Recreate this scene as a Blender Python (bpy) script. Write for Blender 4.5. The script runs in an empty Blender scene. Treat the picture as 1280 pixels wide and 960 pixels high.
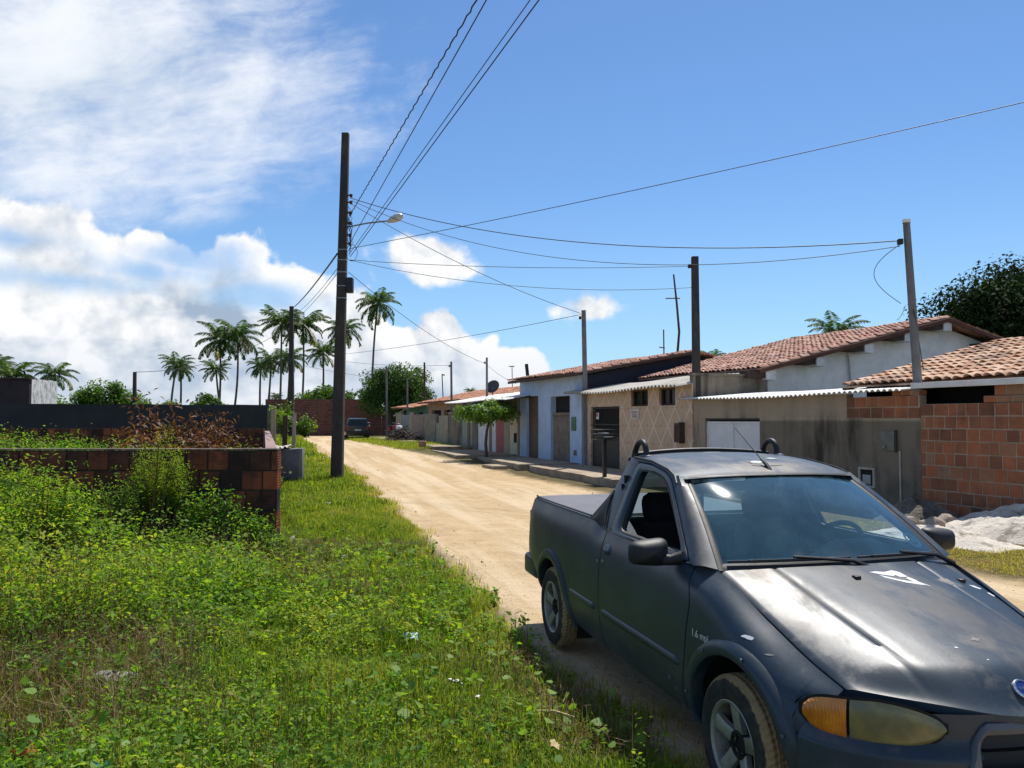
import bpy, bmesh, math, random
import numpy as np
from mathutils import Matrix, Vector
R = math.radians
S = bpy.context.scene
COL = S.collection
rng = np.random.default_rng(7)
random.seed(7)

# ------------------------------------------------------------------ scene basics
W = bpy.data.worlds.new("World"); S.world = W; W.use_nodes = True
S.view_settings.view_transform = 'Standard'
S.view_settings.look = 'None'
S.view_settings.gamma = 1
S.view_settings.use_curve_mapping = False
S.view_settings.exposure = 0.38
EYE = 1.72
cam = bpy.data.cameras.new('camera'); camo = bpy.data.objects.new('camera', cam); COL.objects.link(camo)
cam.sensor_width = 36; cam.lens = 28.125; cam.clip_start = 0.05; cam.clip_end = 3000
camo.location = (0, 0, EYE); camo.rotation_euler = (R(90 + 2.52), 0, 0)
S.camera = camo
SUN_AZ, SUN_EL = 22.0, 60.0      # clockwise from +Y
sd = bpy.data.lights.new('sun', 'SUN'); so = bpy.data.objects.new('sun', sd); COL.objects.link(so)
sd.energy = 4.6; sd.angle = R(0.5); sd.color = (1.0, 0.95, 0.87)
so.rotation_euler = (R(90 - SUN_EL), 0, R(180 - SUN_AZ)); so.location = (0, 0, 60)

# ------------------------------------------------------------------ node helper
class NT:
    def __init__(s, tree):
        s.t = tree; s.n = tree.nodes; s.l = tree.links
    def node(s, typ, ins=None, **props):
        nd = s.n.new(typ)
        for k, v in props.items(): setattr(nd, k, v)
        if ins:
            for k, v in ins.items(): s.set(nd.inputs[k], v)
        return nd
    def set(s, sock, v):
        if isinstance(v, bpy.types.NodeSocket): s.l.new(v, sock)
        else:
            if sock.type == 'RGBA' and len(v) == 3: v = (*v, 1)
            sock.default_value = v
    def m(s, op, a, b=None, c=None, clamp=False):
        nd = s.n.new('ShaderNodeMath'); nd.operation = op; nd.use_clamp = clamp
        for i, x in enumerate((a, b, c)):
            if x is not None: s.set(nd.inputs[i], x)
        return nd.outputs[0]
    def vm(s, op, a, b=None):
        nd = s.n.new('ShaderNodeVectorMath'); nd.operation = op
        s.set(nd.inputs[0], a)
        if b is not None: s.set(nd.inputs[3 if op == 'SCALE' else 1], b)
        return nd.outputs[1] if op in ('LENGTH', 'DISTANCE', 'DOT_PRODUCT') else nd.outputs[0]
    def mix(s, f, a, b, blend='MIX'):
        nd = s.n.new('ShaderNodeMix'); nd.data_type = 'RGBA'; nd.blend_type = blend
        s.set(nd.inputs[0], f); s.set(nd.inputs[6], a); s.set(nd.inputs[7], b)
        return nd.outputs[2]
    def noise(s, vec, scale, detail=4, rough=0.55, dist=0.0):
        nd = s.n.new('ShaderNodeTexNoise'); s.set(nd.inputs['Vector'], vec)
        nd.inputs['Scale'].default_value = scale; nd.inputs['Detail'].default_value = detail
        nd.inputs['Roughness'].default_value = rough; nd.inputs['Distortion'].default_value = dist
        return nd.outputs['Fac']
    def smooth(s, x, a, b, lo=0.0, hi=1.0):
        nd = s.n.new('ShaderNodeMapRange'); nd.interpolation_type = 'SMOOTHSTEP'
        s.set(nd.inputs[0], x); s.set(nd.inputs[1], a); s.set(nd.inputs[2], b)
        nd.inputs[3].default_value = lo; nd.inputs[4].default_value = hi
        return nd.outputs[0]
    def scalev(s, vec, sc):
        return s.vm('MULTIPLY', vec, sc)
    def bump(s, h, strength=0.4, dist=0.02):
        nd = s.n.new('ShaderNodeBump'); nd.inputs['Strength'].default_value = strength
        nd.inputs['Distance'].default_value = dist; s.set(nd.inputs['Height'], h)
        return nd.outputs[0]
    def xyz(s, vec):
        nd = s.n.new('ShaderNodeSeparateXYZ'); s.set(nd.inputs[0], vec)
        return nd.outputs[0], nd.outputs[1], nd.outputs[2]
    def comb(s, x, y, z):
        nd = s.n.new('ShaderNodeCombineXYZ')
        for i, q in enumerate((x, y, z)): s.set(nd.inputs[i], q)
        return nd.outputs[0]

def newmat(name):
    m = bpy.data.materials.new(name); m.use_nodes = True
    m.node_tree.nodes.clear()
    g = NT(m.node_tree)
    return m, g
def out(g, shader):
    o = g.node('ShaderNodeOutputMaterial'); g.l.new(shader, o.inputs[0])
def objco(g): return g.node('ShaderNodeTexCoord').outputs['Object']
def attr(g, name='tint'): return g.node('ShaderNodeAttribute', attribute_name=name).outputs['Fac']
def pbsdf(g, col, rough, normal=None, metal=0.0, spec=0.4, **kw):
    ins = {'Base Color': col, 'Roughness': rough, 'Metallic': metal, 'Specular IOR Level': spec}
    ins.update(kw)
    p = g.node('ShaderNodeBsdfPrincipled', ins)
    if normal is not None: g.l.new(normal, p.inputs['Normal'])
    return p.outputs[0]

def surf(name, c1, c2=None, scale=3.0, rough=0.8, bump=0.3, bscale=40, stain=None, sscale=1.2, sthr=(0.5, 0.7), samt=0.8,
         stretch=(1, 1, 1), metal=0.0, tintvar=0.0, spec=0.3, bdist=0.01):
    """mottled two-tone surface with an optional stain layer (stretched by `stretch`)"""
    m, g = newmat(name); co = objco(g)
    c2 = c2 or tuple(x * 0.7 for x in c1)
    n = g.smooth(g.noise(co, scale, 6, 0.6), 0.3, 0.7)
    col = g.mix(n, c1, c2)
    if stain:
        s2 = g.noise(g.scalev(co, stretch), sscale, 7, 0.65)
        f = g.m('MULTIPLY', g.smooth(s2, sthr[0], sthr[1]), samt)
        col = g.mix(f, col, stain)
    if tintvar:
        t = attr(g)
        v = g.m('MULTIPLY_ADD', t, tintvar * 2, 1 - tintvar)
        col = g.mix(1.0, col, g.comb(v, v, v), 'MULTIPLY')
    fine = g.noise(co, bscale, 5, 0.6)
    v2 = g.m('MULTIPLY_ADD', fine, 0.5, 0.75)
    col = g.mix(1.0, col, g.comb(v2, v2, v2), 'MULTIPLY')
    nb = g.bump(fine, bump, bdist) if bump else None
    out(g, pbsdf(g, col, rough, nb, metal, spec)); return m

def foliage(name, cols, trans=0.35, rough=0.5, spec=0.35):
    """leaf material; hue picked per leaf from the 'tint' attribute"""
    m, g = newmat(name)
    ramp = g.node('ShaderNodeValToRGB'); cr = ramp.color_ramp
    while len(cr.elements) < len(cols): cr.elements.new(0.5)
    for i, c in enumerate(cols):
        cr.elements[i].position = i / (len(cols) - 1); cr.elements[i].color = (*c, 1)
    g.l.new(attr(g), ramp.inputs[0])
    col = ramp.outputs[0]
    p = pbsdf(g, col, rough, spec=spec)
    tr = g.node('ShaderNodeBsdfTranslucent')
    g.l.new(g.mix(1.0, col, (1.9, 1.9, 0.6), 'MULTIPLY'), tr.inputs[0])
    mx = g.node('ShaderNodeMixShader', {0: trans}); g.l.new(p, mx.inputs[1]); g.l.new(tr.outputs[0], mx.inputs[2])
    out(g, mx.outputs[0]); return m

# ------------------------------------------------------------------ mesh builder
I4 = Matrix.Identity(4)
class MB:
    def __init__(s): s.v = []; s.f = []; s.t = []; s.k = []
    def add(s, verts, faces, tint=0.5, mi=0):
        b = len(s.v); s.v.extend([tuple(map(float, q)) for q in verts])
        for i, fc in enumerate(faces):
            s.f.append(tuple(b + q for q in fc)); s.t.append(tint[i] if hasattr(tint, '__len__') else tint); s.k.append(mi)
        return s
    def box(s, x0, x1, y0, y1, z0, z1, tint=0.5, mi=0):
        v = [(x, y, z) for z in (z0, z1) for y in (y0, y1) for x in (x0, x1)]
        return s.add(v, [(0, 2, 3, 1), (4, 5, 7, 6), (0, 1, 5, 4), (2, 6, 7, 3), (0, 4, 6, 2), (1, 3, 7, 5)], tint, mi)
    def bbox(s, x0, x1, y0, y1, z0, z1, b=0.01, tint=0.5, mi=0, seg=2):
        """box with bevelled edges"""
        bm = bmesh.new(); bmesh.ops.create_cube(bm, size=1)
        for q in bm.verts:
            q.co = ((x0 + x1) / 2 + q.co.x * (x1 - x0), (y0 + y1) / 2 + q.co.y * (y1 - y0), (z0 + z1) / 2 + q.co.z * (z1 - z0))
        bmesh.ops.bevel(bm, geom=bm.edges[:], offset=b, segments=seg, affect='EDGES', profile=0.5)
        bm.verts.index_update()
        s.add([q.co for q in bm.verts], [[q.index for q in fc.verts] for fc in bm.faces], tint, mi); bm.free(); return s
    def grid(s, P, cu=False, cv=False, tint=0.5, mi=0, flip=False):
        n, m = len(P), len(P[0]); b = len(s.v)
        for r in P:
            for q in r: s.v.append(tuple(map(float, q)))
        for i in range(n if cu else n - 1):
            for j in range(m if cv else m - 1):
                a = (b + i * m + j, b + ((i + 1) % n) * m + j, b + ((i + 1) % n) * m + (j + 1) % m, b + i * m + (j + 1) % m)
                s.f.append(a[::-1] if flip else a); s.t.append(tint[i][j] if hasattr(tint, '__len__') else tint); s.k.append(mi)
        return s
    def tube(s, pts, rad, n=8, cap=True, tint=0.5, mi=0):
        pts = [Vector(p) for p in pts]; L = len(pts)
        rads = rad if hasattr(rad, '__len__') else [rad] * L
        rings = []; up = None
        for i, p in enumerate(pts):
            d = (pts[min(i + 1, L - 1)] - pts[max(i - 1, 0)]).normalized()
            if up is None:
                up = Vector((0, 0, 1)) if abs(d.z) < 0.9 else Vector((1, 0, 0))
            a = d.cross(up)
            if a.length < 1e-5: a = d.orthogonal()
            a.normalize(); up = a.cross(d)
            rings.append([p + (a * math.cos(q * 2 * math.pi / n) + up * math.sin(q * 2 * math.pi / n)) * rads[i] for q in range(n)])
        b = len(s.v); s.grid(rings, False, True, tint, mi, flip=False)
        if cap:
            s.f.append(tuple(b + q for q in range(n))); s.t.append(tint if not hasattr(tint, '__len__') else 0.5); s.k.append(mi)
            s.f.append(tuple(b + (L - 1) * n + q for q in range(n))[::-1]); s.t.append(0.5); s.k.append(mi)
        return s
    def lathe(s, prof, n=32, axis='z', c=(0, 0, 0), tint=0.5, mi=0):
        """prof: list of (r, h) revolved round an axis through c"""
        P = []
        for r, h in prof:
            row = []
            for q in range(n):
                a = q * 2 * math.pi / n; u, w = r * math.cos(a), r * math.sin(a)
                p = {'z': (u, w, h), 'y': (u, h, w), 'x': (h, u, w)}[axis]
                row.append((p[0] + c[0], p[1] + c[1], p[2] + c[2]))
            P.append(row)
        return s.grid(P, False, True, tint, mi)
    def prism(s, poly, d0, d1, plane='xz', tint=0.5, mi=0):
        """extrude a polygon in a coordinate plane between two values of the third axis"""
        n = len(poly)
        def mk(p, d): return {'xz': (p[0], d, p[1]), 'xy': (p[0], p[1], d), 'yz': (d, p[0], p[1])}[plane]
        v = [mk(p, d0) for p in poly] + [mk(p, d1) for p in poly]
        return s.add(v, [tuple(range(n)), tuple(range(2 * n - 1, n - 1, -1))] + [(i, i + n, (i + 1) % n + n, (i + 1) % n) for i in range(n)], tint, mi)
    def build(s, name, mats, parent=None, frame=I4, angle=35, recalc=True, smooth=True):
        return link_mesh(name, np.array(s.v, dtype=np.float64).reshape(-1, 3), s.f, mats, parent, frame, s.t, s.k, angle, recalc, smooth)

PM = {}      # world matrix of every thing / part frame
def link_mesh(name, V, F, mats, parent=None, frame=I4, tint=None, mi=None, angle=35, recalc=True, smooth=True):
    pm = PM.get(parent.name, I4) if parent else I4
    M = np.array(pm.inverted() @ frame)
    V = V @ M[:3, :3].T + M[:3, 3]
    me = bpy.data.meshes.new(name); me.from_pydata(V.tolist(), [], F)
    return finish(name, me, mats, parent, pm, tint, mi, angle, recalc, smooth)
def finish(name, me, mats, parent, pm, tint, mi, angle, recalc, smooth):
    if recalc:
        bm = bmesh.new(); bm.from_mesh(me); bmesh.ops.recalc_face_normals(bm, faces=bm.faces[:]); bm.to_mesh(me); bm.free()
    if tint is not None:
        a = me.attributes.new('tint', 'FLOAT', 'FACE'); a.data.foreach_set('value', np.array(tint, dtype=np.float32))
    if mi is not None: me.polygons.foreach_set('material_index', np.array(mi, dtype=np.int32))
    for m in (mats if isinstance(mats, (list, tuple)) else [mats]): me.materials.append(m)
    if smooth:
        me.polygons.foreach_set('use_smooth', np.ones(len(me.polygons), dtype=bool))
        me.set_sharp_from_angle(angle=R(angle))
    me.update()
    o = bpy.data.objects.new(name, me); COL.objects.link(o)
    if parent: o.parent = parent
    PM[o.name] = pm
    return o
def quads_np(name, V, tint, mat, parent=None, frame=I4, n=4):
    """V: (k, n, 3) array of separate n-gons -> one mesh, quick path"""
    k = V.shape[0]; pm = PM.get(parent.name, I4) if parent else I4
    M = np.array(pm.inverted() @ frame); P = V.reshape(-1, 3) @ M[:3, :3].T + M[:3, 3]
    me = bpy.data.meshes.new(name); me.vertices.add(k * n); me.vertices.foreach_set('co', P.astype(np.float32).ravel())
    me.loops.add(k * n); me.loops.foreach_set('vertex_index', np.arange(k * n, dtype=np.int32))
    me.polygons.add(k); me.polygons.foreach_set('loop_start', np.arange(0, k * n, n, dtype=np.int32))
    me.update(calc_edges=True); me.validate()
    return finish(name, me, mat, parent, pm, tint, None, 180, False, False)

def props(o, label, cat, group=None, kind=None):
    if label: o['label'] = label
    if cat: o['category'] = cat
    if group: o['group'] = group
    if kind: o['kind'] = kind
    return o
def thing(name, label, cat, loc=(0, 0, 0), rz=0.0, group=None, M=None):
    o = bpy.data.objects.new(name, None); COL.objects.link(o); o.empty_display_size = 0.2
    mat = M if M is not None else Matrix.Translation(loc) @ Matrix.Rotation(rz, 4, 'Z')
    o.matrix_basis = mat; PM[o.name] = mat.copy()
    return props(o, label, cat, group)
def structure(o): o['kind'] = 'structure'; return o

# camera-pixel helper for surveying: point seen at photo pixel (px, py) at depth Y
PIT = R(2.52)
def ray(px, py):
    cx, cy = (px - 640) / 1000, (480 - py) / 1000
    return Vector((cx, math.cos(PIT) - cy * math.sin(PIT), math.sin(PIT) + cy * math.cos(PIT)))
def at(px, py, Y):
    d = ray(px, py); return Vector((d.x * Y / d.y, Y, EYE + d.z * Y / d.y))

def sstep(a, b, x):
    t = np.clip((x - a) / (b - a), 0, 1); return t * t * (3 - 2 * t)
def gz(X, Y):
    """ground height: the street climbs a little towards its far end"""
    X = np.asarray(X, float); Y = np.asarray(Y, float)
    z = 0.35 * sstep(23, 45, Y)
    z = z + 0.03 * np.sin(X * 0.9 + 1.0) * np.sin(Y * 0.7) * np.clip((Y - 3) / 6, 0, 1) * np.clip((60 - Y) / 40, 0, 1)
    return z
def edge_left(Y):   # left edge of the worn sand road
    Y = np.asarray(Y, float)
    return 0.87 + 0.12 * sstep(7.0, 4.5, Y) - 0.27 * (Y - 3.94) - 1.0 * sstep(25, 38, Y) - 0.5 * sstep(40, 52, Y) + 0.10 * np.sin(Y * 1.7) + 0.06 * np.sin(Y * 4.1 + 1)
def edge_right(Y):
    Y = np.asarray(Y, float)
    return 5.2 - 0.32 * (Y - 9) + 0.15 * np.sin(Y * 0.9) - 1.2 * sstep(28, 40, Y)
# facade frame: local x runs towards the viewer along the house fronts (x = -t), y into the plots
FO = Vector((7.23, 14.18, 0)); FA = math.atan2(-0.937, 0.35)
FM = Matrix.Translation(FO) @ Matrix.Rotation(FA, 4, 'Z')
def fac(t, n, z=0.0): return FM @ Vector((-t, n, z))
def fthing(name, label, cat, t, n=0, group=None):
    return thing(name, label, cat, M=FM @ Matrix.Translation((-t, n, 0)), group=group)
# ------------------------------------------------------------------ sky with clouds
def azel(px, py):
    d = ray(px, py); return math.atan2(d.x, d.y), math.atan2(d.z, math.hypot(d.x, d.y))
def build_world():
    g = NT(W.node_tree); g.n.clear()
    sky = g.node('ShaderNodeTexSky', sky_type='NISHITA', sun_disc=False)
    sky.sun_elevation = R(SUN_EL); sky.sun_rotation = R(SUN_AZ)
    sky.air_density = 1.0; sky.dust_density = 0.15; sky.ozone_density = 3.0
    d = g.node('ShaderNodeTexCoord').outputs['Generated']
    x, y, z = g.xyz(d)
    az = g.m('ARCTAN2', x, y); el = g.m('ARCSINE', z)
    warp = g.node('ShaderNodeTexNoise', {'Scale': 5.0, 'Detail': 3.0}); g.l.new(d, warp.inputs['Vector'])
    dw = g.vm('ADD', d, g.vm('SCALE', g.vm('SUBTRACT', warp.outputs['Color'], (0.5, 0.5, 0.5)), 0.06))
    n1 = g.noise(dw, 6, 9, 0.52)                     # broad billows
    n2 = g.noise(dw, 24, 6, 0.55)                    # small puffs
    lumps = g.node('ShaderNodeTexVoronoi', {'Scale': 26.0, 'Smoothness': 0.6}, feature='SMOOTH_F1')
    g.l.new(dw, lumps.inputs['Vector'])
    puff = g.m('SUBTRACT', 0.5, lumps.outputs['Distance'])
    edge = g.m('ADD', g.m('MULTIPLY', g.m('SUBTRACT', n1, 0.5), 0.13), g.m('MULTIPLY', g.m('SUBTRACT', n2, 0.5), 0.035))
    edge = g.m('ADD', edge, g.m('MULTIPLY', puff, 0.030))
    def topcurve(pts):
        c = g.node('ShaderNodeFloatCurve'); cu = c.mapping.curves[0]
        P = sorted((azel(*p)[0] / 1.6 + 0.5, azel(*p)[1] / 0.6) for p in pts)
        cu.points[0].location = P[0]; cu.points[1].location = P[-1]
        for p in P[1:-1]: cu.points.new(*p)
        c.mapping.update(); g.set(c.inputs['Value'], g.m('MULTIPLY_ADD', az, 1 / 1.6, 0.5))
        return g.m('MULTIPLY', c.outputs[0], 0.6)
    top = topcurve([(-300, 250), (0, 232), (60, 248), (150, 285), (185, 262), (215, 300), (250, 312), (310, 312), (350, 335), (400, 345), (450, 358),
                    (500, 395), (555, 378), (600, 432), (660, 440), (700, 470), (800, 520), (1000, 540), (1400, 540)])
    d1 = g.m('ADD', g.m('SUBTRACT', top, el), edge)
    def ell(px, py, rx, ry, k=1.0, amp=1.0):
        a, e = azel(px, py)
        u = g.m('DIVIDE', g.m('SUBTRACT', az, a), rx / 1000); v = g.m('DIVIDE', g.m('SUBTRACT', el, e), ry / 1000)
        r = g.m('SQRT', g.m('ADD', g.m('MULTIPLY', u, u), g.m('MULTIPLY', v, v)))
        return g.m('MULTIPLY', g.m('SUBTRACT', 1.0, r), min(rx, ry) / 1000 * k)
    cl = []
    for (px, py, rx, ry) in ((536, 326, 72, 36), (514, 316, 38, 32), (584, 337, 42, 20), (738, 391, 66, 21), (726, 384, 34, 19)):
        cl.append(g.m('ADD', ell(px, py, rx, ry), g.m('MULTIPLY', edge, 0.55)))
    d2 = cl[0]
    for c in cl[1:]: d2 = g.m('MAXIMUM', d2, c)
    dens = g.m('MAXIMUM', d1, d2)
    a_cum = g.smooth(dens, 0.0, 0.013)
    gap = None
    for h in ((232, 322, 46, 15), (70, 350, 90, 13), (175, 338, 60, 12), (330, 372, 50, 9), (20, 300, 40, 10)):
        e_ = g.m('ADD', ell(*h), g.m('MULTIPLY', edge, 0.45)); gap = e_ if gap is None else g.m('MAXIMUM', gap, e_)
    a_cum = g.m('MULTIPLY', a_cum, g.smooth(gap, -0.012, 0.014, 1.0, 0.22))
    # light and grey inside the bank: difference of density towards the sun, broad grey bellies
    off = g.vm('ADD', dw, (0.012, 0.0, 0.035))
    n1b = g.noise(off, 6, 7, 0.52); n2b = g.noise(off, 24, 4, 0.55)
    relief = g.m('ADD', g.m('MULTIPLY', g.m('SUBTRACT', n1, n1b), 3.4), g.m('MULTIPLY', g.m('SUBTRACT', n2, n2b), 0.9))
    belly = g.noise(g.scalev(d, (1.0, 1.0, 3.2)), 4.2, 5, 0.6)
    depth = g.smooth(d1, 0.02, 0.10)
    grey = g.m('MULTIPLY', g.smooth(belly, 0.38, 0.56), depth)
    lit = g.m('SUBTRACT', g.m('ADD', 0.86, relief), g.m('MULTIPLY', grey, 0.52), clamp=True)
    ccol = g.mix(lit, (2.9, 3.7, 4.8), (7.9, 7.9, 7.9))
    ccol = g.mix(g.m('MULTIPLY', g.smooth(el, 0.13, 0.02), 0.45), ccol, (5.0, 5.7, 6.7))
    # high thin cloud streaks, upper left
    a, e = azel(95, 92)
    ca, sa = math.cos(R(14)), math.sin(R(14))
    du = g.m('SUBTRACT', az, a); dv = g.m('SUBTRACT', el, e)
    u = g.m('ADD', g.m('MULTIPLY', du, ca), g.m('MULTIPLY', dv, sa)); v = g.m('SUBTRACT', g.m('MULTIPLY', dv, ca), g.m('MULTIPLY', du, sa))
    sv = g.comb(g.m('MULTIPLY', u, 1.0), g.m('MULTIPLY', v, 1.8), 0.0)
    wv = g.node('ShaderNodeTexNoise', {'Scale': 3.0, 'Detail': 4.0}); g.l.new(sv, wv.inputs['Vector'])
    sv2 = g.vm('ADD', sv, g.vm('SCALE', wv.outputs['Color'], 0.16))
    ci = g.noise(sv2, 3.2, 10, 0.62); cf = g.noise(g.scalev(sv2, (1, 3.0, 1)), 9, 8, 0.65)
    rr = g.m('SQRT', g.m('ADD', g.m('POWER', g.m('DIVIDE', g.m('ABSOLUTE', u), 0.315), 2.8), g.m('POWER', g.m('DIVIDE', g.m('ABSOLUTE', v), 0.155), 2.0)))
    cm = g.m('SUBTRACT', 1.12, rr)
    q = g.m('ADD', cm, g.m('ADD', g.m('MULTIPLY', g.m('SUBTRACT', ci, 0.5), 2.4), g.m('MULTIPLY', g.m('SUBTRACT', cf, 0.5), 0.6)))
    a_ci = g.m('MULTIPLY', g.smooth(q, 0.05, 1.05), 0.92)
    cicol = g.mix(g.smooth(ci, 0.3, 0.62), (5.2, 5.9, 6.7), (7.6, 7.8, 8.1))
    # wide thin veil low on the horizon and scattered cloud behind the viewer
    hz = g.m('MULTIPLY', g.smooth(el, 0.30, -0.02), 0.42)
    skyc = g.mix(1.0, sky.outputs[0], (0.64, 0.82, 0.98), 'MULTIPLY')
    skyc = g.mix(hz, skyc, (3.4, 5.4, 7.6))
    back = g.m('MULTIPLY', g.smooth(g.noise(d, 3.2, 8, 0.6), 0.50, 0.64), g.smooth(y, 0.25, -0.15))
    skyc = g.mix(g.m('MULTIPLY', back, 0.85), skyc, (7.4, 7.7, 8.1))
    skyc = g.mix(a_ci, skyc, cicol)
    skyc = g.mix(a_cum, skyc, ccol)
    bg = g.node('ShaderNodeBackground', {'Color': skyc, 'Strength': 0.10})
    o = g.node('ShaderNodeOutputWorld'); g.l.new(bg.outputs[0], o.inputs[0])
    W.cycles.sampling_method = 'MANUAL'; W.cycles.sample_map_resolution = 512
build_world()
# ------------------------------------------------------------------ the pickup
def paint(name, dull=0.0):
    """matt blue-grey primer, sun-bleached and chipped"""
    m, g = newmat(name); co = objco(g); x, y, z = g.xyz(co)
    n = g.noise(co, 2.2, 6, 0.6); f = g.noise(co, 60, 4, 0.6)
    col = g.mix(g.smooth(n, 0.35, 0.7), (0.014, 0.029, 0.046), (0.024, 0.041, 0.060))
    # bleached, brownish worn patches on the upward panels
    up = g.xyz(g.node('ShaderNodeNewGeometry').outputs['Normal'])[2]
    wear = g.smooth(g.noise(g.scalev(co, (0.7, 1.6, 1)), 2.3, 7, 0.66, 0.4), 0.47, 0.66)
    wear = g.m('MULTIPLY', wear, g.smooth(up, 0.45, 0.8))
    col = g.mix(g.m('MULTIPLY', wear, 0.75), col, (0.085, 0.078, 0.072))
    w2 = g.m('MULTIPLY', g.smooth(g.noise(co, 4.1, 8, 0.7), 0.56, 0.72), g.smooth(up, 0.45, 0.8))
    col = g.mix(g.m('MULTIPLY', w2, 0.6), col, (0.15, 0.135, 0.12))
    for (px_, py_, rx_, ry_, cc, am) in ((2.72, -.52, .34, .10, (.19, .175, .16), .85), (2.98, -.47, .22, .09, (.23, .222, .21), .9), (2.46, -.50, .16, .14, (.20, .165, .14), .7), (2.60, .12, .05, .09, (.13, .125, .125), .8), (2.63, .39, .04, .08, (.12, .12, .12), .8), (3.18, .03, .07, .10, (.13, .12, .10), .7), (1.60, .05, .12, .30, (.17, .14, .115), .8), (3.05, .20, .30, .25, (.05, .05, .055), .7)):
        dd = g.vm('LENGTH', g.vm('MULTIPLY', g.vm('SUBTRACT', co, (px_, py_, 0)), (1 / rx_, 1 / ry_, 0)))
        dd = g.m('ADD', dd, g.m('MULTIPLY', g.m('SUBTRACT', g.noise(co, 8, 7, 0.68), 0.5), 2.2))
        col = g.mix(g.m('MULTIPLY', g.m('MULTIPLY', g.smooth(dd, 1.05, 0.45), g.smooth(up, 0.4, 0.7)), am), col, cc)
    # road dust thrown up along the sills
    dust = g.m('MULTIPLY', g.smooth(z, 0.62, 0.24), g.smooth(g.noise(co, 5, 6, 0.65), 0.35, 0.8))
    col = g.mix(g.m('MULTIPLY', dust, 0.45), col, (0.17, 0.135, 0.085))
    # thin scratches
    sc = g.noise(g.scalev(co, (3, 1, 30)), 9, 3, 0.5)
    col = g.mix(g.m('MULTIPLY', g.smooth(sc, 0.73, 0.76), 0.35), col, (0.22, 0.24, 0.25))
    v = g.m('MULTIPLY_ADD', f, 0.5, 0.75); col = g.mix(1.0, col, g.comb(v, v, v), 'MULTIPLY')
    rough = g.m('ADD', g.m('MULTIPLY_ADD', g.noise(co, 7, 6, 0.65), 0.22, 0.25), g.m('ADD', g.m('MULTIPLY', wear, 0.14), g.m('MULTIPLY', g.smooth(up, 0.4, 0.8), 0.05)))
    nb = g.bump(g.m('ADD', g.m('MULTIPLY', f, 0.25), g.noise(co, 6, 3, 0.5)), 0.10, 0.008)
    out(g, pbsdf(g, col, rough, nb, 0.0, 0.40)); return m
def plain(name, col, rough=0.5, metal=0.0, spec=0.4, bump=0.0, bs=80):
    m, g = newmat(name); co = objco(g)
    n = g.noise(co, 9, 5, 0.6); v = g.m('MULTIPLY_ADD', n, 0.6, 0.7)
    c = g.mix(1.0, col, g.comb(v, v, v), 'MULTIPLY')
    r = g.m('MULTIPLY_ADD', n, 0.2, rough - 0.1)
    out(g, pbsdf(g, c, r, g.bump(g.noise(co, bs, 3), bump, 0.004) if bump else None, metal, spec)); return m
def glassmat(name, tint, base=0.06, dirt_or_veil=0.0):
    m, g = newmat(name)
    fr = g.node('ShaderNodeFresnel', {'IOR': 1.5}).outputs[0]
    f = g.m('MULTIPLY_ADD', fr, 1.25, base, clamp=True)
    t = g.node('ShaderNodeBsdfTransparent', {'Color': tint}).outputs[0]
    if dirt_or_veil:
        co = objco(g)
        df = g.m('MULTIPLY', g.smooth(g.noise(co, 2.5, 7, 0.65), 0.0, 0.9), dirt_or_veil)
        dd = g.node('ShaderNodeBsdfDiffuse', {'Color': (0.26, 0.56, 0.68)}).outputs[0]  # teal haze of sky on dusty glass, put into a diffuse colour
        mx0 = g.node('ShaderNodeMixShader', {0: df}); g.l.new(t, mx0.inputs[1]); g.l.new(dd, mx0.inputs[2]); t = mx0.outputs[0]
    gl = g.node('ShaderNodeBsdfGlossy', {'Roughness': 0.035, 'Color': (0.9, 0.97, 1.0)}).outputs[0]
    mx = g.node('ShaderNodeMixShader', {0: f}); g.l.new(t, mx.inputs[1]); g.l.new(gl, mx.inputs[2])
    out(g, mx.outputs[0]); return m

M_PAINT = paint('pickup_paint')
M_BLK = plain('black_plastic', (0.014, 0.015, 0.017), 0.55, bump=0.15)
M_DARK = plain('dark_underside', (0.010, 0.010, 0.010), 0.9)
M_GREYPL = plain('grey_plastic', (0.11, 0.12, 0.13), 0.6)
M_SEAT = surf('seat_cloth', (0.012, 0.013, 0.016), (0.02, 0.021, 0.024), 8, 0.95, 0.3, 200)
M_TRIM = plain('cabin_trim', (0.030, 0.033, 0.036), 0.8)
M_DASH = plain('dash_plastic', (0.10, 0.155, 0.14), 0.75, bump=0.2, bs=200)
M_WSCR = glassmat('windscreen_glass', (0.70, 0.87, 0.89), 0.03, 0.15)
M_SGLASS = glassmat('side_glass', (0.70, 0.84, 0.84), 0.02, 0.03)
M_CHROME = plain('chrome', (0.55, 0.55, 0.56), 0.25, 1.0)
M_CHIP = plain('bare_white_filler', (0.62, 0.64, 0.67), 0.7)
M_ALLOY = surf('alloy_wheel', (0.34, 0.335, 0.30), (0.25, 0.235, 0.19), 9, 0.45, 0.1, 60, stain=(0.16, 0.12, 0.07), sscale=7, metal=0.45)
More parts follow.
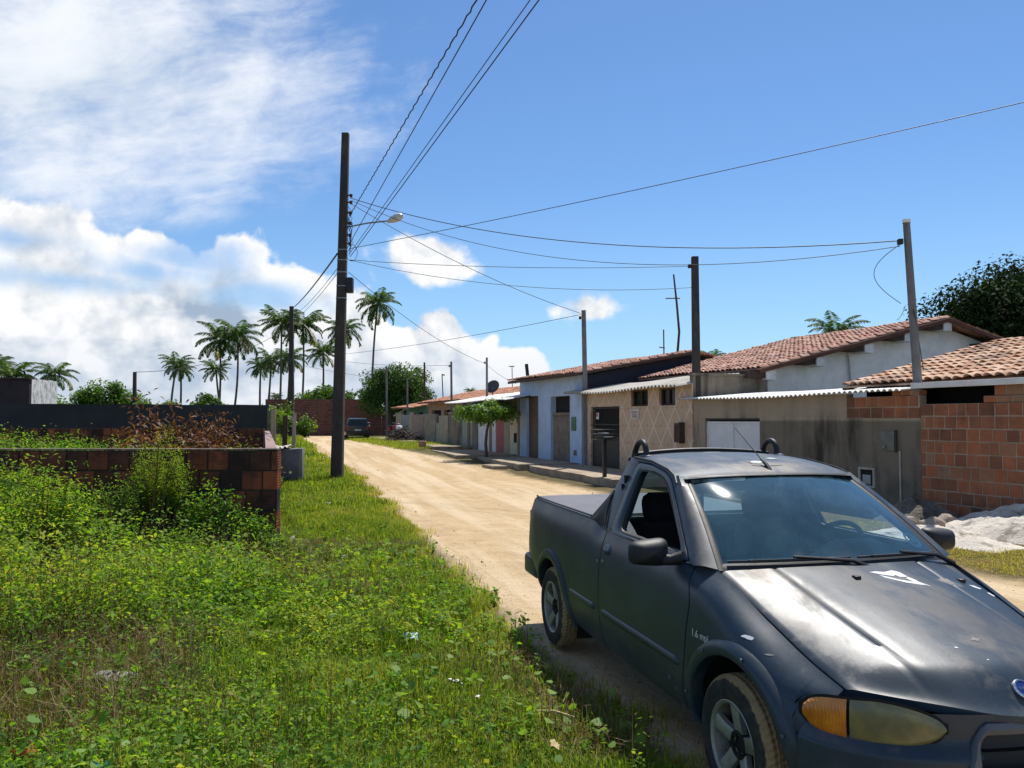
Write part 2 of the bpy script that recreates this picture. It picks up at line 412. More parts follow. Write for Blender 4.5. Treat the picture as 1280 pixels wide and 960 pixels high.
def rubber():
    m, g = newmat('tyre_rubber'); co = objco(g); x, y, z = g.xyz(co)
    ay = g.m('ABSOLUTE', y); n = g.noise(co, 16, 6, 0.65); n2 = g.noise(g.scalev(co, (1, 6, 1)), 30, 4, 0.6)
    rad = g.m('SQRT', g.m('ADD', g.m('MULTIPLY', x, x), g.m('MULTIPLY', z, z)))
    mud = g.m('MULTIPLY', g.smooth(g.m('ADD', rad, g.m('MULTIPLY', g.m('SUBTRACT', n, 0.5), 0.035)), 0.268, 0.280), g.smooth(n2, 0.22, 0.45))
    side = g.mix(g.smooth(n, 0.4, 0.75), (0.022, 0.021, 0.021), (0.065, 0.055, 0.042))
    col = g.mix(g.m('MULTIPLY', mud, 0.92), side, g.mix(n, (0.24, 0.155, 0.062), (0.42, 0.30, 0.15)))
    ang = g.m('ARCTAN2', z, x)
    tr = g.m('SINE', g.m('ADD', g.m('MULTIPLY', ang, 64), g.m('MULTIPLY', ay, 90)))
    gro = g.m('COSINE', g.m('MULTIPLY', y, 210))
    h = g.m('MULTIPLY', g.m('ADD', tr, gro), g.smooth(rad, 0.270, 0.285))
    out(g, pbsdf(g, col, 0.85, g.bump(g.m('ADD', h, g.m('MULTIPLY', n2, 0.7)), 0.5, 0.006), 0, 0.25)); return m
M_TYRE = rubber()
def lens(name, c1, c2, rough=0.22, ribs=0.25):
    m, g = newmat(name); co = objco(g)
    n = g.noise(co, 14, 6, 0.6)
    rib = g.m('SINE', g.m('MULTIPLY', g.xyz(co)[1], 900))
    col = g.mix(g.smooth(n, 0.3, 0.7), c1, c2)
    p = g.node('ShaderNodeBsdfPrincipled', {'Base Color': col, 'Roughness': g.m('MULTIPLY_ADD', n, 0.3, rough - 0.1), 'Coat Weight': 0.6, 'Coat Roughness': 0.25})
    g.l.new(g.bump(g.m('ADD', rib, g.m('MULTIPLY', n, 2.0)), ribs, 0.004), p.inputs['Normal']); out(g, p.outputs[0]); return m
M_LENS = lens('clouded_lens', (0.19, 0.165, 0.05), (0.10, 0.10, 0.045), 0.3, 0.04)
M_AMBER = lens('amber_lens', (0.66, 0.24, 0.012), (0.46, 0.12, 0.006))

TH = math.atan2(-0.969, 0.247)
truck = thing('pickup_truck', 'matt dark blue pickup with chipped paint parked on the sand road', 'pickup truck', (1.075, 6.35, 0.0), TH)
TF = PM[truck.name]
def tb(mb, name, mat, parent=None, angle=35, **k):
    return mb.build(name, mat, parent or truck, TF, angle, **k)

_st = [-0.82, -0.76, -0.5, 0.0, 0.8, 1.0, 2.05, 2.3, 2.74, 3.0, 3.17]
_pr = [
 [(.64, .44), (.68, .46), (.725, .53), (.74, .62), (.738, .76), (.725, .92), (.69, 1.035)],
 [(.66, .42), (.70, .44), (.75, .52), (.765, .62), (.762, .76), (.748, .92), (.712, 1.042)],
 [(.70, .36), (.745, .39), (.78, .48), (.795, .60), (.792, .75), (.775, .92), (.735, 1.045)],
 [(.73, .28), (.765, .32), (.80, .42), (.812, .57), (.808, .75), (.79, .92), (.748, 1.045)],
 [(.73, .25), (.765, .30), (.80, .42), (.815, .57), (.81, .75), (.79, .92), (.75, 1.045)],
 [(.73, .25), (.765, .30), (.80, .42), (.815, .57), (.81, .74), (.787, .90), (.748, 1.005)],
 [(.73, .25), (.765, .30), (.80, .42), (.815, .57), (.81, .74), (.783, .90), (.742, 1.0)],
 [(.73, .25), (.765, .30), (.80, .42), (.813, .57), (.803, .74), (.768, .90), (.672, .985)],
 [(.73, .25), (.765, .30), (.80, .42), (.81, .55), (.795, .68), (.75, .775), (.645, .83)],
 [(.71, .25), (.745, .30), (.772, .40), (.774, .50), (.758, .59), (.715, .67), (.622, .733)],
 [(.64, .25), (.67, .30), (.685, .40), (.688, .48), (.678, .55), (.655, .63), (.600, .680)]]
_st = np.array(_st); _pr = np.array(_pr)
def herm(xs, V, x):
    """shape-preserving cubic through table values"""
    x = min(max(x, xs[0]), xs[-1]); i = int(min(np.searchsorted(xs, x, side='right') - 1, len(xs) - 2))
    def tan(k):
        if k == 0: return (V[1] - V[0]) / (xs[1] - xs[0])
        if k == len(xs) - 1: return (V[-1] - V[-2]) / (xs[-1] - xs[-2])
        a = (V[k] - V[k - 1]) / (xs[k] - xs[k - 1]); b = (V[k + 1] - V[k]) / (xs[k + 1] - xs[k])
        return np.where(a * b > 0, 2 * a * b / (a + b + 1e-12 * np.sign(a + b + 1e-15)), 0.0)
    h = xs[i + 1] - xs[i]; t = (x - xs[i]) / h
    return ((2 * t**3 - 3 * t**2 + 1) * V[i] + (t**3 - 2 * t**2 + t) * h * tan(i) + (-2 * t**3 + 3 * t**2) * V[i + 1] + (t**3 - t**2) * h * tan(i + 1))
_pc = {}
def profile(x):
    k = round(float(x), 4)
    if k not in _pc:
        P = herm(_st, _pr, k); n = len(P); o = []
        E = np.vstack([2 * P[0] - P[1], P, 2 * P[-1] - P[-2]])
        for i in range(1, n):
            for t in np.linspace(0, 1, 9, endpoint=False):
                a, b, c, d = E[i - 1], E[i], E[i + 1], E[i + 2]
                o.append(0.5 * (2 * b + (c - a) * t + (2 * a - 5 * b + 4 * c - d) * t * t + (3 * b - a - 3 * c + d) * t**3))
        o.append(P[-1]); o = np.array(o); o[:, 1] = np.maximum.accumulate(o[:, 1] + np.arange(len(o)) * 1e-6)
        _pc[k] = o
    return _pc[k]
def side_y(x, z): p = profile(x); return float(np.interp(z, p[:, 1], p[:, 0]))
def ztop(x): return float(profile(x)[-1, 1])
RA, XA, ZA = 0.372, 2.672, 0.30
RFA = 0.385
def zbot(x):
    b = float(profile(x)[0, 1])
    for xc, r in ((0.0, RA), (XA, RFA)):
        if abs(x - xc) < r: b = max(b, ZA + math.sqrt(r * r - (x - xc)**2))
    if x > XA + RFA: b = max(b, 0.50)
    return b
def side_panel(sgn, x0, x1, nx=60, nv=34, zt=ztop, inset=0.0):
    rows = []
    us = np.linspace(0, 1, nx)
    for k, u in enumerate([us[0]] + list(us) + [us[-1]]):
        lip = 0.022 if k in (0, nx + 1) else 0.0
        row = []; zb = None
        for j in range(nv + 2):
            jj = min(max(j - 1, 0), nv - 1); v = jj / (nv - 1)
            v = v + 0.10 * math.sin(2 * math.pi * v) / (2 * math.pi) * -1 if False else v
            z = 0.6
            for _ in range(4):
                x = x0(z) + (x1(z) - x0(z)) * u
                b, t = zbot(x), zt(x)
                # bunch samples over the shoulder
                z = b + (t - b) * (1 - (1 - v)**1.25)
            y = side_y(x, z) - inset - lip
            if j == 0: y -= 0.03
            if j == nv + 1: y -= 0.003; z -= 0.035
            row.append((x, y * sgn, z))
        rows.append(row)
    return rows
dgap = 0.005
def door_front(z): return 2.285 - 0.055 * max(0, (1.0 - z) / 0.75) + 0.0 - 0.10 * sstep(0.62, 0.28, z) * 0.6 - 0.10 * sstep(0.80, 1.0, z)
def door_rear(z): return 1.045 + 0.02 * (1 - z)
def fend_front(z): return 3.115 + 0.055 * sstep(0.60, 0.66, z)
for sg, side in ((-1, 'near'), (1, 'far')):
    fl = sg > 0
    b = MB(); b.grid(side_panel(sg, lambda z: -0.82, lambda z: door_rear(z) - dgap, 100), flip=fl); tb(b, 'bed_side', M_PAINT)
    d = MB(); d.grid(side_panel(sg, lambda z: door_rear(z) + dgap, lambda z: door_front(z) - dgap, 56), flip=fl)
    door = tb(d, 'door', M_PAINT)
    if sg < 0: near_door = door
    else: far_door = door
    f = MB(); f.grid(side_panel(sg, lambda z: door_front(z) + dgap, fend_front, 84), flip=fl)
    fender = tb(f, 'fender', M_PAINT)
    if sg < 0: near_fender = fender
    # rub strip along the door and bed side
    def strip(x0, x1, z0, nm, par, hh=0.024):
        q = MB(); rows = []
        for x in np.linspace(x0, x1, 40):
            e = min(1, (x - x0) / 0.03, (x1 - x) / 0.03); e = max(e, 0.05)
            rows.append([(x, sg * (side_y(x, z0 + dz * e) + off * e), z0 + dz * e) for dz, off in ((-hh, -.004), (-hh * .7, .009), (0, .013), (hh * .7, .009), (hh, -.004))])
        q.grid(rows); tb(q, nm, M_PAINT, par, 60)
    strip(1.10, 2.20, 0.515, 'rub_strip', door)
    strip(0.46, 0.99, 0.515, 'rub_strip', None)
    # arch flares
    for xc, r in ((0.0, RA), (XA, RFA)):
        q = MB(); rows = []
        a0, a1 = (math.radians(-8), math.radians(188)) if xc == 0 else (math.radians(-2), math.radians(188))
        for a in np.linspace(a0, a1, 56):
            row = []
            for rr, o in ((r - .014, -.05), (r - .014, .010), (r - .004, .018), (r + .022, .019), (r + .050, .012), (r + .058, -.006)):
                x, z = xc + rr * math.cos(a), ZA + rr * math.sin(a)
                row.append((x, sg * (side_y(min(x, 3.12), max(z, .27)) + o), z))
            rows.append(row)
        q.grid(rows)
        if xc > 0:     # fixing screws showing through the paint
            for a in (25, 75, 120, 165):
                x, z = xc + (r + .022) * math.cos(R(a)), ZA + (r + .022) * math.sin(R(a))
                y = side_y(min(x, 3.12), max(z, .27)) + .026
                q.lathe([(.0075, y * sg - .004 * sg), (.0075, y * sg + .002 * sg), (0.0001, y * sg + .004 * sg)], 10, 'y', (x, 0, z), mi=1)
        tb(q, 'wheel_arch_flare', [M_PAINT, M_GREYPL], None, 50)
        # wheel well
        q = MB(); rows = []
        for a in np.linspace(R(-25), R(205), 40):
            x, z = xc + (r + .01) * math.cos(a), ZA + (r + .01) * math.sin(a)
            rows.append([(x, sg * (side_y(min(x, 3.12), max(z, .27)) - .02), z), (x, sg * .46, z)])
        q.grid(rows); n = len(rows)
        q.add([p[1] for p in rows], [tuple(range(n))])
        tb(q, 'wheel_well', M_DARK)

# ---- bonnet
xs_c = np.array([2.30, 2.45, 2.6, 2.9, 3.1, 3.27, 3.40, 3.50]); zc_v = np.array([1.035, 1.002, .962, .892, .843, .795, .752, .705])
ye_x = np.array([2.30, 2.74, 3.0, 3.17, 3.5]); ye_v = np.array([.672, .645, .622, .598, .55]); ze_v = np.array([.985, .83, .733, .680, .585])
def hood_pt(a, s):
    """a 0..1 back to front, s -1..1 across"""
    yr = 0.655 * s
    for _ in range(4):
        xr = 2.452 - 0.130 * abs(s)**2.2
        xf = 3.505 - 0.335 * abs(s)**2.3
        x = xr + (xf - xr) * a
        ye = float(np.interp(x, ye_x, ye_v)) - 0.013
        yr = ye * s
    zc = float(herm(xs_c, zc_v, x)); ze = float(herm(ye_x, ze_v, x))
    z = zc - (zc - ze) * abs(s)**2.6 + .004
    z -= 0.006 * max(0, (abs(s) - .975) / .025)**2
    # pressed crease line
    cr = 0.40 - 0.05 * a
    z += 0.0035 * math.exp(-((abs(yr) - cr + .035) / 0.045)**2) * min(1, a * 8) * (1 - sstep(.86, .98, a)) - 0.006 * math.exp(-((abs(yr) - cr - .008) / 0.008)**2) * (1 - sstep(.88, .98, a))
    z -= 0.060 * float(sstep(0.80, 1.0, a))**1.5 * (1 - abs(s)**3)
    return x, yr, z
b = MB(); rows = []
As = [0] + list(np.linspace(0, 1, 70)) + [1]; Ss = [-1] + list(np.linspace(-1, 1, 91)) + [1]
for i, a in enumerate(As):
    row = []
    for j, s_ in enumerate(Ss):
        p = list(hood_pt(a, s_))
        if i in (0, len(As) - 1) or j in (0, len(Ss) - 1): p[2] -= 0.03
        row.append(p)
    rows.append(row)
b.grid(rows); hood = tb(b, 'bonnet', M_PAINT)
def hood_xy(x, y):
    s_ = y / (float(np.interp(x, ye_x, ye_v)) - .013)
    xr = 2.452 - 0.130 * abs(s_)**2.2; xf = 3.505 - 0.335 * abs(s_)**2.3
    return hood_pt((x - xr) / (xf - xr), s_)
def hood_patch(poly, name, mat, off=0.0015, parent=None):
    q = MB(); c = np.mean(poly, axis=0)
    ring = [hood_xy(*p) for p in poly]; cc = hood_xy(*c)
    mid = [hood_xy(*(np.array(p) * .5 + c * .5)) for p in poly]
    up = lambda p, o: (p[0], p[1], p[2] + o)
    n = len(poly); V = [up(p, off) for p in ring] + [up(p, off + .0008) for p in mid] + [up(cc, off + .001)]
    q.add(V, [(i, (i + 1) % n, n + (i + 1) % n, n + i) for i in range(n)] + [(n + i, n + (i + 1) % n, 2 * n) for i in range(n)])
    return tb(q, name, mat, parent or hood)
def ragged(cx, cy, rx, ry, n, seed, rot=0.0):
    r = random.Random(seed); o = []
    for i in range(n):
        a = 2 * math.pi * i / n; k = r.uniform(0.55, 1.2)
        u, v = rx * k * math.cos(a), ry * k * math.sin(a)
        o.append((cx + u * math.cos(rot) - v * math.sin(rot), cy + u * math.sin(rot) + v * math.cos(rot)))
    return o
M_WORN = plain('worn_primer', (0.20, 0.19, 0.18), 0.75)
pk = [(2.54, .02), (2.535, .06), (2.545, .10), (2.53, .155), (2.55, .185), (2.60, .19), (2.615, .165), (2.64, .20), (2.665, .195), (2.69, .23), (2.66, .178), (2.63, .155), (2.60, .145), (2.585, .162), (2.565, .15), (2.60, .10), (2.63, .115), (2.655, .15), (2.64, .10), (2.59, .06)]
hood_patch(pk[:6] + pk[12:15] + [(2.59, .12), (2.57, .07)], 'bare_patch', M_CHIP)
hood_patch([(2.60, .19), (2.615, .165), (2.66, .178), (2.70, .235), (2.665, .205), (2.63, .205)], 'bare_patch', M_CHIP)
hood_patch([(2.57, .05), (2.60, .06), (2.66, .13), (2.69, .21), (2.66, .19), (2.61, .09)], 'bare_patch', M_CHIP)
hood_patch(ragged(2.63, .385, .035, .06, 16, 4, .3), 'worn_patch', M_WORN, 0.0008)
hood_patch([(2.62, .52), (2.612, .56), (2.625, .59), (2.64, .57), (2.637, .54)], 'bare_patch', M_CHIP)
hood_patch([(2.66, .585), (2.652, .61), (2.675, .622), (2.685, .60)], 'bare_patch', M_CHIP)
hood_patch(ragged(3.17, .02, .016, .026, 11, 9), 'bare_patch', M_WORN)
hood_patch(ragged(3.21, -.11, .006, .008, 8, 10), 'bare_patch', M_CHIP)
hood_patch(ragged(3.30, -.05, .005, .005, 8, 12), 'bare_patch', M_CHIP)
for y in (-.085, .51):           # washer jets
    x, yy, z = hood_xy(2.585, y)
    q = MB(); q.bbox(x - .018, x + .018, y - .016, y + .016, z - .006, z + .012, .006); tb(q, 'washer_jet', M_BLK, hood)
# badge on the nose of the bonnet
bx, by, bz = hood_xy(3.425, -.022); b1 = hood_xy(3.455, -.022); tilt = math.atan2(b1[2] - bz, b1[0] - bx)
BF = TF @ Matrix.Translation((bx + .004, by, bz + .004)) @ Matrix.Rotation(-tilt, 4, 'Y') @ Matrix.Rotation(R(90), 4, 'Z')
M_BLUE = plain('badge_blue', (0.012, 0.035, 0.16), 0.3)
q = MB(); q.lathe([(.001, .006), (.031, .006), (.031, .004)], 28, 'z'); badge = q.build('badge', M_BLUE, hood, BF)
q = MB(); q.lathe([(.031, .000), (.031, .0085), (.036, .009), (.040, .0045), (.040, -.004)], 28, 'z'); q.build('badge_rim', M_CHROME, badge, BF)
def text_mesh(s, size, depth=0.0008):
    cu = bpy.data.curves.new('lettering', 'FONT'); cu.body = s; cu.size = size; cu.align_x = 'CENTER'; cu.align_y = 'CENTER'; cu.extrude = depth
    o = bpy.data.objects.new('lettering', cu); COL.objects.link(o)
    me = bpy.data.meshes.new_from_object(o.evaluated_get(bpy.context.evaluated_depsgraph_get()))
    COL.objects.unlink(o); bpy.data.objects.remove(o); return me
def lettering(s, size, mat, parent, M, name='lettering', sx=1.0):
    me = text_mesh(s, size); me.transform(PM.get(parent.name, I4).inverted() @ M @ Matrix.Diagonal((sx, 1, 1, 1)))
    me.materials.clear(); me.materials.append(mat)
    o = bpy.data.objects.new(name, me); COL.objects.link(o); o.parent = parent; PM[o.name] = PM.get(parent.name, I4); return o
lettering('FIAT', .022, M_CHROME, badge, BF @ Matrix.Translation((0, 0, .0075)), 'badge_lettering', .9)

# ---- front bumper cover with the air slot, lamps
def fplan(z):
    """plan ellipse (x centre, x reach, half width) of the nose at height z"""
    t = float(sstep(.56, .50, z)); low = float(sstep(.34, .22, z))
    return 3.0, .488 + .052 * t - .06 * low, .738 + .045 * t - .02 * low
def fpt(th, z, off=0.0):
    xc, A, B = fplan(z); c, s_ = math.cos(th), math.sin(th)
    n = Vector((c / A, s_ / B, 0)).normalized()
    return Vector((xc + A * abs(c)**0.92, B * s_, z)) + n * off
zs = [.19, .20, .22, .25, .29, .33, .37, .40, .43, .46, .48, .495, .505, .515, .53, .545, .56, .58, .60, .62, .64, .655]
ths = np.linspace(-R(79), R(79), 101)
slot = (.455, .615); sth = 23
b = MB(); P = [[fpt(t, z, -0.02 if z == .19 else 0) for t in ths] for z in zs]
nf = []
b.grid(P); ny = len(ths)
keep = []
for fi, fc in enumerate(b.f):
    i, j = divmod(fi, ny - 1); zc = (zs[i] + zs[i + 1]) / 2; tc = math.degrees((ths[j] + ths[j + 1]) / 2)
    keep.append(not (slot[0] < zc < slot[1] and abs(tc) < sth - 5 * (zc - .47) / .14))
b.f = [f_ for f_, k in zip(b.f, keep) if k]; b.t = b.t[:len(b.f)]; b.k = b.k[:len(b.f)]
bump = tb(b, 'front_bumper', M_PAINT, None, 50)
q = MB(); q.grid([[fpt(t, z, -.09) for t in np.linspace(-R(30), R(30), 20)] for z in (.40, .45, .52, .60, .65)]); 
q.grid([[fpt(t, .515, o) for t in np.linspace(-R(27), R(27), 20)] for o in (-.09, -.06)])
tb(q, 'air_slot', M_BLK, bump)
q = MB(); pts = []
for t in np.linspace(-R(25), R(25), 30):
    k = abs(math.degrees(t)) / 25
    z = .605 - .135 * max(0, (k - .72) / .28)**1.6
    pts.append((t, z))
rows = []
for t, z in pts:
    kk = max(0, (abs(math.degrees(t)) / 25 - .8) / .2)
    dz = .021
    rows.append([fpt(t, z + dz - .002, -.012), fpt(t, z + dz, .010), fpt(t, z + .004, .022), fpt(t + math.copysign(R(2.2) * kk, -t), z - dz, .006), fpt(t + math.copysign(R(2.2) * kk, -t), z - dz, -.04)])
q.grid(rows); tb(q, 'slot_surround', M_GREYPL, bump, 50)
q = MB(); x0 = fpt(0, .40).x; q.bbox(x0 - .004, x0 + .012, -.20, .20, .345, .462, .004); plate = tb(q, 'number_plate', plain('plate_grey', (.42, .42, .40), .5), bump)
for sg in (-1, 1):
    def lampgrid(y0, y1, ztop_f, zbot_f, off, nx=26, nz=12):
        rows = []
        for y in np.linspace(y0, y1, nx):
            zt, zb = ztop_f(y), zbot_f(y); row = []
            for v in np.linspace(0, 1, nz):
                z = zb + (zt - zb) * v; th = math.asin(min(.999, y / .738)); bul = off * math.sin(math.pi * min(max(v, 0.0), 1))**.5 + .004
                p = Vector((3.0 + .488 * math.cos(th)**0.92, .738 * math.sin(th), z)); nn = Vector((math.cos(th) / .488, math.sin(th) / .738, .12)).normalized()
                e = 1.0
                p = p + nn * bul
                row.append((p.x, sg * p.y, p.z))
            rows.append(row)
        return rows
    zt = lambda y: .605 + .014 * math.sin(math.pi * min(1, max(0, (y - .371) / .30))) + .068 * min(1, max(0, (y - .371) / .20))**.42 - .060 * (1 - max(0, 1 - min(1, max(0, (y - .64) / .0845))**3)**.4)
    zb = lambda y: .605 - .098 * min(1, max(0, (y - .371) / .20))**.42 + .062 * (1 - max(0, 1 - min(1, max(0, (y - .63) / .0945))**3)**.4) + .012 * min(1, max(0, (y - .5) / .15))
    q = MB(); q.grid(lampgrid(.372, .638, zt, zb, .016)); lamp = tb(q, 'headlight', M_LENS, None, 60)
    q = MB(); q.grid(lampgrid(.645, .724, zt, zb, .018, 14)); tb(q, 'indicator', M_AMBER, lamp, 60)
    q = MB()
    q.grid(lampgrid(.362, .731, lambda y: zt(max(y, .3725)) + .009, lambda y: zb(max(y, .3725)) - .009, .004, 40)); tb(q, 'headlight_gasket', M_DARK, lamp, 60)

# ---- tail, bed, cover
q = MB(); zz = np.linspace(.44, 1.03, 12)
q.grid([[(-.822 - .012 * math.sin(math.pi * (z - .44) / .6), y * side_y(-.82, z) / .69 * .985, z) for y in np.linspace(-.69, .69, 20)] for z in zz]); tail = tb(q, 'tailgate', M_PAINT)
q = MB(); q.bbox(-.93, -.78, -.70, .70, .34, .56, .05, seg=4); q.bbox(-.86, -.50, -.786, -.70, .40, .58, .04, seg=4); q.bbox(-.86, -.50, .70, .786, .40, .58, .04, seg=4); tb(q, 'rear_bumper', M_PAINT)
for sg in (-1, 1):
    q = MB(); q.bbox(-.842, -.80, sg * .70 - .035, sg * .70 + .035, .66, .94, .012); tb(q, 'tail_light', plain('red_lens', (.25, .01, .01), .3))
M_COVER = surf('tonneau_vinyl', (0.105, 0.105, 0.12), (0.135, 0.13, 0.14), 5, 0.62, 0.12, 120, stain=(0.20, 0.17, 0.13), sscale=4, sthr=(.55, .8), samt=.4)
q = MB(); rows = []
for x in np.linspace(-.80, .70, 30):
    ye = min(side_y(x, ztop(x)) - .012, .735)
    row = [(x, -ye - .004, 1.036)]
    for v in np.linspace(-1, 1, 25):
        zz_ = 1.062 - .016 * (1 - v * v) * (1 - ((x + .05) / .75)**4) + (.004 * math.sin(x * 8.5) if abs(v) < .9 else 0) - .010 * abs(v)**10
        row.append((x, ye * v, zz_))
    row.append((x, ye + .004, 1.036)); rows.append(row)
rows = [[(p[0] - .004, p[1], p[2] - .03) for p in rows[0]]] + rows + [[(p[0] + .004, p[1], p[2] - .05) for p in rows[-1]]]
q.grid(rows); cover = tb(q, 'tonneau_cover', M_COVER, None, 50)
q = MB()
for sg in (-1, 1): q.tube([(x, sg * min(side_y(x, ztop(x)) - .02, .727), 1.064) for x in np.linspace(-.79, .69, 20)], .007, 6)
q.tube([(.69, y, 1.064 - .0) for y in np.linspace(-.70, .70, 9)], .007, 6); tb(q, 'cover_rail', M_BLK, cover)

# ---- underbody masses (close off gaps from behind)
q = MB(); q.box(.40, 2.27, -.735, .735, .26, .62); q.box(-.76, .84, -.66, .66, .73, 1.0); q.box(-.75, -.40, -.62, .62, .46, .73); q.box(2.27, 3.14, -.45, .45, .26, .62)
q.box(2.27, 3.06, -.60, .60, .70, .715); q.box(.40, .84, -.70, .70, .62, 1.0)
tb(q, 'underbody', M_DARK)

# ---- cabin
def gy(z): return .745 - .44 * (z - 1.0)
ZROOF = lambda x: float(np.interp(x, [.90, .98, 1.1, 1.3, 1.5, 1.62, 1.72], [1.462, 1.470, 1.470, 1.457, 1.432, 1.408, 1.382]))
def resample(keys, counts, smooth=True):
    """closed loop through key points with fixed sample counts per span (rounded corners come from the key points)"""
    o = []
    n = len(keys)
    for i in range(n):
        a, b_ = np.array(keys[i], float), np.array(keys[(i + 1) % n], float)
        for t in np.linspace(0, 1, counts[i], endpoint=False): o.append(a + (b_ - a) * t)
    return np.array(o)
#            front-low   wscreen-mid   wscreen-top  header   roof-mid      rear-top     rear-mid    rear-low    bottom-mid
L_out = [(2.235, .995), (1.945, 1.200), (1.665, 1.392), (1.56, 1.421), (1.30, 1.457), (.955, 1.470), (.885, 1.27), (.690, 1.035), (1.15, 1.000)]
L_door = [(2.185, .998), (1.900, 1.195), (1.640, 1.375), (1.54, 1.407), (1.31, 1.440), (1.095, 1.443), (1.065, 1.25), (1.048, 1.004), (1.30, 1.000)]
L_win = [(2.085, 1.026), (1.860, 1.180), (1.640, 1.330), (1.53, 1.372), (1.32, 1.400), (1.175, 1.398), (1.185, 1.22), (1.215, 1.026), (1.45, 1.024)]
cn = [10, 10, 6, 8, 8, 8, 8, 8, 14]
def smoothloop(P, it=2):
    for _ in range(it): P = .25 * np.roll(P, 1, 0) + .5 * P + .25 * np.roll(P, -1, 0)
    return P
lo, ld, lw = resample(L_out, cn), smoothloop(resample(L_door, cn), 2), smoothloop(resample(L_win, cn), 5)
cen = np.array([1.5, 1.2])
def ringmesh(sg, loops):
    """loops: list of (points, dy) -> bridged rings on the tumblehome surface"""
    rows = [[(p[0], sg * (gy(p[1]) + dy), p[1]) for p in L] for L, dy in loops]
    return rows
def toward(P, d):
    v = cen - P; return P + v / np.linalg.norm(v, axis=1)[:, None] * d
for sg, dr in ((-1, near_door), (1, far_door)):
    q = MB(); q.grid(ringmesh(sg, [(ld - (cen - ld) * 0.012, -.028), (ld - (cen - ld) * 0.012, -.004), (ld - (cen - ld) * .016, 0.0), (lo * .5 + ld * .5, .006), (lo, 0.0)]), False, True)
    tb(q, 'cab_side_frame', M_PAINT, None, 40)
    q = MB(); q.grid(ringmesh(sg, [(ld, -.026), (ld, .001), (toward(ld, .008), .006), (lw * .5 + ld * .5, .007), (toward(lw, -.010), .004), (lw, -.004), (lw, -.05)]), False, True)
    tb(q, 'window_frame', M_PAINT, dr, 40)
    q = MB(); q.grid(ringmesh(sg, [(toward(lw, -.004), .001), (toward(lw, .006), .001), (toward(lw, .010), -.02)]), False, True); tb(q, 'window_seal', M_BLK, dr, 40)
    q = MB(); q.tube([(p[0], sg * (gy(p[1]) - .001), p[1] + .004) for p in lo[18:42]], .0065, 6); tb(q, 'drip_rail', M_BLK)
# partly lowered side glass on the visible side, full glass on the other
gl = [(1.20, 1.02), (1.19, 1.10), (1.24, 1.098), (1.34, 1.068), (1.45, 1.03), (1.46, 1.02)]
q = MB(); q.prism([(x, z) for x, z in gl], 0, .004, 'xz'); q.v = [(x, -(gy(z) - .02 - y), z) for x, y, z in q.v]; tb(q, 'side_window', M_SGLASS, near_door)
# pillar wrap between side frame and windscreen
ws_b = lambda s_: (2.425 - .105 * abs(s_)**2.2, .662 * s_, .990 - .008 * abs(s_)**2)
ws_t = lambda s_: (1.775 - .080 * abs(s_)**2.2, .525 * s_, 1.404 - .016 * abs(s_)**2)
def ws(v, s_, off=0.0):
    b_, t_ = np.array(ws_b(s_)), np.array(ws_t(s_)); p = b_ + (t_ - b_) * v
    bul = .042 * math.sin(math.pi * v) * (1 - .6 * s_ * s_) + off
    return p + np.array([.53, 0, .85]) * bul
q = MB(); q.grid([[ws(v, s_) for s_ in np.linspace(-1, 1, 41)] for v in np.linspace(0, 1, 25)]); wscreen = tb(q, 'windscreen', M_WSCR)
for sg in (-1, 1):
    q = MB(); rows = []
    for v in np.linspace(0, 1, 25):
        e = ws(v, sg); a_ = (1 - v) * np.array([2.235, sg * gy(.995), .995]) + v * np.array([1.665, sg * gy(1.392), 1.392])
        # follow the frame's broken line
        t = v
        k = lo[np.clip(int(round(t * 20)), 0, 20)]
        a_ = np.array([k[0], sg * gy(k[1]), k[1]])
        m_ = (a_ + e) / 2 + np.array([.012, sg * .014, .012])
        rows.append([a_, a_ * .75 + m_ * .3 - e * .05 + np.array([0, 0, .001]), m_, e + np.array([.004, sg * .004, .006]), e - np.array([0, 0, .004])])
    q.grid(rows); tb(q, 'windscreen_pillar', M_PAINT, None, 50)
q = MB()
for sg in (-1, 1): q.grid([[ws(v, sg, .006), ws(v, sg * .985, .007), ws(v, sg * .955, .002), ws(v, sg * .95, -.001)] for v in np.linspace(-.01, 1.0, 25)])
q.grid([[ws(v, s_, o) for s_ in np.linspace(-.99, .99, 40)] for v, o in ((1.012, .002), (1.005, .007), (.985, .006), (.962, .0))])
tb(q, 'windscreen_rubber', M_BLK, wscreen, 60)
q = MB(); q.grid([[ws(v, s_, o) for s_ in np.linspace(-.99, .99, 40)] for v, o in ((.055, .002), (.03, .004), (-.02, .002), (-.075, -.024), (-.12, -.05))])
tb(q, 'cowl', M_BLK, None, 60)
# roof
q = MB(); rows = []
for i, x in enumerate([.90, .905] + list(np.linspace(.92, 1.72, 34)) + [1.748]):
    zr = ZROOF(x); yr = (gy(zr) - .002) if x < 1.69 else .548
    cam_ = .030 * float(sstep(.88, 1.0, x)) * (1 - .35 * float(sstep(1.55, 1.75, x)))
    row = []
    for v in np.linspace(-1, 1, 41):
        xx = x + ((.056 if x > 1.74 else .03) * (1 - v * v) if x > 1.70 else 0)
        row.append((xx, yr * v, zr + cam_ * (1 - abs(v)**2.6) - (.022 if i == 0 else 0)))
    rows.append(row)
q.grid(rows); roof = tb(q, 'roof', M_PAINT)
def roof_z(x, y):
    zr = ZROOF(x); yr = gy(zr); return zr + .030 * (1 - .35 * float(sstep(1.55, 1.75, x))) * (1 - abs(y / yr)**2.6)
def roof_patch(poly, mat=M_CHIP):
    q = MB(); q.add([(x, y, roof_z(x, y) + .0025) for x, y in poly], [tuple(range(len(poly)))]); tb(q, 'bare_patch', mat, roof)
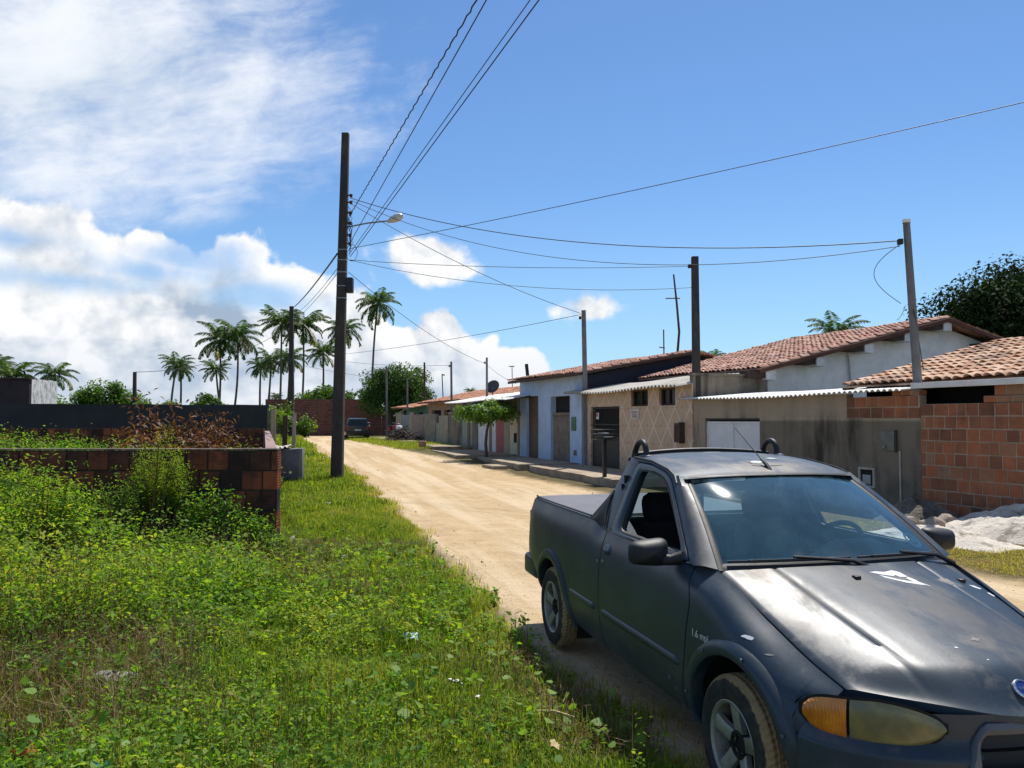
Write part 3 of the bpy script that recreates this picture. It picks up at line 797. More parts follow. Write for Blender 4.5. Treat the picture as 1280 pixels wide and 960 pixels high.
roof_patch([(1.53, .00), (1.54, .05), (1.515, .085), (1.49, .05), (1.50, .01)]); roof_patch([(1.40, .17), (1.415, .22), (1.395, .265), (1.375, .22)])
roof_patch([(1.08, -.10), (1.085, -.02), (1.10, .03), (1.065, .04), (1.06, -.05)]); roof_patch([(1.585, .04), (1.61, .06), (1.59, .09)])
roof_patch(ragged(1.56, .07, .07, .12, 15, 31), M_WORN)
# rear wall of the cab with its window
q = MB(); o_ = [(-.60, 1.02), (-.52, 1.452), (.52, 1.452), (.60, 1.02)]; i_ = [(-.53, 1.06), (-.47, 1.41), (.47, 1.41), (.53, 1.06)]
xb = lambda z: .865 + .05 * (z - 1.05) / .42
q.grid([[(xb(z) + d, y, z) for y, z in L] for L, d in ((o_, 0), (i_, 0), (i_, .03))], False, True); tb(q, 'cab_rear_wall', M_PAINT)
q = MB(); q.add([(xb(z) + .012, y, z) for y, z in i_], [(0, 1, 2, 3)]); rw = tb(q, 'rear_window', M_SGLASS)
q = MB(); q.box(.87, .895, -.012, .012, 1.06, 1.41); q.box(.866, .89, -.52, .52, 1.055, 1.07); tb(q, 'window_bar', M_BLK, rw)
# hoops at the rear roof corners and the bar between them
for sg in (-1, 1):
    pts = [(1.055, sg * .478, 1.475), (1.053, sg * .478, 1.525), (1.030, sg * .478, 1.560), (.985, sg * .478, 1.576), (.930, sg * .478, 1.562), (.885, sg * .480, 1.52), (.860, sg * .485, 1.44), (.845, sg * .50, 1.25), (.80, sg * .52, 1.05)]
    P = []
    for i in range(len(pts) - 1):
        for t in (0, .33, .67): P.append(np.array(pts[i]) * (1 - t) + np.array(pts[i + 1]) * t)
    P.append(np.array(pts[-1]))
    for _ in range(2): P = [P[0]] + [P[i - 1] * .25 + P[i] * .5 + P[i + 1] * .25 for i in range(1, len(P) - 1)] + [P[-1]]
    q = MB(); q.tube(P, .019, 12); hoop = tb(q, 'roll_bar', M_BLK, None, 60)
    q = MB(); q.lathe([(.044, 1.468), (.044, 1.478), (.036, 1.486), (.020, 1.490)], 18, 'z', (1.055, sg * .478, 0)); tb(q, 'roll_bar_foot', M_GREYPL, hoop, 60)
q = MB(); q.tube([(.905 - .01 * (1 - (y / .5)**2), y, 1.482 + .030 * (1 - (y / .52)**2)) for y in np.linspace(-.50, .50, 15)], .014, 8); tb(q, 'roof_bar', M_BLK)
# ribbed black trim at the foot of the rear pillar
for sg in (-1, 1):
    q = MB(); yy = .748
    q.prism([(.66, 1.030), (1.02, 1.006), (.90, 1.25)], 0, .012, 'xz')
    for k in range(9):
        u = k / 8; x0 = .70 + .27 * u; q.prism([(x0, 1.03), (x0 + .012, 1.03), (.895 + .02 * u * .5 + .012, 1.03 + .20 * (1 - abs(u - .6))), (.895 + .02 * u * .5, 1.03 + .20 * (1 - abs(u - .6)))], .012, .019, 'xz')
    q.v = [(x, sg * (gy(z) + y - .004), z) for x, y, z in q.v]; tb(q, 'pillar_trim', M_BLK)
# aerial
q = MB(); q.tube([(1.66, .05, 1.405), (1.62, .044, 1.450), (1.57, .036, 1.485)], [.016, .012, .006], 8); q.tube([(1.57, .036, 1.485), (1.34, .0, 1.665)], [.0035, .002], 6); tb(q, 'aerial', M_BLK)
# wipers
for (p0, p1, p2) in (((2.47, -.30, .965), (2.42, -.02, 1.0), None), ((2.45, .42, .965), (2.40, .12, 1.01), None)): pass
def wiper(s0, s1, piv):
    q = MB(); q.tube([ws(.052, s_, .016) for s_ in np.linspace(s0, s1, 14)], .006, 6); q.tube([ws(.045, s_, .022) for s_ in np.linspace(s0 + (s1 - s0) * .15, s0 + (s1 - s0) * .85, 10)], .008, 6)
    m_ = s0 + (s1 - s0) * .5
    q.tube([ws(-.07, piv, .02), ws(.0, piv * .7 + m_ * .3, .04), ws(.055, m_, .035)], [.014, .011, .007], 6); tb(q, 'wiper', M_BLK, None, 60)
wiper(-.93, .03, .20); wiper(.10, .90, .99)
# stickers inside the screen
M_STK = plain('sticker', (.42, .50, .52), .5)
def sticker(vs, poly, name='sticker'):
    q = MB(); q.add([ws(v, s_, -.004) for v, s_ in poly], [tuple(range(len(poly)))]); tb(q, name, M_STK, wscreen)
sticker(0, [(.94, .74), (.94, .82), (.86, .85), (.86, .77)]); sticker(0, [(.945, .62), (.945, .71), (.90, .72), (.90, .64)])
cx_, cv_ = .84, .20; el = [(cv_ + .075 * math.sin(a), cx_ + .075 * math.cos(a)) for a in np.linspace(0, 2 * math.pi, 20, endpoint=False)]
eli = [(cv_ + .052 * math.sin(a), cx_ + .052 * math.cos(a)) for a in np.linspace(0, 2 * math.pi, 20, endpoint=False)]
q = MB(); q.grid([[ws(v, s_, -.004) for v, s_ in L] for L in (el, eli)], False, True); tb(q, 'sticker', M_STK, wscreen)
q = MB()
for dv in (-.018, .006): q.add([ws(cv_ + dv, cx_ - .035, -.004), ws(cv_ + dv, cx_ + .035, -.004), ws(cv_ + dv + .014, cx_ + .035, -.004), ws(cv_ + dv + .014, cx_ - .035, -.004)], [(0, 1, 2, 3)])
tb(q, 'sticker', M_STK, wscreen)
# mirrors
for sg in (-1, 1):
    dr = near_door if sg < 0 else far_door
    q = MB(); rows = []
    for t in np.linspace(0, 1, 9):       # shell: rounded box, convex towards the front
        k = (1 - t**2.2)**.5 if t < 1 else 0.02
        row = []
        for a in np.linspace(0, 2 * math.pi, 28, endpoint=False):
            c, s_ = math.cos(a), math.sin(a)
            u = math.copysign(abs(c)**.45, c) * .108 * max(k, .02); w = math.copysign(abs(s_)**.45, s_) * .068 * max(k, .02)
            w *= 1 - .14 * (u / .108)
            row.append((2.0 + .085 * t, sg * (.893 + u), 1.030 + w))
        rows.append(row)
    q.grid(rows, False, True); q.add(rows[0], [tuple(range(28))])
    q.tube([(2.03, sg * .845, 1.00), (2.06, sg * .79, .995), (2.085, sg * .735, 1.01)], [.034, .028, .036], 10)
    
    mir = tb(q, 'wing_mirror', M_BLK, dr, 50)
    q = MB(); q.add([(1.998, p[1] * .985 + sg * .893 * .015, p[2]) for p in rows[0]], [tuple(range(28))]); tb(q, 'mirror_glass', M_CHROME, mir)
# door handles, keyholes, badges
for sg, dr in ((-1, near_door), (1, far_door)):
    x, z = 1.145, .905; y = side_y(x, z)
    q = MB(); rows = []
    for k in np.linspace(0, 1, 7):
        rows.append([(x + .062 * math.cos(a) * max(1 - k, .02), sg * (side_y(x, z + .036 * math.sin(a)) + .018 * k**.5), z + .036 * math.sin(a) * max(1 - k, .02)) for a in np.linspace(0, 2 * math.pi, 20, endpoint=False)])
    q.grid(rows, False, True); tb(q, 'door_handle', M_PAINT, dr, 60)
for x, z in ((1.015, .815), (1.10, .830)):
    y = side_y(x, z); q = MB(); q.lathe([(.011, -(y - .002)), (.011, -(y + .004)), (.006, -(y + .005)), (.0005, -(y + .003))], 12, 'y', (x, 0, z)); tb(q, 'keyhole', M_CHROME, near_door if x > 1.05 else None)
y = side_y(2.405, .70)
MF = TF @ Matrix.Translation((2.405, -(y + .004), .70)) @ Matrix.Rotation(R(4), 4, 'Z') @ Matrix.Rotation(R(90), 4, 'X')
lettering('1.6 mpi', .050, plain('badge_silver', (.62, .63, .64), .4, .2), near_fender, MF, 'badge_lettering')
def side_chip(x, z, rx, rz, seed, par, mat=M_CHIP):
    q = MB(); po = ragged(x, z, rx, rz, 9, seed); q.add([(a, -(side_y(a, b_) + .0022), b_) for a, b_ in po], [tuple(range(9))]); tb(q, 'bare_patch', mat, par)
side_chip(2.735, .775, .03, .007, 5, near_fender); side_chip(2.86, .735, .018, .004, 6, near_fender, M_WORN); side_chip(2.05, .40, .012, .016, 7, near_door, M_WORN); side_chip(2.10, .36, .01, .01, 8, near_door, M_WORN)
# interior
q = MB(); q.box(.90, 2.3, -.70, .70, .60, .66); tb(q, 'cabin_floor', M_TRIM)
for sg, dr in ((-1, near_door), (1, far_door)):
    q = MB(); q.grid([[(x, sg * (min(side_y(x, z), .79) - .055 - .0 * z), z) for x in np.linspace(1.06, 2.22, 12)] for z in np.linspace(.62, 1.015, 7)]); q.box(1.3, 1.9, sg * .66 - .03, sg * .66 + .03, .82, .86); tb(q, 'door_trim', M_TRIM, dr)
q = MB(); rows = []
for y in np.linspace(-.69, .69, 36):
    hump = .085 * math.exp(-((y - .36) / .20)**4)
    rows.append([(1.90 - .03 * (y / .7)**2, y, .68), (1.90, y, .90), (1.93, y, .955 + hump), (2.0, y, .972 + hump), (2.12, y, .976 + hump * .75), (2.25, y, .955), (2.36 - .05 * (y / .69)**2, y, .945)])
q.grid(rows); tb(q, 'dashboard', M_DASH, None, 60)
q = MB(); SW = Matrix.Translation((1.80, .36, .965)) @ Matrix.Rotation(R(-62), 4, 'Y')
ring = [SW @ Vector((.185 * math.cos(a), .185 * math.sin(a), 0)) for a in np.linspace(0, 2 * math.pi, 37)]
q.tube(ring, .015, 8, cap=False)
for a in (R(95), R(265), R(180)): q.tube([SW @ Vector((0, 0, -.01)), SW @ Vector((.18 * math.cos(a), .18 * math.sin(a), 0))], .016, 6)
q.lathe([(.001, .01), (.07, .01), (.075, -.03)], 16, 'z'); L0 = len(q.v) - 48
q.v[L0:] = [tuple(SW @ Vector(p)) for p in q.v[L0:]]
q.tube([SW @ Vector((0, 0, -.02)), SW @ Vector((0, 0, -.28))], .03, 8); tb(q, 'steering_wheel', M_BLK, None, 60)
for y in (-.36, .36):
    q = MB(); q.bbox(1.14, 1.66, y - .25, y + .25, .66, .70, .015, seg=4)
    SB = Matrix.Translation((1.20, y, .52)) @ Matrix.Rotation(R(-14), 4, 'Y')
    q2 = MB(); rows = []
    for h in np.linspace(0, 1, 10):
        wv = .245 - .075 * max(0, h - .55)**1.5 * 2.2; rows.append([(math.cos(a) * .075, math.copysign(abs(math.sin(a))**.5, math.sin(a)) * wv, h * .54) for a in np.linspace(0, 2 * math.pi, 20, endpoint=False)])
    rows.append([(0, 0, .565)] * 20); q2.grid(rows, False, True)
    rows = []
    for h in np.linspace(0, 1, 9):
        e = max(.03, (1 - abs(2 * h - 1)**3)**.5); rows.append([(math.cos(a) * .05 * e, math.copysign(abs(math.sin(a))**.6, math.sin(a)) * .145 * (.6 + .4 * e), .545 + h * .20) for a in np.linspace(0, 2 * math.pi, 20, endpoint=False)])
    q2.grid(rows, False, True)
    for dy in (-.06, .06): q2.tube([(0, dy, .50), (0, dy, .60)], .008, 6)
    q2.v = [tuple(SB @ Vector(p)) for p in q2.v]; q.add(q2.v, q2.f); tb(q, 'seat', M_SEAT, None, 60)
for sg in (-1, 1):
    q = MB(); q.tube([(1.02, sg * .60, 1.33), (1.03, sg * .62, 1.1), (1.10, sg * .63, .75)], [.006, .006, .006], 6); q.bbox(1.0, 1.04, sg * .59 - .025, sg * .59 + .025, 1.26, 1.36, .01)
    q.grid([[(1.015 + .02 * (1.33 - z), sg * .612 + w, z) for w in (-.024, .024)] for z in np.linspace(.75, 1.3, 6)]); tb(q, 'seat_belt', M_SEAT)
q = MB(); q.bbox(1.63, 1.66, -.11, .11, 1.335, 1.395, .012); tb(q, 'inside_mirror', M_BLK)
q = MB()
for sg in (-1, 1): q.grid([[tuple(ws(v, s_, -.035)) for s_ in np.linspace(sg * .12, sg * .90, 8)] for v in (.99, .90, .84)])
tb(q, 'sun_visor', M_TRIM)
q = MB(); q.grid([[(x, (gy(ZROOF(x)) - .04) * v, ZROOF(x) - .015 + .02 * (1 - v * v)) for v in np.linspace(-1, 1, 9)] for x in np.linspace(.93, 1.70, 9)]); tb(q, 'headlining', M_TRIM)

# ---- wheels
def wheel(x, sg):
    yc = sg * .712
    PMf = TF @ Matrix.Translation((x, yc, .295))
    t = MB(); R0, hw = .296, .0925
    prof = [(.182, -.070), (.190, -.085), (.215, -.0935), (.245, -.094), (.268, -.090), (.282, -.082), (.290, -.074), (.2955, -.060)]
    prof += [(R0, -.045), (R0, -.032), (.289, -.030), (.289, -.024), (R0, -.022), (R0, -.006), (.289, -.004), (.289, .004), (R0, .006)]
    full = prof + [(r, -h) for r, h in prof[::-1]]
    t.lathe(full, 72, 'y'); e = bpy.data.objects.new('wheel', None); COL.objects.link(e); e.parent = truck; e.matrix_basis = TF.inverted() @ PMf; e.empty_display_size = .2; PM[e.name] = PMf
    ty = t.build('tyre', M_TYRE, e, PMf, 35)
    r = MB(); s = sg
    r.lathe([(.184, s * -.085), (.184, s * .078), (.190, s * .088), (.186, s * .090), (.174, s * .080), (.170, s * .05), (.165, s * -.07)], 48, 'y')
    for k in range(5):
        a = 2 * math.pi * k / 5 + R(90)
        rows = []
        for rr, w, d, th in ((.035, .034, .050, .03), (.07, .032, .060, .03), (.11, .031, .068, .03), (.15, .034, .074, .028), (.174, .040, .076, .02)):
            u = Vector((math.cos(a), 0, math.sin(a))); p = Vector((-math.sin(a), 0, math.cos(a)))
            c = u * rr; Y = Vector((0, s, 0))
            rows.append([c - p * w + Y * (d - th), c - p * w + Y * (d - .004), c - p * (w - .006) + Y * d, c + p * (w - .006) + Y * d, c + p * w + Y * (d - .004), c + p * w + Y * (d - th)])
        r.grid(rows)
    r.build('rim', M_ALLOY, e, PMf, 40)
    h = MB(); h.lathe([(.062, s * .02), (.062, s * .058), (.052, s * .064), (.038, s * .050), (.034, s * .040), (.001, s * .040)], 24, 'y')
    for k in range(4):
        a = 2 * math.pi * k / 4 + .4; h.lathe([(.010, s * .04), (.010, s * .062), (.0005, s * .064)], 8, 'y', (.045 * math.cos(a), 0, .045 * math.sin(a)))
    h.build('hub', M_DARK, e, PMf, 40)
    b_ = MB(); b_.lathe([(.165, s * -.03), (.155, s * .018), (.06, s * .024), (.001, s * .024)], 32, 'y'); b_.build('brake_drum', M_DARK, e, PMf, 40)
for x in (0.0, XA):
    for sg in (-1, 1): wheel(x, sg)
# ------------------------------------------------------------------ ground, sand road
def ground_mat():
    m, g = newmat('sandy_ground'); co = objco(g); x, y, z = g.xyz(co)
    # same edge lines as the meshes, softened by noise
    wob = g.m('MULTIPLY', g.m('SUBTRACT', g.noise(co, 1.6, 6, 0.65), 0.5), 1.1)
    eL = g.m('MULTIPLY_ADD', g.m('SUBTRACT', y, 3.94), -0.27, 0.87)
    eL = g.m('SUBTRACT', g.m('SUBTRACT', eL, g.smooth(y, 25, 38)), g.smooth(y, 40, 52, 0, .5))
    eR = g.m('MULTIPLY_ADD', g.m('SUBTRACT', y, 9.0), -0.32, 5.2)
    eR = g.m('SUBTRACT', eR, g.smooth(y, 28, 40, 0, 1.2))
    dl = g.m('ADD', g.m('SUBTRACT', x, eL), g.m('MULTIPLY', wob, 0.6)); dr = g.m('ADD', g.m('SUBTRACT', eR, x), wob)
    road = g.m('MULTIPLY', g.smooth(dl, -0.25, 0.15), g.smooth(dr, -0.35, 0.35))
    big = g.noise(co, 0.35, 5, 0.6); mid = g.noise(co, 2.4, 7, 0.62); fine = g.noise(co, 30, 6, 0.7)
    rut = g.noise(g.scalev(g.vm('ADD', g.comb(g.m('MULTIPLY_ADD', y, 0.28, x), 0, 0), g.comb(0, g.m('MULTIPLY', y, 0.06), 0)), (1, 1, 1)), 1.7, 4, 0.55)
    sand = g.mix(g.smooth(mid, 0.3, 0.72), (0.52, 0.385, 0.225), (0.42, 0.30, 0.165))
    sand = g.mix(g.m('MULTIPLY', g.smooth(rut, 0.42, 0.62), 0.8), sand, (0.60, 0.475, 0.315))
    sand = g.mix(g.m('MULTIPLY', g.smooth(big, 0.5, 0.75), 0.5), sand, (0.56, 0.41, 0.24))
    deb = g.smooth(g.noise(g.scalev(co, (1.0, 1.6, 1)), 3.1, 8, 0.72), 0.63, 0.70)
    sand = g.mix(g.m('MULTIPLY', deb, 0.55), sand, (0.22, 0.145, 0.075))
    soil = g.mix(g.smooth(mid, 0.35, 0.7), (0.15, 0.105, 0.055), (0.075, 0.07, 0.03))
    soil = g.mix(g.smooth(g.noise(co, 9, 5, 0.6), 0.5, 0.7), soil, (0.055, 0.075, 0.02))
    far = g.smooth(y, 26, 60)
    soil = g.mix(far, soil, (0.10, 0.12, 0.04))
    col = g.mix(road, soil, sand)
    v = g.m('MULTIPLY_ADD', fine, 0.5, 0.75); col = g.mix(1.0, col, g.comb(v, v, v), 'MULTIPLY')
    peb = g.node('ShaderNodeTexVoronoi', {'Scale': 55.0}); g.l.new(co, peb.inputs['Vector'])
    h = g.m('ADD', g.m('MULTIPLY', mid, 1.6), g.m('ADD', g.m('MULTIPLY', fine, 0.35), g.m('MULTIPLY', g.smooth(peb.outputs['Distance'], 0.28, 0.05), 0.12)))
    h = g.m('ADD', h, g.m('MULTIPLY', rut, 1.2))
    out(g, pbsdf(g, col, 0.95, g.bump(h, 0.85, 0.06), 0, 0.1)); return m
M_GROUND = ground_mat()
def build_ground():
    # rows along Y, stations across X placed so that the road's two edges are mesh lines
    ys = np.concatenate([np.arange(-40, 0, 4.0), np.arange(0, 30, 0.35), np.arange(30, 75, 1.2), [80, 95, 120, 170, 260, 500, 1200]])
    def rows(fr):
        return [[(x, y, float(gz(x, y))) for x in fr(min(max(y, -40.0), 75.0))] for y in ys]
    L = lambda y: float(edge_left(y)); Rr = lambda y: float(edge_right(y)) if L(y) + 2.2 < edge_right(y) else L(y) + 2.2
    b = MB(); b.grid(rows(lambda y: np.concatenate([[-1200, -400, -150, -80], np.linspace(-50, L(y) - .2, 40) if L(y) > -45 else np.linspace(L(y) - 20, L(y) - .2, 40), [L(y)]])))
    b.grid(rows(lambda y: np.concatenate([[Rr(y), Rr(y) + .25], np.linspace(Rr(y) + 1, Rr(y) + 30, 36), [60, 100, 180, 400, 1200]])))
    structure(b.build('ground', M_GROUND))
    b = MB(); b.grid(rows(lambda y: np.linspace(L(y), Rr(y), 26))); structure(b.build('road', M_GROUND))
build_ground()
# ------------------------------------------------------------------ wall and roof materials
def M_plaster(name, c, stain, **k): return surf(name, c, tuple(x * .82 for x in c), 2.5, 0.9, 0.25, 45, stain=stain, stretch=(1, 1, .25), sscale=k.pop('sscale', 1.6), **k)
M_TAN = None
def tan_tile_mat():
    """beige wall tiles with a pale diamond lattice"""
    m, g = newmat('beige_diamond_tiles'); co = objco(g); x, y, z = g.xyz(co)
    a = g.m('DIVIDE', x, 0.74); b = g.m('DIVIDE', z, 1.02)
    def line(u): return g.m('ABSOLUTE', g.m('SUBTRACT', g.m('FRACT', g.m('ADD', u, 100.25)), 0.5))
    l1, l2 = line(g.m('ADD', a, b)), line(g.m('SUBTRACT', a, b))
    lat = g.m('MAXIMUM', g.smooth(l1, 0.030, 0.018), g.smooth(l2, 0.030, 0.018))
    fl = g.m('MAXIMUM', l1, l2)
    flower = g.m('MULTIPLY', g.smooth(g.m('ADD', g.m('SUBTRACT', 0.5, l1), g.m('SUBTRACT', 0.5, l2)), 0.10, 0.06), 0.5)
    n = g.noise(co, 3, 6, 0.6)
    col = g.mix(g.smooth(n, 0.3, 0.7), (0.56, 0.40, 0.265), (0.49, 0.335, 0.215))
    col = g.mix(flower, col, (0.22, 0.12, 0.06)); col = g.mix(g.m('MULTIPLY', lat, 0.8), col, (0.74, 0.66, 0.57))
    jx = g.m('ABSOLUTE', g.m('SUBTRACT', g.m('FRACT', g.m('ADD', g.m('DIVIDE', x, 0.37), 50.0)), 0.5)); jz = g.m('ABSOLUTE', g.m('SUBTRACT', g.m('FRACT', g.m('ADD', g.m('DIVIDE', z, 0.51), 50.0)), 0.5))
    gr = g.m('MAXIMUM', g.smooth(jx, 0.487, 0.495), g.smooth(jz, 0.490, 0.496))
    col = g.mix(g.m('MULTIPLY', gr, 0.5), col, (0.2, 0.15, 0.11))
    st = g.m('MULTIPLY', g.smooth(z, 0.9, 0.2), g.smooth(g.noise(co, 4, 6, .65), .4, .7)); col = g.mix(g.m('MULTIPLY', st, 0.5), col, (0.15, 0.11, 0.08))
    out(g, pbsdf(g, col, 0.5, g.bump(g.m('SUBTRACT', 1.0, gr), 0.2, 0.004), 0, 0.4)); return m
M_TANTILE = tan_tile_mat()
M_CONC = surf('stained_concrete', (0.27, 0.225, 0.17), (0.18, 0.15, 0.11), 2.2, 0.92, 0.5, 50, stain=(0.06, 0.05, 0.038), stretch=(1.6, 1.6, .3), sscale=1.3, sthr=(.42, .66), samt=.85)
def render_mat():
    m, g = newmat('two_zone_render'); co = objco(g); z = g.xyz(co)[2]; x = g.xyz(co)[0]
    n = g.noise(co, 2.2, 7, .62); st = g.noise(g.scalev(co, (1.3, 1.3, .24)), 1.3, 9, .70); f = g.noise(co, 45, 5, .6)
    up = g.mix(n, (.42, .34, .25), (.31, .25, .18)); lo_ = g.mix(n, (.24, .20, .15), (.15, .125, .095))
    col = g.mix(g.m('MULTIPLY', g.smooth(z, 1.72, 1.66), g.smooth(g.m('ADD', x, g.m('MULTIPLY', n, .8)), -1.6, -.6)), up, lo_)
    streak = g.m('MULTIPLY', g.smooth(st, .44, .68), g.smooth(z, 2.0, 1.5, .25, .95)); col = g.mix(streak, col, (.042, .037, .030))
    grn = g.m('MULTIPLY', g.smooth(g.noise(co, 1.1, 5, .6), .48, .68), g.smooth(z, 1.3, .2)); col = g.mix(g.m('MULTIPLY', grn, .6), col, (.085, .082, .065))
    v = g.m('MULTIPLY_ADD', f, .6, .7); col = g.mix(1.0, col, g.comb(v, v, v), 'MULTIPLY')
    out(g, pbsdf(g, col, .92, g.bump(g.m('ADD', f, n), .5, .01), 0, .2)); return m
M_RENDER = render_mat()
M_SLAB = surf('pavement_concrete', (0.40, 0.33, 0.24), (0.28, 0.22, 0.155), 1.8, 0.95, 0.4, 60, stain=(0.10, 0.085, 0.065), sscale=2.2, sthr=(.5, .7), samt=.7)
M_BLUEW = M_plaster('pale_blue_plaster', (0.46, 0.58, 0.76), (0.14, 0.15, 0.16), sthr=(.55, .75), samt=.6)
M_WHITEW = M_plaster('white_plaster', (0.84, 0.835, 0.82), (0.45, 0.42, 0.38), sthr=(.55, .8), samt=.5)
M_CREAM = M_plaster('cream_plaster', (0.68, 0.60, 0.42), (0.20, 0.15, 0.09), sthr=(.5, .75), samt=.6)
M_ORANGE = M_plaster('orange_plaster', (0.62, 0.37, 0.2), (0.25, 0.15, 0.09), sthr=(.55, .8), samt=.5)
M_GREENW = M_plaster('green_plaster', (0.16, 0.36, 0.25), (0.08, 0.13, 0.1), sthr=(.55, .8), samt=.5)
M_PINK = M_plaster('pink_paint', (0.44, 0.15, 0.14), (0.15, 0.06, 0.05), sthr=(.55, .8), samt=.5)
M_TANW = M_plaster('ochre_render', (0.42, 0.34, 0.235), (0.12, 0.095, 0.07), sthr=(.48, .7), samt=.7)
M_DARKW = M_plaster('shaded_navy_plaster', (0.030, 0.034, 0.055), (0.02, 0.02, 0.024), sthr=(.5, .8), samt=.5)  # darkness of the shaded gable side, put into the plaster colour
M_WOOD = surf('weathered_boards', (0.25, 0.21, 0.165), (0.17, 0.135, 0.10), 3, 0.85, 0.5, 30, stretch=(9, 9, .6), stain=(0.09, 0.07, 0.05), sscale=2)
M_DKWOOD = surf('dark_timber', (0.075, 0.05, 0.035), (0.05, 0.033, 0.024), 4, 0.8, 0.4, 30)
M_BROWNTILE = surf('brown_tiles', (0.16, 0.10, 0.07), (0.12, 0.075, 0.055), 6, 0.6, 0.3, 20)
M_BLACK = plain('black_iron', (0.012, 0.012, 0.013), 0.5)
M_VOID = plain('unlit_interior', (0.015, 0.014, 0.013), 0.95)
M_GATE = surf('white_sheet_gate', (0.72, 0.72, 0.73), (0.66, 0.66, 0.68), 4, 0.5, 0.1, 60, stain=(0.35, 0.33, 0.30), sscale=2, sthr=(.6, .8), samt=.4, stretch=(2, 2, .3))
M_CORR = surf('fibre_cement_sheet', (0.50, 0.47, 0.42), (0.38, 0.35, 0.30), 2, 0.9, 0.3, 50, stain=(0.13, 0.115, 0.10), sscale=2.4, sthr=(.5, .72), samt=.7)
M_CORRW = surf('white_roof_sheet', (0.74, 0.73, 0.70), (0.62, 0.60, 0.56), 2, 0.75, 0.2, 50, stain=(0.30, 0.27, 0.23), sscale=3, sthr=(.6, .8), samt=.5)
def roof_tile_mat(name, a, b, dirt_or_veil):
    m, g = newmat(name); co = objco(g); t = attr(g)
    col = g.mix(g.smooth(t, 0.0, 1.0), a, b)
    col = g.mix(g.m('MULTIPLY', g.smooth(g.noise(co, 1.1, 7, 0.68), 0.47, 0.68), 0.75), col, dirt_or_veil)
    f = g.noise(co, 22, 6, 0.65); v = g.m('MULTIPLY_ADD', f, 0.8, 0.6); col = g.mix(1.0, col, g.comb(v, v, v), 'MULTIPLY')
    out(g, pbsdf(g, col, 0.9, g.bump(f, 0.4, 0.01), 0, 0.15)); return m
M_TILE_RED = roof_tile_mat('red_clay_tiles', (0.36, 0.18, 0.13), (0.53, 0.34, 0.265), (0.14, 0.10, 0.085))
M_TILE_OLD = roof_tile_mat('weathered_clay_tiles', (0.44, 0.245, 0.15), (0.64, 0.45, 0.32), (0.085, 0.062, 0.05))
def brick_mat(name, dirt_or_veil=(0.055, 0.045, 0.038), dthr=(.5, .72), damt=.6, cols=((0.20, 0.09, 0.052), (0.31, 0.125, 0.068), (0.40, 0.14, 0.065), (0.30, 0.18, 0.11))):
    m, g = newmat(name); co = objco(g)
    ramp = g.node('ShaderNodeValToRGB'); cr = ramp.color_ramp
    while len(cr.elements) < 4: cr.elements.new(.5)
    for i, c in enumerate(cols): cr.elements[i].position = i / 3; cr.elements[i].color = (*c, 1)
    g.l.new(attr(g), ramp.inputs[0]); col = ramp.outputs[0]
    n = g.noise(co, 5, 7, 0.65); f = g.noise(co, 45, 5, .6)
    col = g.mix(g.m('MULTIPLY', g.smooth(g.noise(co, 1.5, 7, 0.66), *dthr), damt), col, dirt_or_veil)
    v = g.m('MULTIPLY_ADD', n, 0.9, 0.55); col = g.mix(1.0, col, g.comb(v, v, v), 'MULTIPLY')
    # grooves across the hollow blocks
    gr = g.m('SINE', g.m('MULTIPLY', g.xyz(co)[2], 190))
    out(g, pbsdf(g, col, 0.92, g.bump(g.m('ADD', g.m('MULTIPLY', gr, .3), f), 0.45, 0.008), 0, 0.15)); return m
M_BRICK = brick_mat('hollow_clay_blocks')
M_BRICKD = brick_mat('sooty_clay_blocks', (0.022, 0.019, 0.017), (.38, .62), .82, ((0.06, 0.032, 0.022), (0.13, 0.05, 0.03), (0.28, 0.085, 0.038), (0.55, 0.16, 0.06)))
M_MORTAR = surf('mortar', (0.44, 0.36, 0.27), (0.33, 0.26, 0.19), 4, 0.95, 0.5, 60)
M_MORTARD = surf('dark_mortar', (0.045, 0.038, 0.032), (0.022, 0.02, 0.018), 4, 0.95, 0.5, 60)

def blockwork(mb, x0, x1, y0, y1, z0, rows, rh, bl, gap=0.017, seed=1, face=-1, half=None, prot=0.008, skip=None):
    """courses of blocks proud of a mortar core (core = material 1)"""
    r = random.Random(seed)
    mb.box(x0 + .004, x1 - .004, y0 + prot, y1 - prot, z0, z0 + rows * rh - gap * .6, mi=1)
    r_chip = random.Random(seed + 99)
    for k in range(rows):
        x = x0 - (r.uniform(.2, .8) * bl if k % 2 else r.uniform(0, .3) * bl)
        while x < x1:
            L = bl * r.choice((1, 1, 1, 1, .72, 1.25)) ; a, b_ = max(x, x0), min(x + L - gap, x1)
            if b_ - a > .03 and not (skip and skip(a, k)):
                j = r.uniform(-.0025, .0025)
                tl_ = r.uniform(-.0022, .0022); zz0, zz1 = z0 + k * rh + r.uniform(-.002, .005), z0 + (k + 1) * rh - gap + r.uniform(-.005, .003)
                mb.add([(a + r.uniform(0, .006), y0 + j + tl_, zz0), (b_ - r.uniform(0, .006), y0 + j - tl_, zz0 + r.uniform(-.003, .003)), (b_, y1 + j, zz0), (a, y1 + j, zz0), (a + r.uniform(0, .006), y0 + j + tl_ * .5, zz1), (b_ - r.uniform(0, .006), y0 + j - tl_, zz1 + r.uniform(-.004, .003)), (b_, y1 + j, zz1), (a, y1 + j, zz1)], [(0, 3, 2, 1), (4, 5, 6, 7), (0, 1, 5, 4), (1, 2, 6, 5), (2, 3, 7, 6), (3, 0, 4, 7)], tint=min(1, max(0, r.gauss(.45, .25))))
            x += L
    return mb
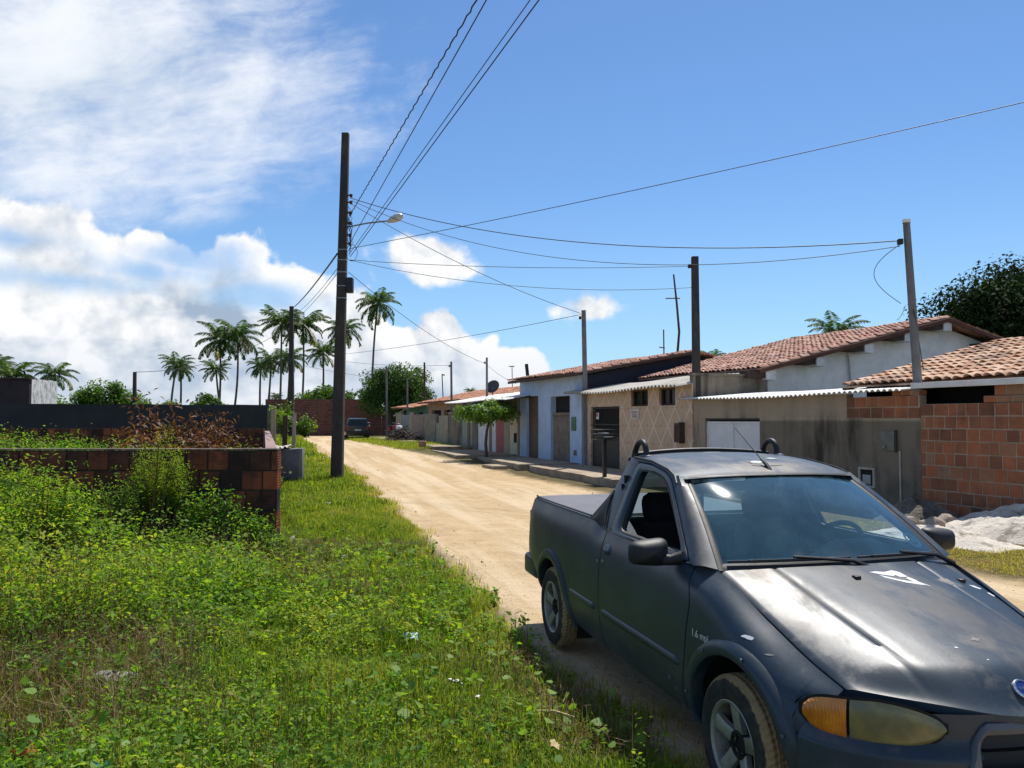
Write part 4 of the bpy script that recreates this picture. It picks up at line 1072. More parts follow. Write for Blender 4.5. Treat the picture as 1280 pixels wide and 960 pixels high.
def tiled_roof(name, x0, x1, y0, z0, y1, z1, mat, parent, frame=FM, tw=0.20, tl=0.36, seed=3, sag=0.03):
    """clay tile slope: eave at (y0,z0), top at (y1,z1); columns along x"""
    r = np.random.default_rng(seed)
    L = math.hypot(y1 - y0, z1 - z0); nc = max(2, int(round((x1 - x0) / tw))); nr = max(2, int(round(L / tl))); per = 6
    e = np.array([y1 - y0, z1 - z0]) / L; nrm = np.array([-e[1], e[0]])
    us = np.linspace(0, nc, nc * per + 1); jit = r.normal(0, .006, (nr, nc)); jy = r.normal(0, .012, (nr, nc)); tn = np.clip(r.normal(.5, .28, (nr, nc)), 0, 1)
    rows, tt = [], []
    for k in range(nr):
        for s_, lift in ((0.0, .045), (1.0, .012)):
            row = []
            for u in us:
                c = min(int(u), nc - 1)
                w = abs(math.sin(math.pi * u)); h = .065 * w**.8 + lift + jit[k, c] + sag * math.sin(u / nc * 5 + k * .13) * .6 - sag
                d = (k + s_ * 1.06) * L / nr - .02 + (jy[k, c] if s_ == 0 else 0) - (.03 if s_ == 0 else 0) * w
                row.append((x0 + (x1 - x0) * u / nc, y0 + e[0] * d + nrm[0] * h, z0 + e[1] * d + nrm[1] * h))
            rows.append(row)
    for i in range(len(rows) - 1): tt.append([tn[min(i // 2, nr - 1), min(j // per, nc - 1)] for j in range(len(us) - 1)])
    b = MB(); b.grid(rows, tint=tt)
    b.prism([(y0, z0 - .05), (y1, z1 - .05), (y1, z1 - .015), (y0, z0 - .015)], x0 + .03, x1 - .03, 'yz')
    return b.build(name, mat, parent, frame, 40, recalc=False)
def corrugated(name, x0, x1, y0, z0, y1, z1, mat, parent=None, frame=FM, pitch=0.14, amp=0.022, axis='y', warp=0.02, seed=1):
    r = random.Random(seed); b = MB(); rows = []
    n = int((x1 - x0) / pitch * 8); ph = r.uniform(0, 6)
    for v in np.linspace(0, 1, 7):
        rows.append([(x0 + (x1 - x0) * i / n, y0 + (y1 - y0) * v, z0 + (z1 - z0) * v + amp * math.cos(2 * math.pi * i / 8) + warp * math.sin(i / n * 7 + ph + v)) for i in range(n + 1)])
    low = [[(p[0], p[1], p[2] - .008) for p in rw] for rw in rows]
    b.grid(rows); b.grid(low); 
    for a, c in ((rows[0], low[0]), (rows[-1], low[-1])): b.grid([a, c])
    return b.build(name, mat, parent, frame, 60)
def wall_with_holes(mb, x0, x1, z0, z1, holes, y0=0.0, y1=0.15, mi=0):
    """wall in the facade plane; holes = (xa, xb, za, zb)"""
    xs = sorted({x0, x1, *[h[0] for h in holes], *[h[1] for h in holes]}); zs_ = sorted({z0, z1, *[h[2] for h in holes], *[h[3] for h in holes]})
    idx = {}; V = []
    def vid(x, y, z):
        k = (round(x, 5), round(y, 5), round(z, 5))
        if k not in idx: idx[k] = len(V); V.append(k)
        return idx[k]
    F = []
    inside = lambda i, j: any(h[0] - 1e-6 <= xs[i] and xs[i + 1] <= h[1] + 1e-6 and h[2] - 1e-6 <= zs_[j] and zs_[j + 1] <= h[3] + 1e-6 for h in holes)
    solid = [[not inside(i, j) for j in range(len(zs_) - 1)] for i in range(len(xs) - 1)]
    nx_, nz_ = len(xs) - 1, len(zs_) - 1
    S_ = lambda i, j: 0 <= i < nx_ and 0 <= j < nz_ and solid[i][j]
    for i in range(nx_):
        for j in range(nz_):
            if not solid[i][j]: continue
            a, b_, c, d = xs[i], xs[i + 1], zs_[j], zs_[j + 1]
            F.append((vid(a, y0, c), vid(b_, y0, c), vid(b_, y0, d), vid(a, y0, d))); F.append((vid(a, y1, c), vid(a, y1, d), vid(b_, y1, d), vid(b_, y1, c)))
            if not S_(i - 1, j): F.append((vid(a, y0, c), vid(a, y0, d), vid(a, y1, d), vid(a, y1, c)))
            if not S_(i + 1, j): F.append((vid(b_, y0, c), vid(b_, y1, c), vid(b_, y1, d), vid(b_, y0, d)))
            if not S_(i, j - 1): F.append((vid(a, y0, c), vid(a, y1, c), vid(b_, y1, c), vid(b_, y0, c)))
            if not S_(i, j + 1): F.append((vid(a, y0, d), vid(b_, y0, d), vid(b_, y1, d), vid(a, y1, d)))
    return mb.add(V, F, mi=mi)

# ================================================================== right-hand side, nearest first (x = -t in the facade frame)
# -- bare brick wall
w = fthing('brick_wall', 'unplastered orange hollow brick wall behind the white sand heap', 'wall', 0, 0)
b = MB(); blockwork(b, 0.0, 9.5, 0.0, 0.17, -0.35, 11, 0.213, 0.235, seed=5)
b.build('wall_face', [M_BRICK, M_MORTAR], w, FM)
b = MB(); blockwork(b, 1.25, 9.5, 0.0, 0.17, -0.35 + 11 * .213, 1, 0.115, 0.26, seed=8); blockwork(b, 1.45, 9.5, 0.0, 0.17, -0.35 + 11 * .213 + .115, 1, 0.20, 0.24, seed=9)
b.build('wall_top_courses', [M_BRICK, M_MORTAR], w, FM)
# -- stained render wall with white garage gate
w = fthing('rendered_wall', 'stained grey brown rendered yard wall with a white sheet garage gate', 'wall', 3.5, 0)
DX0, DX1 = -6.62, -4.45
b = MB(); wall_with_holes(b, -7.14, 0.0, -0.3, 1.74, [(DX0, DX1, -0.3, 1.741)], 0.0, 0.17)
b.box(-7.14, -1.75, 0, .17, 1.743, 2.22)
b.build('render', M_RENDER, w, FM)
b = MB(); blockwork(b, -1.746, -0.004, -0.001, .171, 1.744, 2, .205, .29, seed=12); blockwork(b, -0.62, -0.004, -.001, .171, 2.156, 1, .09, .2, seed=13); b.build('exposed_brick', [M_BRICK, M_MORTAR], w, FM)
b = MB(); b.box(DX0, DX1, .02, .14, 1.70, 1.86); b.build('dark_gap_strip', M_BLACK, w, FM)  # black strip painted in for the unlit gap above the gate
b = MB(); n = 60
b.grid([[(DX0 + .04 + (DX1 - DX0 - .08) * i / n, .07 + (.012 if (i // 2) % 2 else 0), z) for i in range(n + 1)] for z in (-.2, 1.62)]); gt = b.build('gate', M_GATE, w, FM, 20)
b = MB()
for xx in (DX0 + .02, DX1 - .02, (DX0 + DX1) / 2): b.box(xx - .02, xx + .02, .05, .10, -.2, 1.66)
b.box(DX0, DX1, .05, .10, 1.62, 1.665); b.build('gate_frame', M_GATE, gt, FM)
b = MB(); b.box(DX0 + .003, DX1 - .003, .15, .30, -.3, 1.9); b.build('opening_back', M_VOID, w, FM)
b = MB(); wall_with_holes(b, -1.45, -1.05, .42, .80, [(-1.41, -1.09, .46, .76)], -.035, .02); fr = b.build('meter_niche', surf('pale_frame', (.45, .42, .36), None), w, FM)
b = MB(); b.box(-1.42, -1.08, -.004, -.002, .45, .77); b.build('niche_back', M_VOID, fr, FM); b = MB(); b.bbox(-1.36, -1.16, -.02, .01, .48, .66, .01); b.build('meter', plain('meter_glass', (.28, .3, .3), .3), fr, FM)
b = MB(); b.bbox(-.88, -.52, -.03, .02, 1.14, 1.50, .008); mp = b.build('meter_box', surf('grey_box', (.20, .19, .16), None), w, FM)
b = MB(); b.box(-.55, -.50, -.045, -.0301, 1.12, 1.52); b.build('box_edge', M_BLACK, mp, FM); b = MB(); b.tube([(-.80, -.045, 1.20), (-.76, -.045, 1.20)], .022, 8); b.build('lock', M_CHROME, mp, FM)
b = MB(); b.tube([(-.45, -.02, .12), (-.45, -.02, 1.14)], .016, 6); b.build('conduit', surf('pale_pipe', (.5, .46, .4), None), w, FM)
o = corrugated('roof_sheet', -7.6, -.20, -.22, 2.235, 1.9, 2.42, M_CORRW, None, seed=4); props(o, 'white corrugated sheet strip along the top of the rendered wall', 'roof sheet')
b = MB(); b.bbox(-.05, 9.5, -.16, -.13, 2.26, 2.36, .006); b.box(-.05, 9.5, -.128, 1.5, 2.33, 2.345); o = b.build('roof_board', M_CORRW, None, FM); props(o, 'flat white eave board above the bare brick wall', 'board')
# -- house behind the brick wall: weathered tile roof
h = fthing('tiled_house', 'low house with weathered orange clay tile roof behind the brick wall', 'house', -3, 2)
tiled_roof('roof', -2.15, 10.0, .30, 2.40, 4.75, 3.46, M_TILE_OLD, h, seed=21)
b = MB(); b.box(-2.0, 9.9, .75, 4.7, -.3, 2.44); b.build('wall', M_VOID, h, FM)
b = MB(); b.prism([(.3, 2.36), (4.75, 3.50), (4.75, 3.42), (.3, 2.28)], -2.18, -2.10, 'yz'); b.build('verge_board', M_DKWOOD, h, FM)
# -- white gabled house
h = fthing('gabled_house', 'long white house with red tile roof and white rafter ends under the gable', 'house', 8, 6)
def gr(y): return 4.77 - .245 * abs(y - 8.77)
b = MB(); xw = -7.45
b.prism([(2.6, -.3), (14.6, -.3), (14.6, gr(14.6) - .16), (8.77, gr(8.77) - .16), (2.6, gr(2.6) - .16)], xw, -13.5, 'yz'); b.build('wall', M_WHITEW, h, FM)
tiled_roof('roof', -13.5, -6.88, 1.95, gr(1.95), 8.77, gr(8.77), M_TILE_RED, h, seed=22)
tiled_roof('rear_roof', -13.5, -6.88, 15.4, gr(15.4), 8.78, gr(8.77), M_TILE_RED, h, seed=23)
b = MB(); b.prism([(1.95, gr(1.95) - .05), (8.77, gr(8.77) - .05), (15.4, gr(15.4) - .05), (15.4, gr(15.4) - .15), (8.77, gr(8.77) - .15), (1.95, gr(1.95) - .15)], -6.96, -6.90, 'yz'); b.build('verge_board', surf('red_board', (.14, .06, .04), None), h, FM)
M_RAFT = surf('white_rafter', (.82, .81, .79), None)
for y in (2.35, 4.04, 5.75, 7.25, 8.77, 10.95, 13.2):
    b = MB(); z = gr(y) - .155; b.box(-7.44, -6.97, y - .16, y + .16, z - .26, z - .005); b.build('rafter_end', M_RAFT, h, FM)
    b = MB(); b.box(-7.44, -7.0, y - .75, y - .17, z - .22, z - .03); b.build('purlin', M_DKWOOD, h, FM)
b = MB(); b.tube([(-7.38, 5.35, 3.65), (-7.40, 5.43, 3.2), (-7.39, 5.47, 2.2)], .025, 6); b.build('drain_pipe', bpy.data.materials['pale_pipe'], h, FM)
# -- old wall stub beside the beige house
b = MB(); b.box(-7.30, -7.145, .0, 2.3, 2.25, 2.86); b.box(-7.34, -7.11, -.04, 2.34, 2.863, 2.93); b.box(-7.30, -7.16, .15, 2.3, -.3, 2.248)
o = b.build('parapet_wall', M_CONC, None, FM); props(o, 'mouldy concrete wall stub standing above the white corrugated strip', 'wall')
# -- beige tiled front with black gate
h = fthing('beige_house', 'beige diamond tiled house front with a black iron gate and two small windows', 'house', 10.4, 0)
holes = [(-13.15, -11.15, -.3, 2.12), (-10.4, -9.42, 2.10, 2.58), (-8.80, -7.97, 2.10, 2.58)]
b = MB(); wall_with_holes(b, -13.70, -7.15, -.3, 2.66, holes, -.03, .15); b.build('wall', M_TANTILE, h, FM)
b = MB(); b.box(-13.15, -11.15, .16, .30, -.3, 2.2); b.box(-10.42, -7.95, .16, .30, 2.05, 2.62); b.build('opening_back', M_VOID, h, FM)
for a, c in ((-10.4, -9.42), (-8.80, -7.97)):
    b = MB(); wall_with_holes(b, a + .002, c - .002, 2.102, 2.578, [(a + .05, (a + c) / 2 - .02, 2.15, 2.53), ((a + c) / 2 + .02, c - .05, 2.15, 2.53)], .04, .08); wn = b.build('window', M_DKWOOD, h, FM)
    b = MB(); b.box(a + .04, c - .04, .085, .09, 2.14, 2.54); b.build('pane', plain('dark_glass', (.01, .012, .014), .1) if a < -10 else bpy.data.materials['dark_glass'], wn, FM)
gt = fthing('iron_gate', 'black iron gate of upright bars in the beige house front', 'gate', 12.15, .03)
b = MB(); b.box(-13.13, -11.17, .04, .045, .2, 1.15)
b.build('lower_sheet', M_BLACK, gt, FM)
b = MB()
for z in (.22, 1.15, 1.55, 2.08): b.box(-13.13, -11.17, .03, .07, z - .02, z + .02)
for x in np.linspace(-13.1, -11.2, 22): b.box(x - .008, x + .008, .042, .058, .22, 2.08)
b.build('bars', M_BLACK, gt, FM)
b = MB(); b.box(-12.83, -12.66, .022, .028, 1.72, 1.93); o = b.build('notice', plain('white_notice', (.7, .7, .72), .6), gt, FM)
b = MB(); b.box(-12.81, -12.72, .018, .0215, 1.80, 1.91); b.build('notice_print', plain('red_print', (.4, .03, .04), .6), o, FM)
b = MB(); b.prism([(-10.42, 2.02), (-9.92, 2.02), (-9.92, 1.80), (-10.0, 1.72), (-10.34, 1.72), (-10.42, 1.80)], -.055, -.032, 'xz'); o = b.build('wall_plaque', surf('plaque_white', (.70, .66, .60), None), None, FM); props(o, 'small cream shield plaque under the first window of the beige house', 'plaque')
b = MB()
for z, k in ((1.93, .38), (1.85, .28), (1.79, .30)): b.box(-10.17 - k / 2, -10.17 + k / 2, -.058, -.0551, z - .018, z + .018)
b.build('plaque_print', surf('faded_print', (.42, .30, .24), None), o, FM)
b = MB(); b.bbox(-7.80, -7.52, -.19, -.032, 1.10, 1.62, .01); o = b.build('wall_meter_box', plain('brown_box', (.07, .045, .03), .6), None, FM); props(o, 'brown box fixed to the beige diamond tiles', 'meter box')
b = MB(); b.box(-7.55, -7.51, -.195, -.03, 1.08, 1.64); b.box(-7.76, -7.60, -.196, -.1901, 1.15, 1.57); b.build('box_door', M_DKWOOD, o, FM)
o = corrugated('porch_roof', -14.3, -7.18, -.50, 2.58, 1.5, 2.95, M_CORR, None, warp=.035, seed=7, pitch=.19, amp=.034); props(o, 'sagging grey corrugated sheets over the beige house front', 'roof sheet')
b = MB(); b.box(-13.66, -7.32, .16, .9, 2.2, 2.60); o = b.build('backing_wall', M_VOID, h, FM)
# -- pale blue house
h = fthing('blue_house', 'pale blue house with dark gable side and red tiled roof', 'house', 17, 0)
holes = [(-18.9, -17.65, -.2, 2.62), (-16.45, -14.75, -.2, 2.55)]
b = MB(); wall_with_holes(b, -19.62, -13.80, -.3, 3.28, holes, -.05, .17); b.build('wall', M_BLUEW, h, FM)
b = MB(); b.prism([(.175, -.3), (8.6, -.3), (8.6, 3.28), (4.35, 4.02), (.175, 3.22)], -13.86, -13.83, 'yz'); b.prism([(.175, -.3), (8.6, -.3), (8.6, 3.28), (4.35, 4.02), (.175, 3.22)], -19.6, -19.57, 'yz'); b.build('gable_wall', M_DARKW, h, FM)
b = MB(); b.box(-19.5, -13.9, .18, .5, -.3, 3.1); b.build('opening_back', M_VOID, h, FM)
b = MB(); n = 26
for i in range(n):
    x0 = -18.88 + 1.2 * i / n
    for k in range(14): 
        if i % 3 == 0: b.box(x0, x0 + .125, .06, .08, .0 + k * .185, .17 + k * .185)
b.box(-18.9, -17.65, .082, .09, -.2, 2.62); b.build('door', M_BROWNTILE, h, FM)
b = MB()
for i in range(9): x0 = -16.40 + 1.62 * i / 9; b.box(x0, x0 + 1.62 / 9 - .012, .04, .07, .12, 1.80)
b.box(-16.42, -14.78, .0705, .09, .1, 1.86); b.build('garage_door', M_WOOD, h, FM)
b = MB(); b.box(-16.44, -14.76, .02, .10, 1.862, 1.96); b.build('door_rail', M_WOOD, h, FM)
b = MB(); b.bbox(-14.60, -14.22, -.075, -.051, 1.32, 1.80, .01); o = b.build('meter_cabinet', surf('green_cabinet', (.10, .20, .12), None), None, FM); props(o, 'small green meter cabinet on the pale blue pillar', 'meter box')
b = MB(); b.box(-14.55, -14.27, -.079, -.0755, 1.37, 1.75); b.build('cabinet_door', bpy.data.materials['green_cabinet'], o, FM)
b = MB(); b.bbox(-14.42, -14.2, -.075, -.051, .48, .66, .01); b.build('socket_box', bpy.data.materials['grey_box'], h, FM)
tiled_roof('roof', -20.0, -13.55, -.42, 3.28, 4.35, 4.17, M_TILE_RED, h, seed=24)
tiled_roof('rear_roof', -20.0, -13.55, 9.0, 3.30, 4.36, 4.17, M_TILE_RED, h, seed=25)
b = MB(); b.prism([(-.42, 3.16), (4.35, 4.05), (4.35, 4.13), (-.42, 3.24)], -13.60, -13.52, 'yz'); b.box(-20.0, -13.55, -.44, -.40, 3.16, 3.25); b.build('verge_board', M_DKWOOD, h, FM)
# -- white canopy to its left
o = corrugated('canopy', -27.0, -18.4, -1.15, 2.50, 1.4, 2.95, M_CORRW, None, seed=11, pitch=.17); props(o, 'bright white corrugated canopy left of the pale blue house', 'canopy')
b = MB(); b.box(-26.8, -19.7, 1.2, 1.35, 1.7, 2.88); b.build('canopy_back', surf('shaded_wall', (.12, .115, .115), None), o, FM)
for x in (-26.7, -23.3, -19.75): b = MB(); b.box(x - .05, x + .05, -.10, 0, -.2, 2.66); b.build('post', M_TANW, o, FM)
b = MB(); b.box(-26.9, -18.5, -.12, -.04, 2.58, 2.66); b.build('beam', M_DKWOOD, o, FM)
# -- low yard walls and gates, each its own
def yard(name, t0, t1, zh, mat, label, cat, n=0.0, th=.15, z0=-.2, extra=None):
    th_ = fthing(name, label, cat, (t0 + t1) / 2, n)
    b = MB(); b.box(-t1, -t0, n, n + th, z0, zh); b.build('wall_panel' if 'wall' in name else 'leaf' if 'gate' in name else 'shaft', mat, th_, FM)
    if extra: extra(th_, -t1, -t0, n, zh)
    return th_
M_GREYG = surf('grey_green_sheet', (.33, .36, .33), (.26, .29, .26), 3, .7)
M_COPING = surf('coping', (.35, .31, .26), None)
def coping(o, x0, x1, n, z): b = MB(); b.box(x0 - .03, x1 + .03, n - .03, n + .18, z + .002, z + .06); b.build('coping', M_COPING, o, FM)
def niche(o, x0, x1, n, z):
    b = MB(); b.box((x0 + x1) / 2 - .12, (x0 + x1) / 2 + .18, n - .02, n - .003, .75, 1.15); b.build('meter_niche', M_VOID, o, FM)
def sheetlines(o, x0, x1, n, z):
    b = MB()
    for x in np.linspace(x0, x1, 7): b.box(x - .015, x + .015, n - .02, n - .003, .1, z - .05)
    b.build('rib', M_GREYG, o, FM)
yard('yard_wall', 19.66, 20.9, 1.98, M_CREAM, 'cream yard wall with a small dark niche beside the blue house', 'wall', extra=niche)
yard('gate_post', 20.93, 21.65, 1.90, M_TANW, 'ochre gate pier between cream wall and pink gate', 'pillar')
yard('yard_gate', 21.68, 22.72, 1.86, M_PINK, 'dull pink metal yard gate', 'gate', n=.03, th=.06)
yard('yard_wall', 22.75, 25.2, 1.95, M_WHITEW, 'white rendered yard wall behind the flat topped street tree', 'wall', extra=coping)
yard('yard_wall', 25.24, 26.2, 1.80, M_CONC, 'short mouldy grey wall left of the white yard wall', 'wall')
yard('yard_gate', 26.24, 27.85, 1.82, M_GREYG, 'pale grey ribbed sheet gate behind the street tree', 'gate', n=.03, th=.05, extra=sheetlines)
yard('yard_wall', 27.9, 30.4, 2.02, M_CONC, 'tall grey concrete yard wall left of the sheet gate', 'wall', extra=coping)
yard('yard_wall', 30.45, 32.3, 1.92, M_TANW, 'ochre stained yard wall with a dark gateway beside it', 'wall')
yard('yard_gate', 32.32, 33.0, 1.5, M_GREYG, 'narrow pale gate between two ochre walls', 'gate', n=.05, th=.05)
yard('yard_wall', 33.02, 35.6, 1.95, surf('rough_render', (.36, .30, .22), (.20, .16, .12), 3, .9, .5), 'rough brown yard wall behind the stick heap', 'wall', extra=coping)
yard('yard_wall', 35.7, 38.6, 2.0, surf('rosy_render', (.34, .25, .20), (.25, .18, .14), 3, .9, .5), 'rosy rendered yard wall below the green house', 'wall')
yard('gate_post', 38.7, 39.3, 2.15, M_TANW, 'ochre gate pier behind the red motorcycle', 'pillar')
yard('yard_gate', 39.4, 41.6, 2.0, M_GREYG, 'grey double sheet gate behind the red motorcycle', 'gate', n=.04, th=.05, extra=sheetlines)
yard('gate_post', 41.7, 43.4, 2.1, M_TANW, 'broad ochre wall pier at the far end of the row', 'pillar', extra=coping)
# -- orange and green houses behind the yard walls
h = fthing('orange_house', 'orange walled house with long faded red tile roof', 'house', 33, 2)
b = MB(); wall_with_holes(b, -41.6, -25, -.2, 2.80, [(-40.6, -38.3, .3, 2.3), (-37.6, -35.5, .3, 2.3), (-33, -31.4, 1.0, 2.2)], 1.8, 2.0); b.build('wall', M_ORANGE, h, FM)
b = MB(); b.box(-41.4, -25.2, 2.02, 2.2, -.2, 2.6); b.build('opening_back', M_VOID, h, FM)
tiled_roof('roof', -42.0, -24.6, 1.15, 2.78, 5.4, 3.66, roof_tile_mat('faded_clay_tiles', (.46, .20, .12), (.54, .29, .19), (.22, .14, .10)), h, tw=.25, tl=.4, seed=26)
b = MB(); b.box(-30.6, -25.2, .8, 1.79, 2.2, 2.6); b.build('porch', M_DARKW, h, FM)
h = fthing('green_house', 'small green house with pale porch roof at the far end of the row', 'house', 45, 2)
b = MB(); wall_with_holes(b, -47.6, -42.2, -.2, 2.62, [(-46.6, -45.2, 1.2, 2.2), (-44.4, -43, 1.2, 2.2)], 1.8, 2.0); b.build('wall', M_GREENW, h, FM)
b = MB(); b.box(-47.5, -42.3, 2.02, 2.1, -.2, 2.5); b.build('opening_back', M_VOID, h, FM)
tiled_roof('roof', -48.2, -42.1, .7, 2.52, 4.8, 3.25, bpy.data.materials['faded_clay_tiles'], h, tw=.25, tl=.4, seed=27)
b = MB(); b.tube([(-47.9, .8, 1.95), (-47.9, 1.75, 2.5)], .06, 6); b.build('bracket', M_WHITEW, h, FM)

# -- raised pavements along the fronts
def slab(t0, t1, n0, zt, label, skew=.2, n1=-.06, seed=1):
    b = MB(); r = random.Random(seed); m_ = 14
    top = [(-t1, n1), (-t0, n1)] + [(-t0 - (t1 - t0) * i / m_, n0 + r.uniform(-.05, .05) + skew * i / m_) for i in range(m_ + 1)]
    b.prism(top, -.35, zt, 'xy'); o = b.build('raised_pavement', M_SLAB, None, FM, 30); return props(o, label, 'pavement')
slab(7.3, 13.75, -2.35, .20, 'raised concrete pavement in front of the beige house', .35, seed=2)
slab(14.0, 19.7, -2.25, .23, 'raised concrete pavement in front of the pale blue house', .4, seed=3)
slab(20.0, 25.8, -2.6, .28, 'raised pavement round the flat topped street tree', .5, seed=4)
slab(26.2, 31.0, -1.9, .42, 'low pavement in front of the concrete yard wall', .3, seed=5)
slab(34.0, 46.0, -1.6, .47, 'pale pavement under the red motorcycle', .2, seed=6)
b = MB(); b.box(-14.6, -13.9, -1.9, -.9, .05, .20); b.box(-15.9, -14.75, -2.9, -2.35, -.1, .14); o = b.build('step', M_SLAB, None, FM); props(o, 'low concrete step before the blue house garage door', 'step')
# ------------------------------------------------------------------ left-hand plots
M_DKPAINT = surf('dark_painted_render', (0.034, 0.040, 0.041), (0.024, 0.029, 0.030), 1.2, 0.85, 0.3, 40, stain=(0.085, 0.09, 0.088), sscale=1.1, sthr=(.55, .75), samt=.6, stretch=(1, 1, .45))
M_LIME = surf('patchy_whitewash', (0.68, 0.67, 0.65), (0.52, 0.51, 0.50), 4, 0.9, 0.4, 40, stain=(0.10, 0.095, 0.09), sscale=5, sthr=(.5, .6), samt=.85, stretch=(1.5, 1.5, .5))
# roofless block enclosure
EX, EY = -2.92, 10.0; ET = 1.345
e = thing('block_enclosure', 'roofless sooty clay block enclosure full of weeds left of the road', 'walled plot', (EX, EY, 0))
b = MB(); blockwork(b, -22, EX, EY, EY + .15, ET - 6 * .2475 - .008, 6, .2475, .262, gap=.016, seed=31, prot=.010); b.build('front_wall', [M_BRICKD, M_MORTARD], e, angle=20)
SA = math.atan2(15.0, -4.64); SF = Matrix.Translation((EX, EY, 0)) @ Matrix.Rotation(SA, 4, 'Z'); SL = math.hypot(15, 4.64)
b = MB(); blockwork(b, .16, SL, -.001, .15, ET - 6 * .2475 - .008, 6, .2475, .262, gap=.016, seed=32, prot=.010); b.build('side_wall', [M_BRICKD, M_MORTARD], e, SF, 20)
b = MB(); b.box(.16, SL, .004, .146, ET - .0075, ET + .012); b.box(-19.1, -.0, 0, 0, 0, 0) if False else None; b.build('side_capping', surf('pinkish_mortar', (.34, .23, .20), (.22, .15, .13), 6, .9), e, SF)
b = MB(); b.box(-22, EX - .004, EY + .004, EY + .146, ET - .0075, ET + .008); b.build('front_capping', surf('thin_mortar_bed', (.27, .20, .16), (.12, .09, .07), 5, .9), e)
b = MB(); blockwork(b, -26, -7.75, 25.0, 25.15, -.2, 7, .235, .262, seed=33); b.build('rear_wall', [M_BRICKD, M_MORTARD], e, angle=20)
# dark painted wall behind
w = thing('painted_wall', 'long dark painted wall behind the block enclosure', 'wall', (-17, 28.3, 0))
b = MB(); x0, x1 = -34, -8.65
n = 24
b.prism([(x0, -.2)] + [(x1, -.2)] + [(x1 + (x0 - x1) * i / n, 2.22 + .10 * i / n * 1.2 + .012 * math.sin(i * 1.9)) for i in range(n + 1)], 28.3, 28.48, 'xz'); b.build('wall_face', M_DKPAINT, w)
for k, (x, h, t) in enumerate(((-8.45, 2.05, .10), (-8.05, 1.85, .09), (-7.75, 1.95, .07))):
    b = MB(); b.tube([(x, 28.4, -.1), (x + .03 * (k - 1), 28.42, h)], t, 7); o = b.build('fence_post', M_TANW if k != 1 else M_DKWOOD, None)
    props(o, ('thick pale fence post against the end of the dark wall', 'dark timber fence post between two pale ones', 'thin pale fence post on the road side of the wall end')[k], 'post')
# dark house with whitewashed side
h = thing('dark_house', 'dark flat house with patchy whitewashed side wall beyond the painted wall', 'house', (-25, 38, 0))
b = MB(); b.box(-40, -22.95, 38, 38.2, -.2, 3.62); b.build('wall', surf('dark_red_render', (.055, .035, .04), (.03, .024, .03), 2, .9), h)
b = MB(); b.prism([(38.2, -.2), (43, -.2), (43, 3.72), (41.8, 3.76), (41.7, 3.68), (40.2, 3.72), (40.1, 3.64), (38.2, 3.66)], -23.15, -22.96, 'yz')
b.v = [(x - (y - 38) * .30, y, z) for x, y, z in b.v]; b.build('side_wall', M_LIME, h)
b = MB(); b.box(-40.1, -22.9, 37.92, 38.3, 3.623, 3.70); b.build('coping', M_DKWOOD, h)
# panel box beside the road
c = thing('sheet_bin', 'grey fibre cement bin under a wavy lid beside the block enclosure', 'bin', (-6.05, 21.6, 0))
CF = Matrix.Translation((-6.02, 21.6, 0)) @ Matrix.Rotation(R(6), 4, 'Z')
M_BIN = surf('grey_sheet', (.17, .17, .18), (.12, .12, .13), 2.5, .8, .3, 40, stain=(.30, .30, .31), sscale=3, sthr=(.6, .75), samt=.5)
b = MB(); b.bbox(-.40, .36, -.4, .4, -.1, .93, .015); b.build('body', M_BIN, c, CF)
o = corrugated('lid', -.50, .10, -.45, .985, .45, .99, M_CORR, c, CF, pitch=.12, amp=.025)
o = None
for k in range(5):
    b = MB(); r = random.Random(k); b.bbox(-.14, .14, -.07, .07, 0, .09, .012); b.build
    M_ = Matrix.Translation((-6.1 + .25 * k - .3, 20.4 + .12 * (k % 3), -.01)) @ Matrix.Rotation(r.uniform(0, 3), 4, 'Z') @ Matrix.Rotation(r.uniform(-.3, .3), 4, 'X')
    if k == 0: t0 = b.build('loose_brick', M_BRICK, None, I4); t0.matrix_basis = M_; q0 = t0
    else: q0 = t0.copy(); COL.objects.link(q0); q0.matrix_basis = M_
    props(q0, 'broken red brick lying in front of the grey sheet bin', 'brick', 'broken bricks before the sheet bin')
# far brick wall closing the street
w = thing('end_wall', 'tall dark red brick wall closing the far end of the street', 'wall', (-14, 67, .35))
EF = Matrix.Translation((-20.5, 66.5, .3)) @ Matrix.Rotation(R(2), 4, 'Z')
b = MB(); blockwork(b, 0, 9.6, 0, .2, -.3, 17, .2, .45, seed=41, gap=.03); blockwork(b, 9.62, 16, .02, .2, -.3, 13, .2, .45, seed=42, gap=.03)
b.build('wall_face', [brick_mat('dark_red_brick', (.05, .03, .028), (.5, .7), .6, ((.13, .05, .04), (.17, .065, .05), (.20, .08, .06), (.14, .07, .055))), surf('red_mortar', (.20, .13, .11), None)], w, EF)
b = MB(); b.box(5.6, 5.9, -.03, -.002, -.3, 3.2); b.build('pier', M_DKWOOD, w, EF)

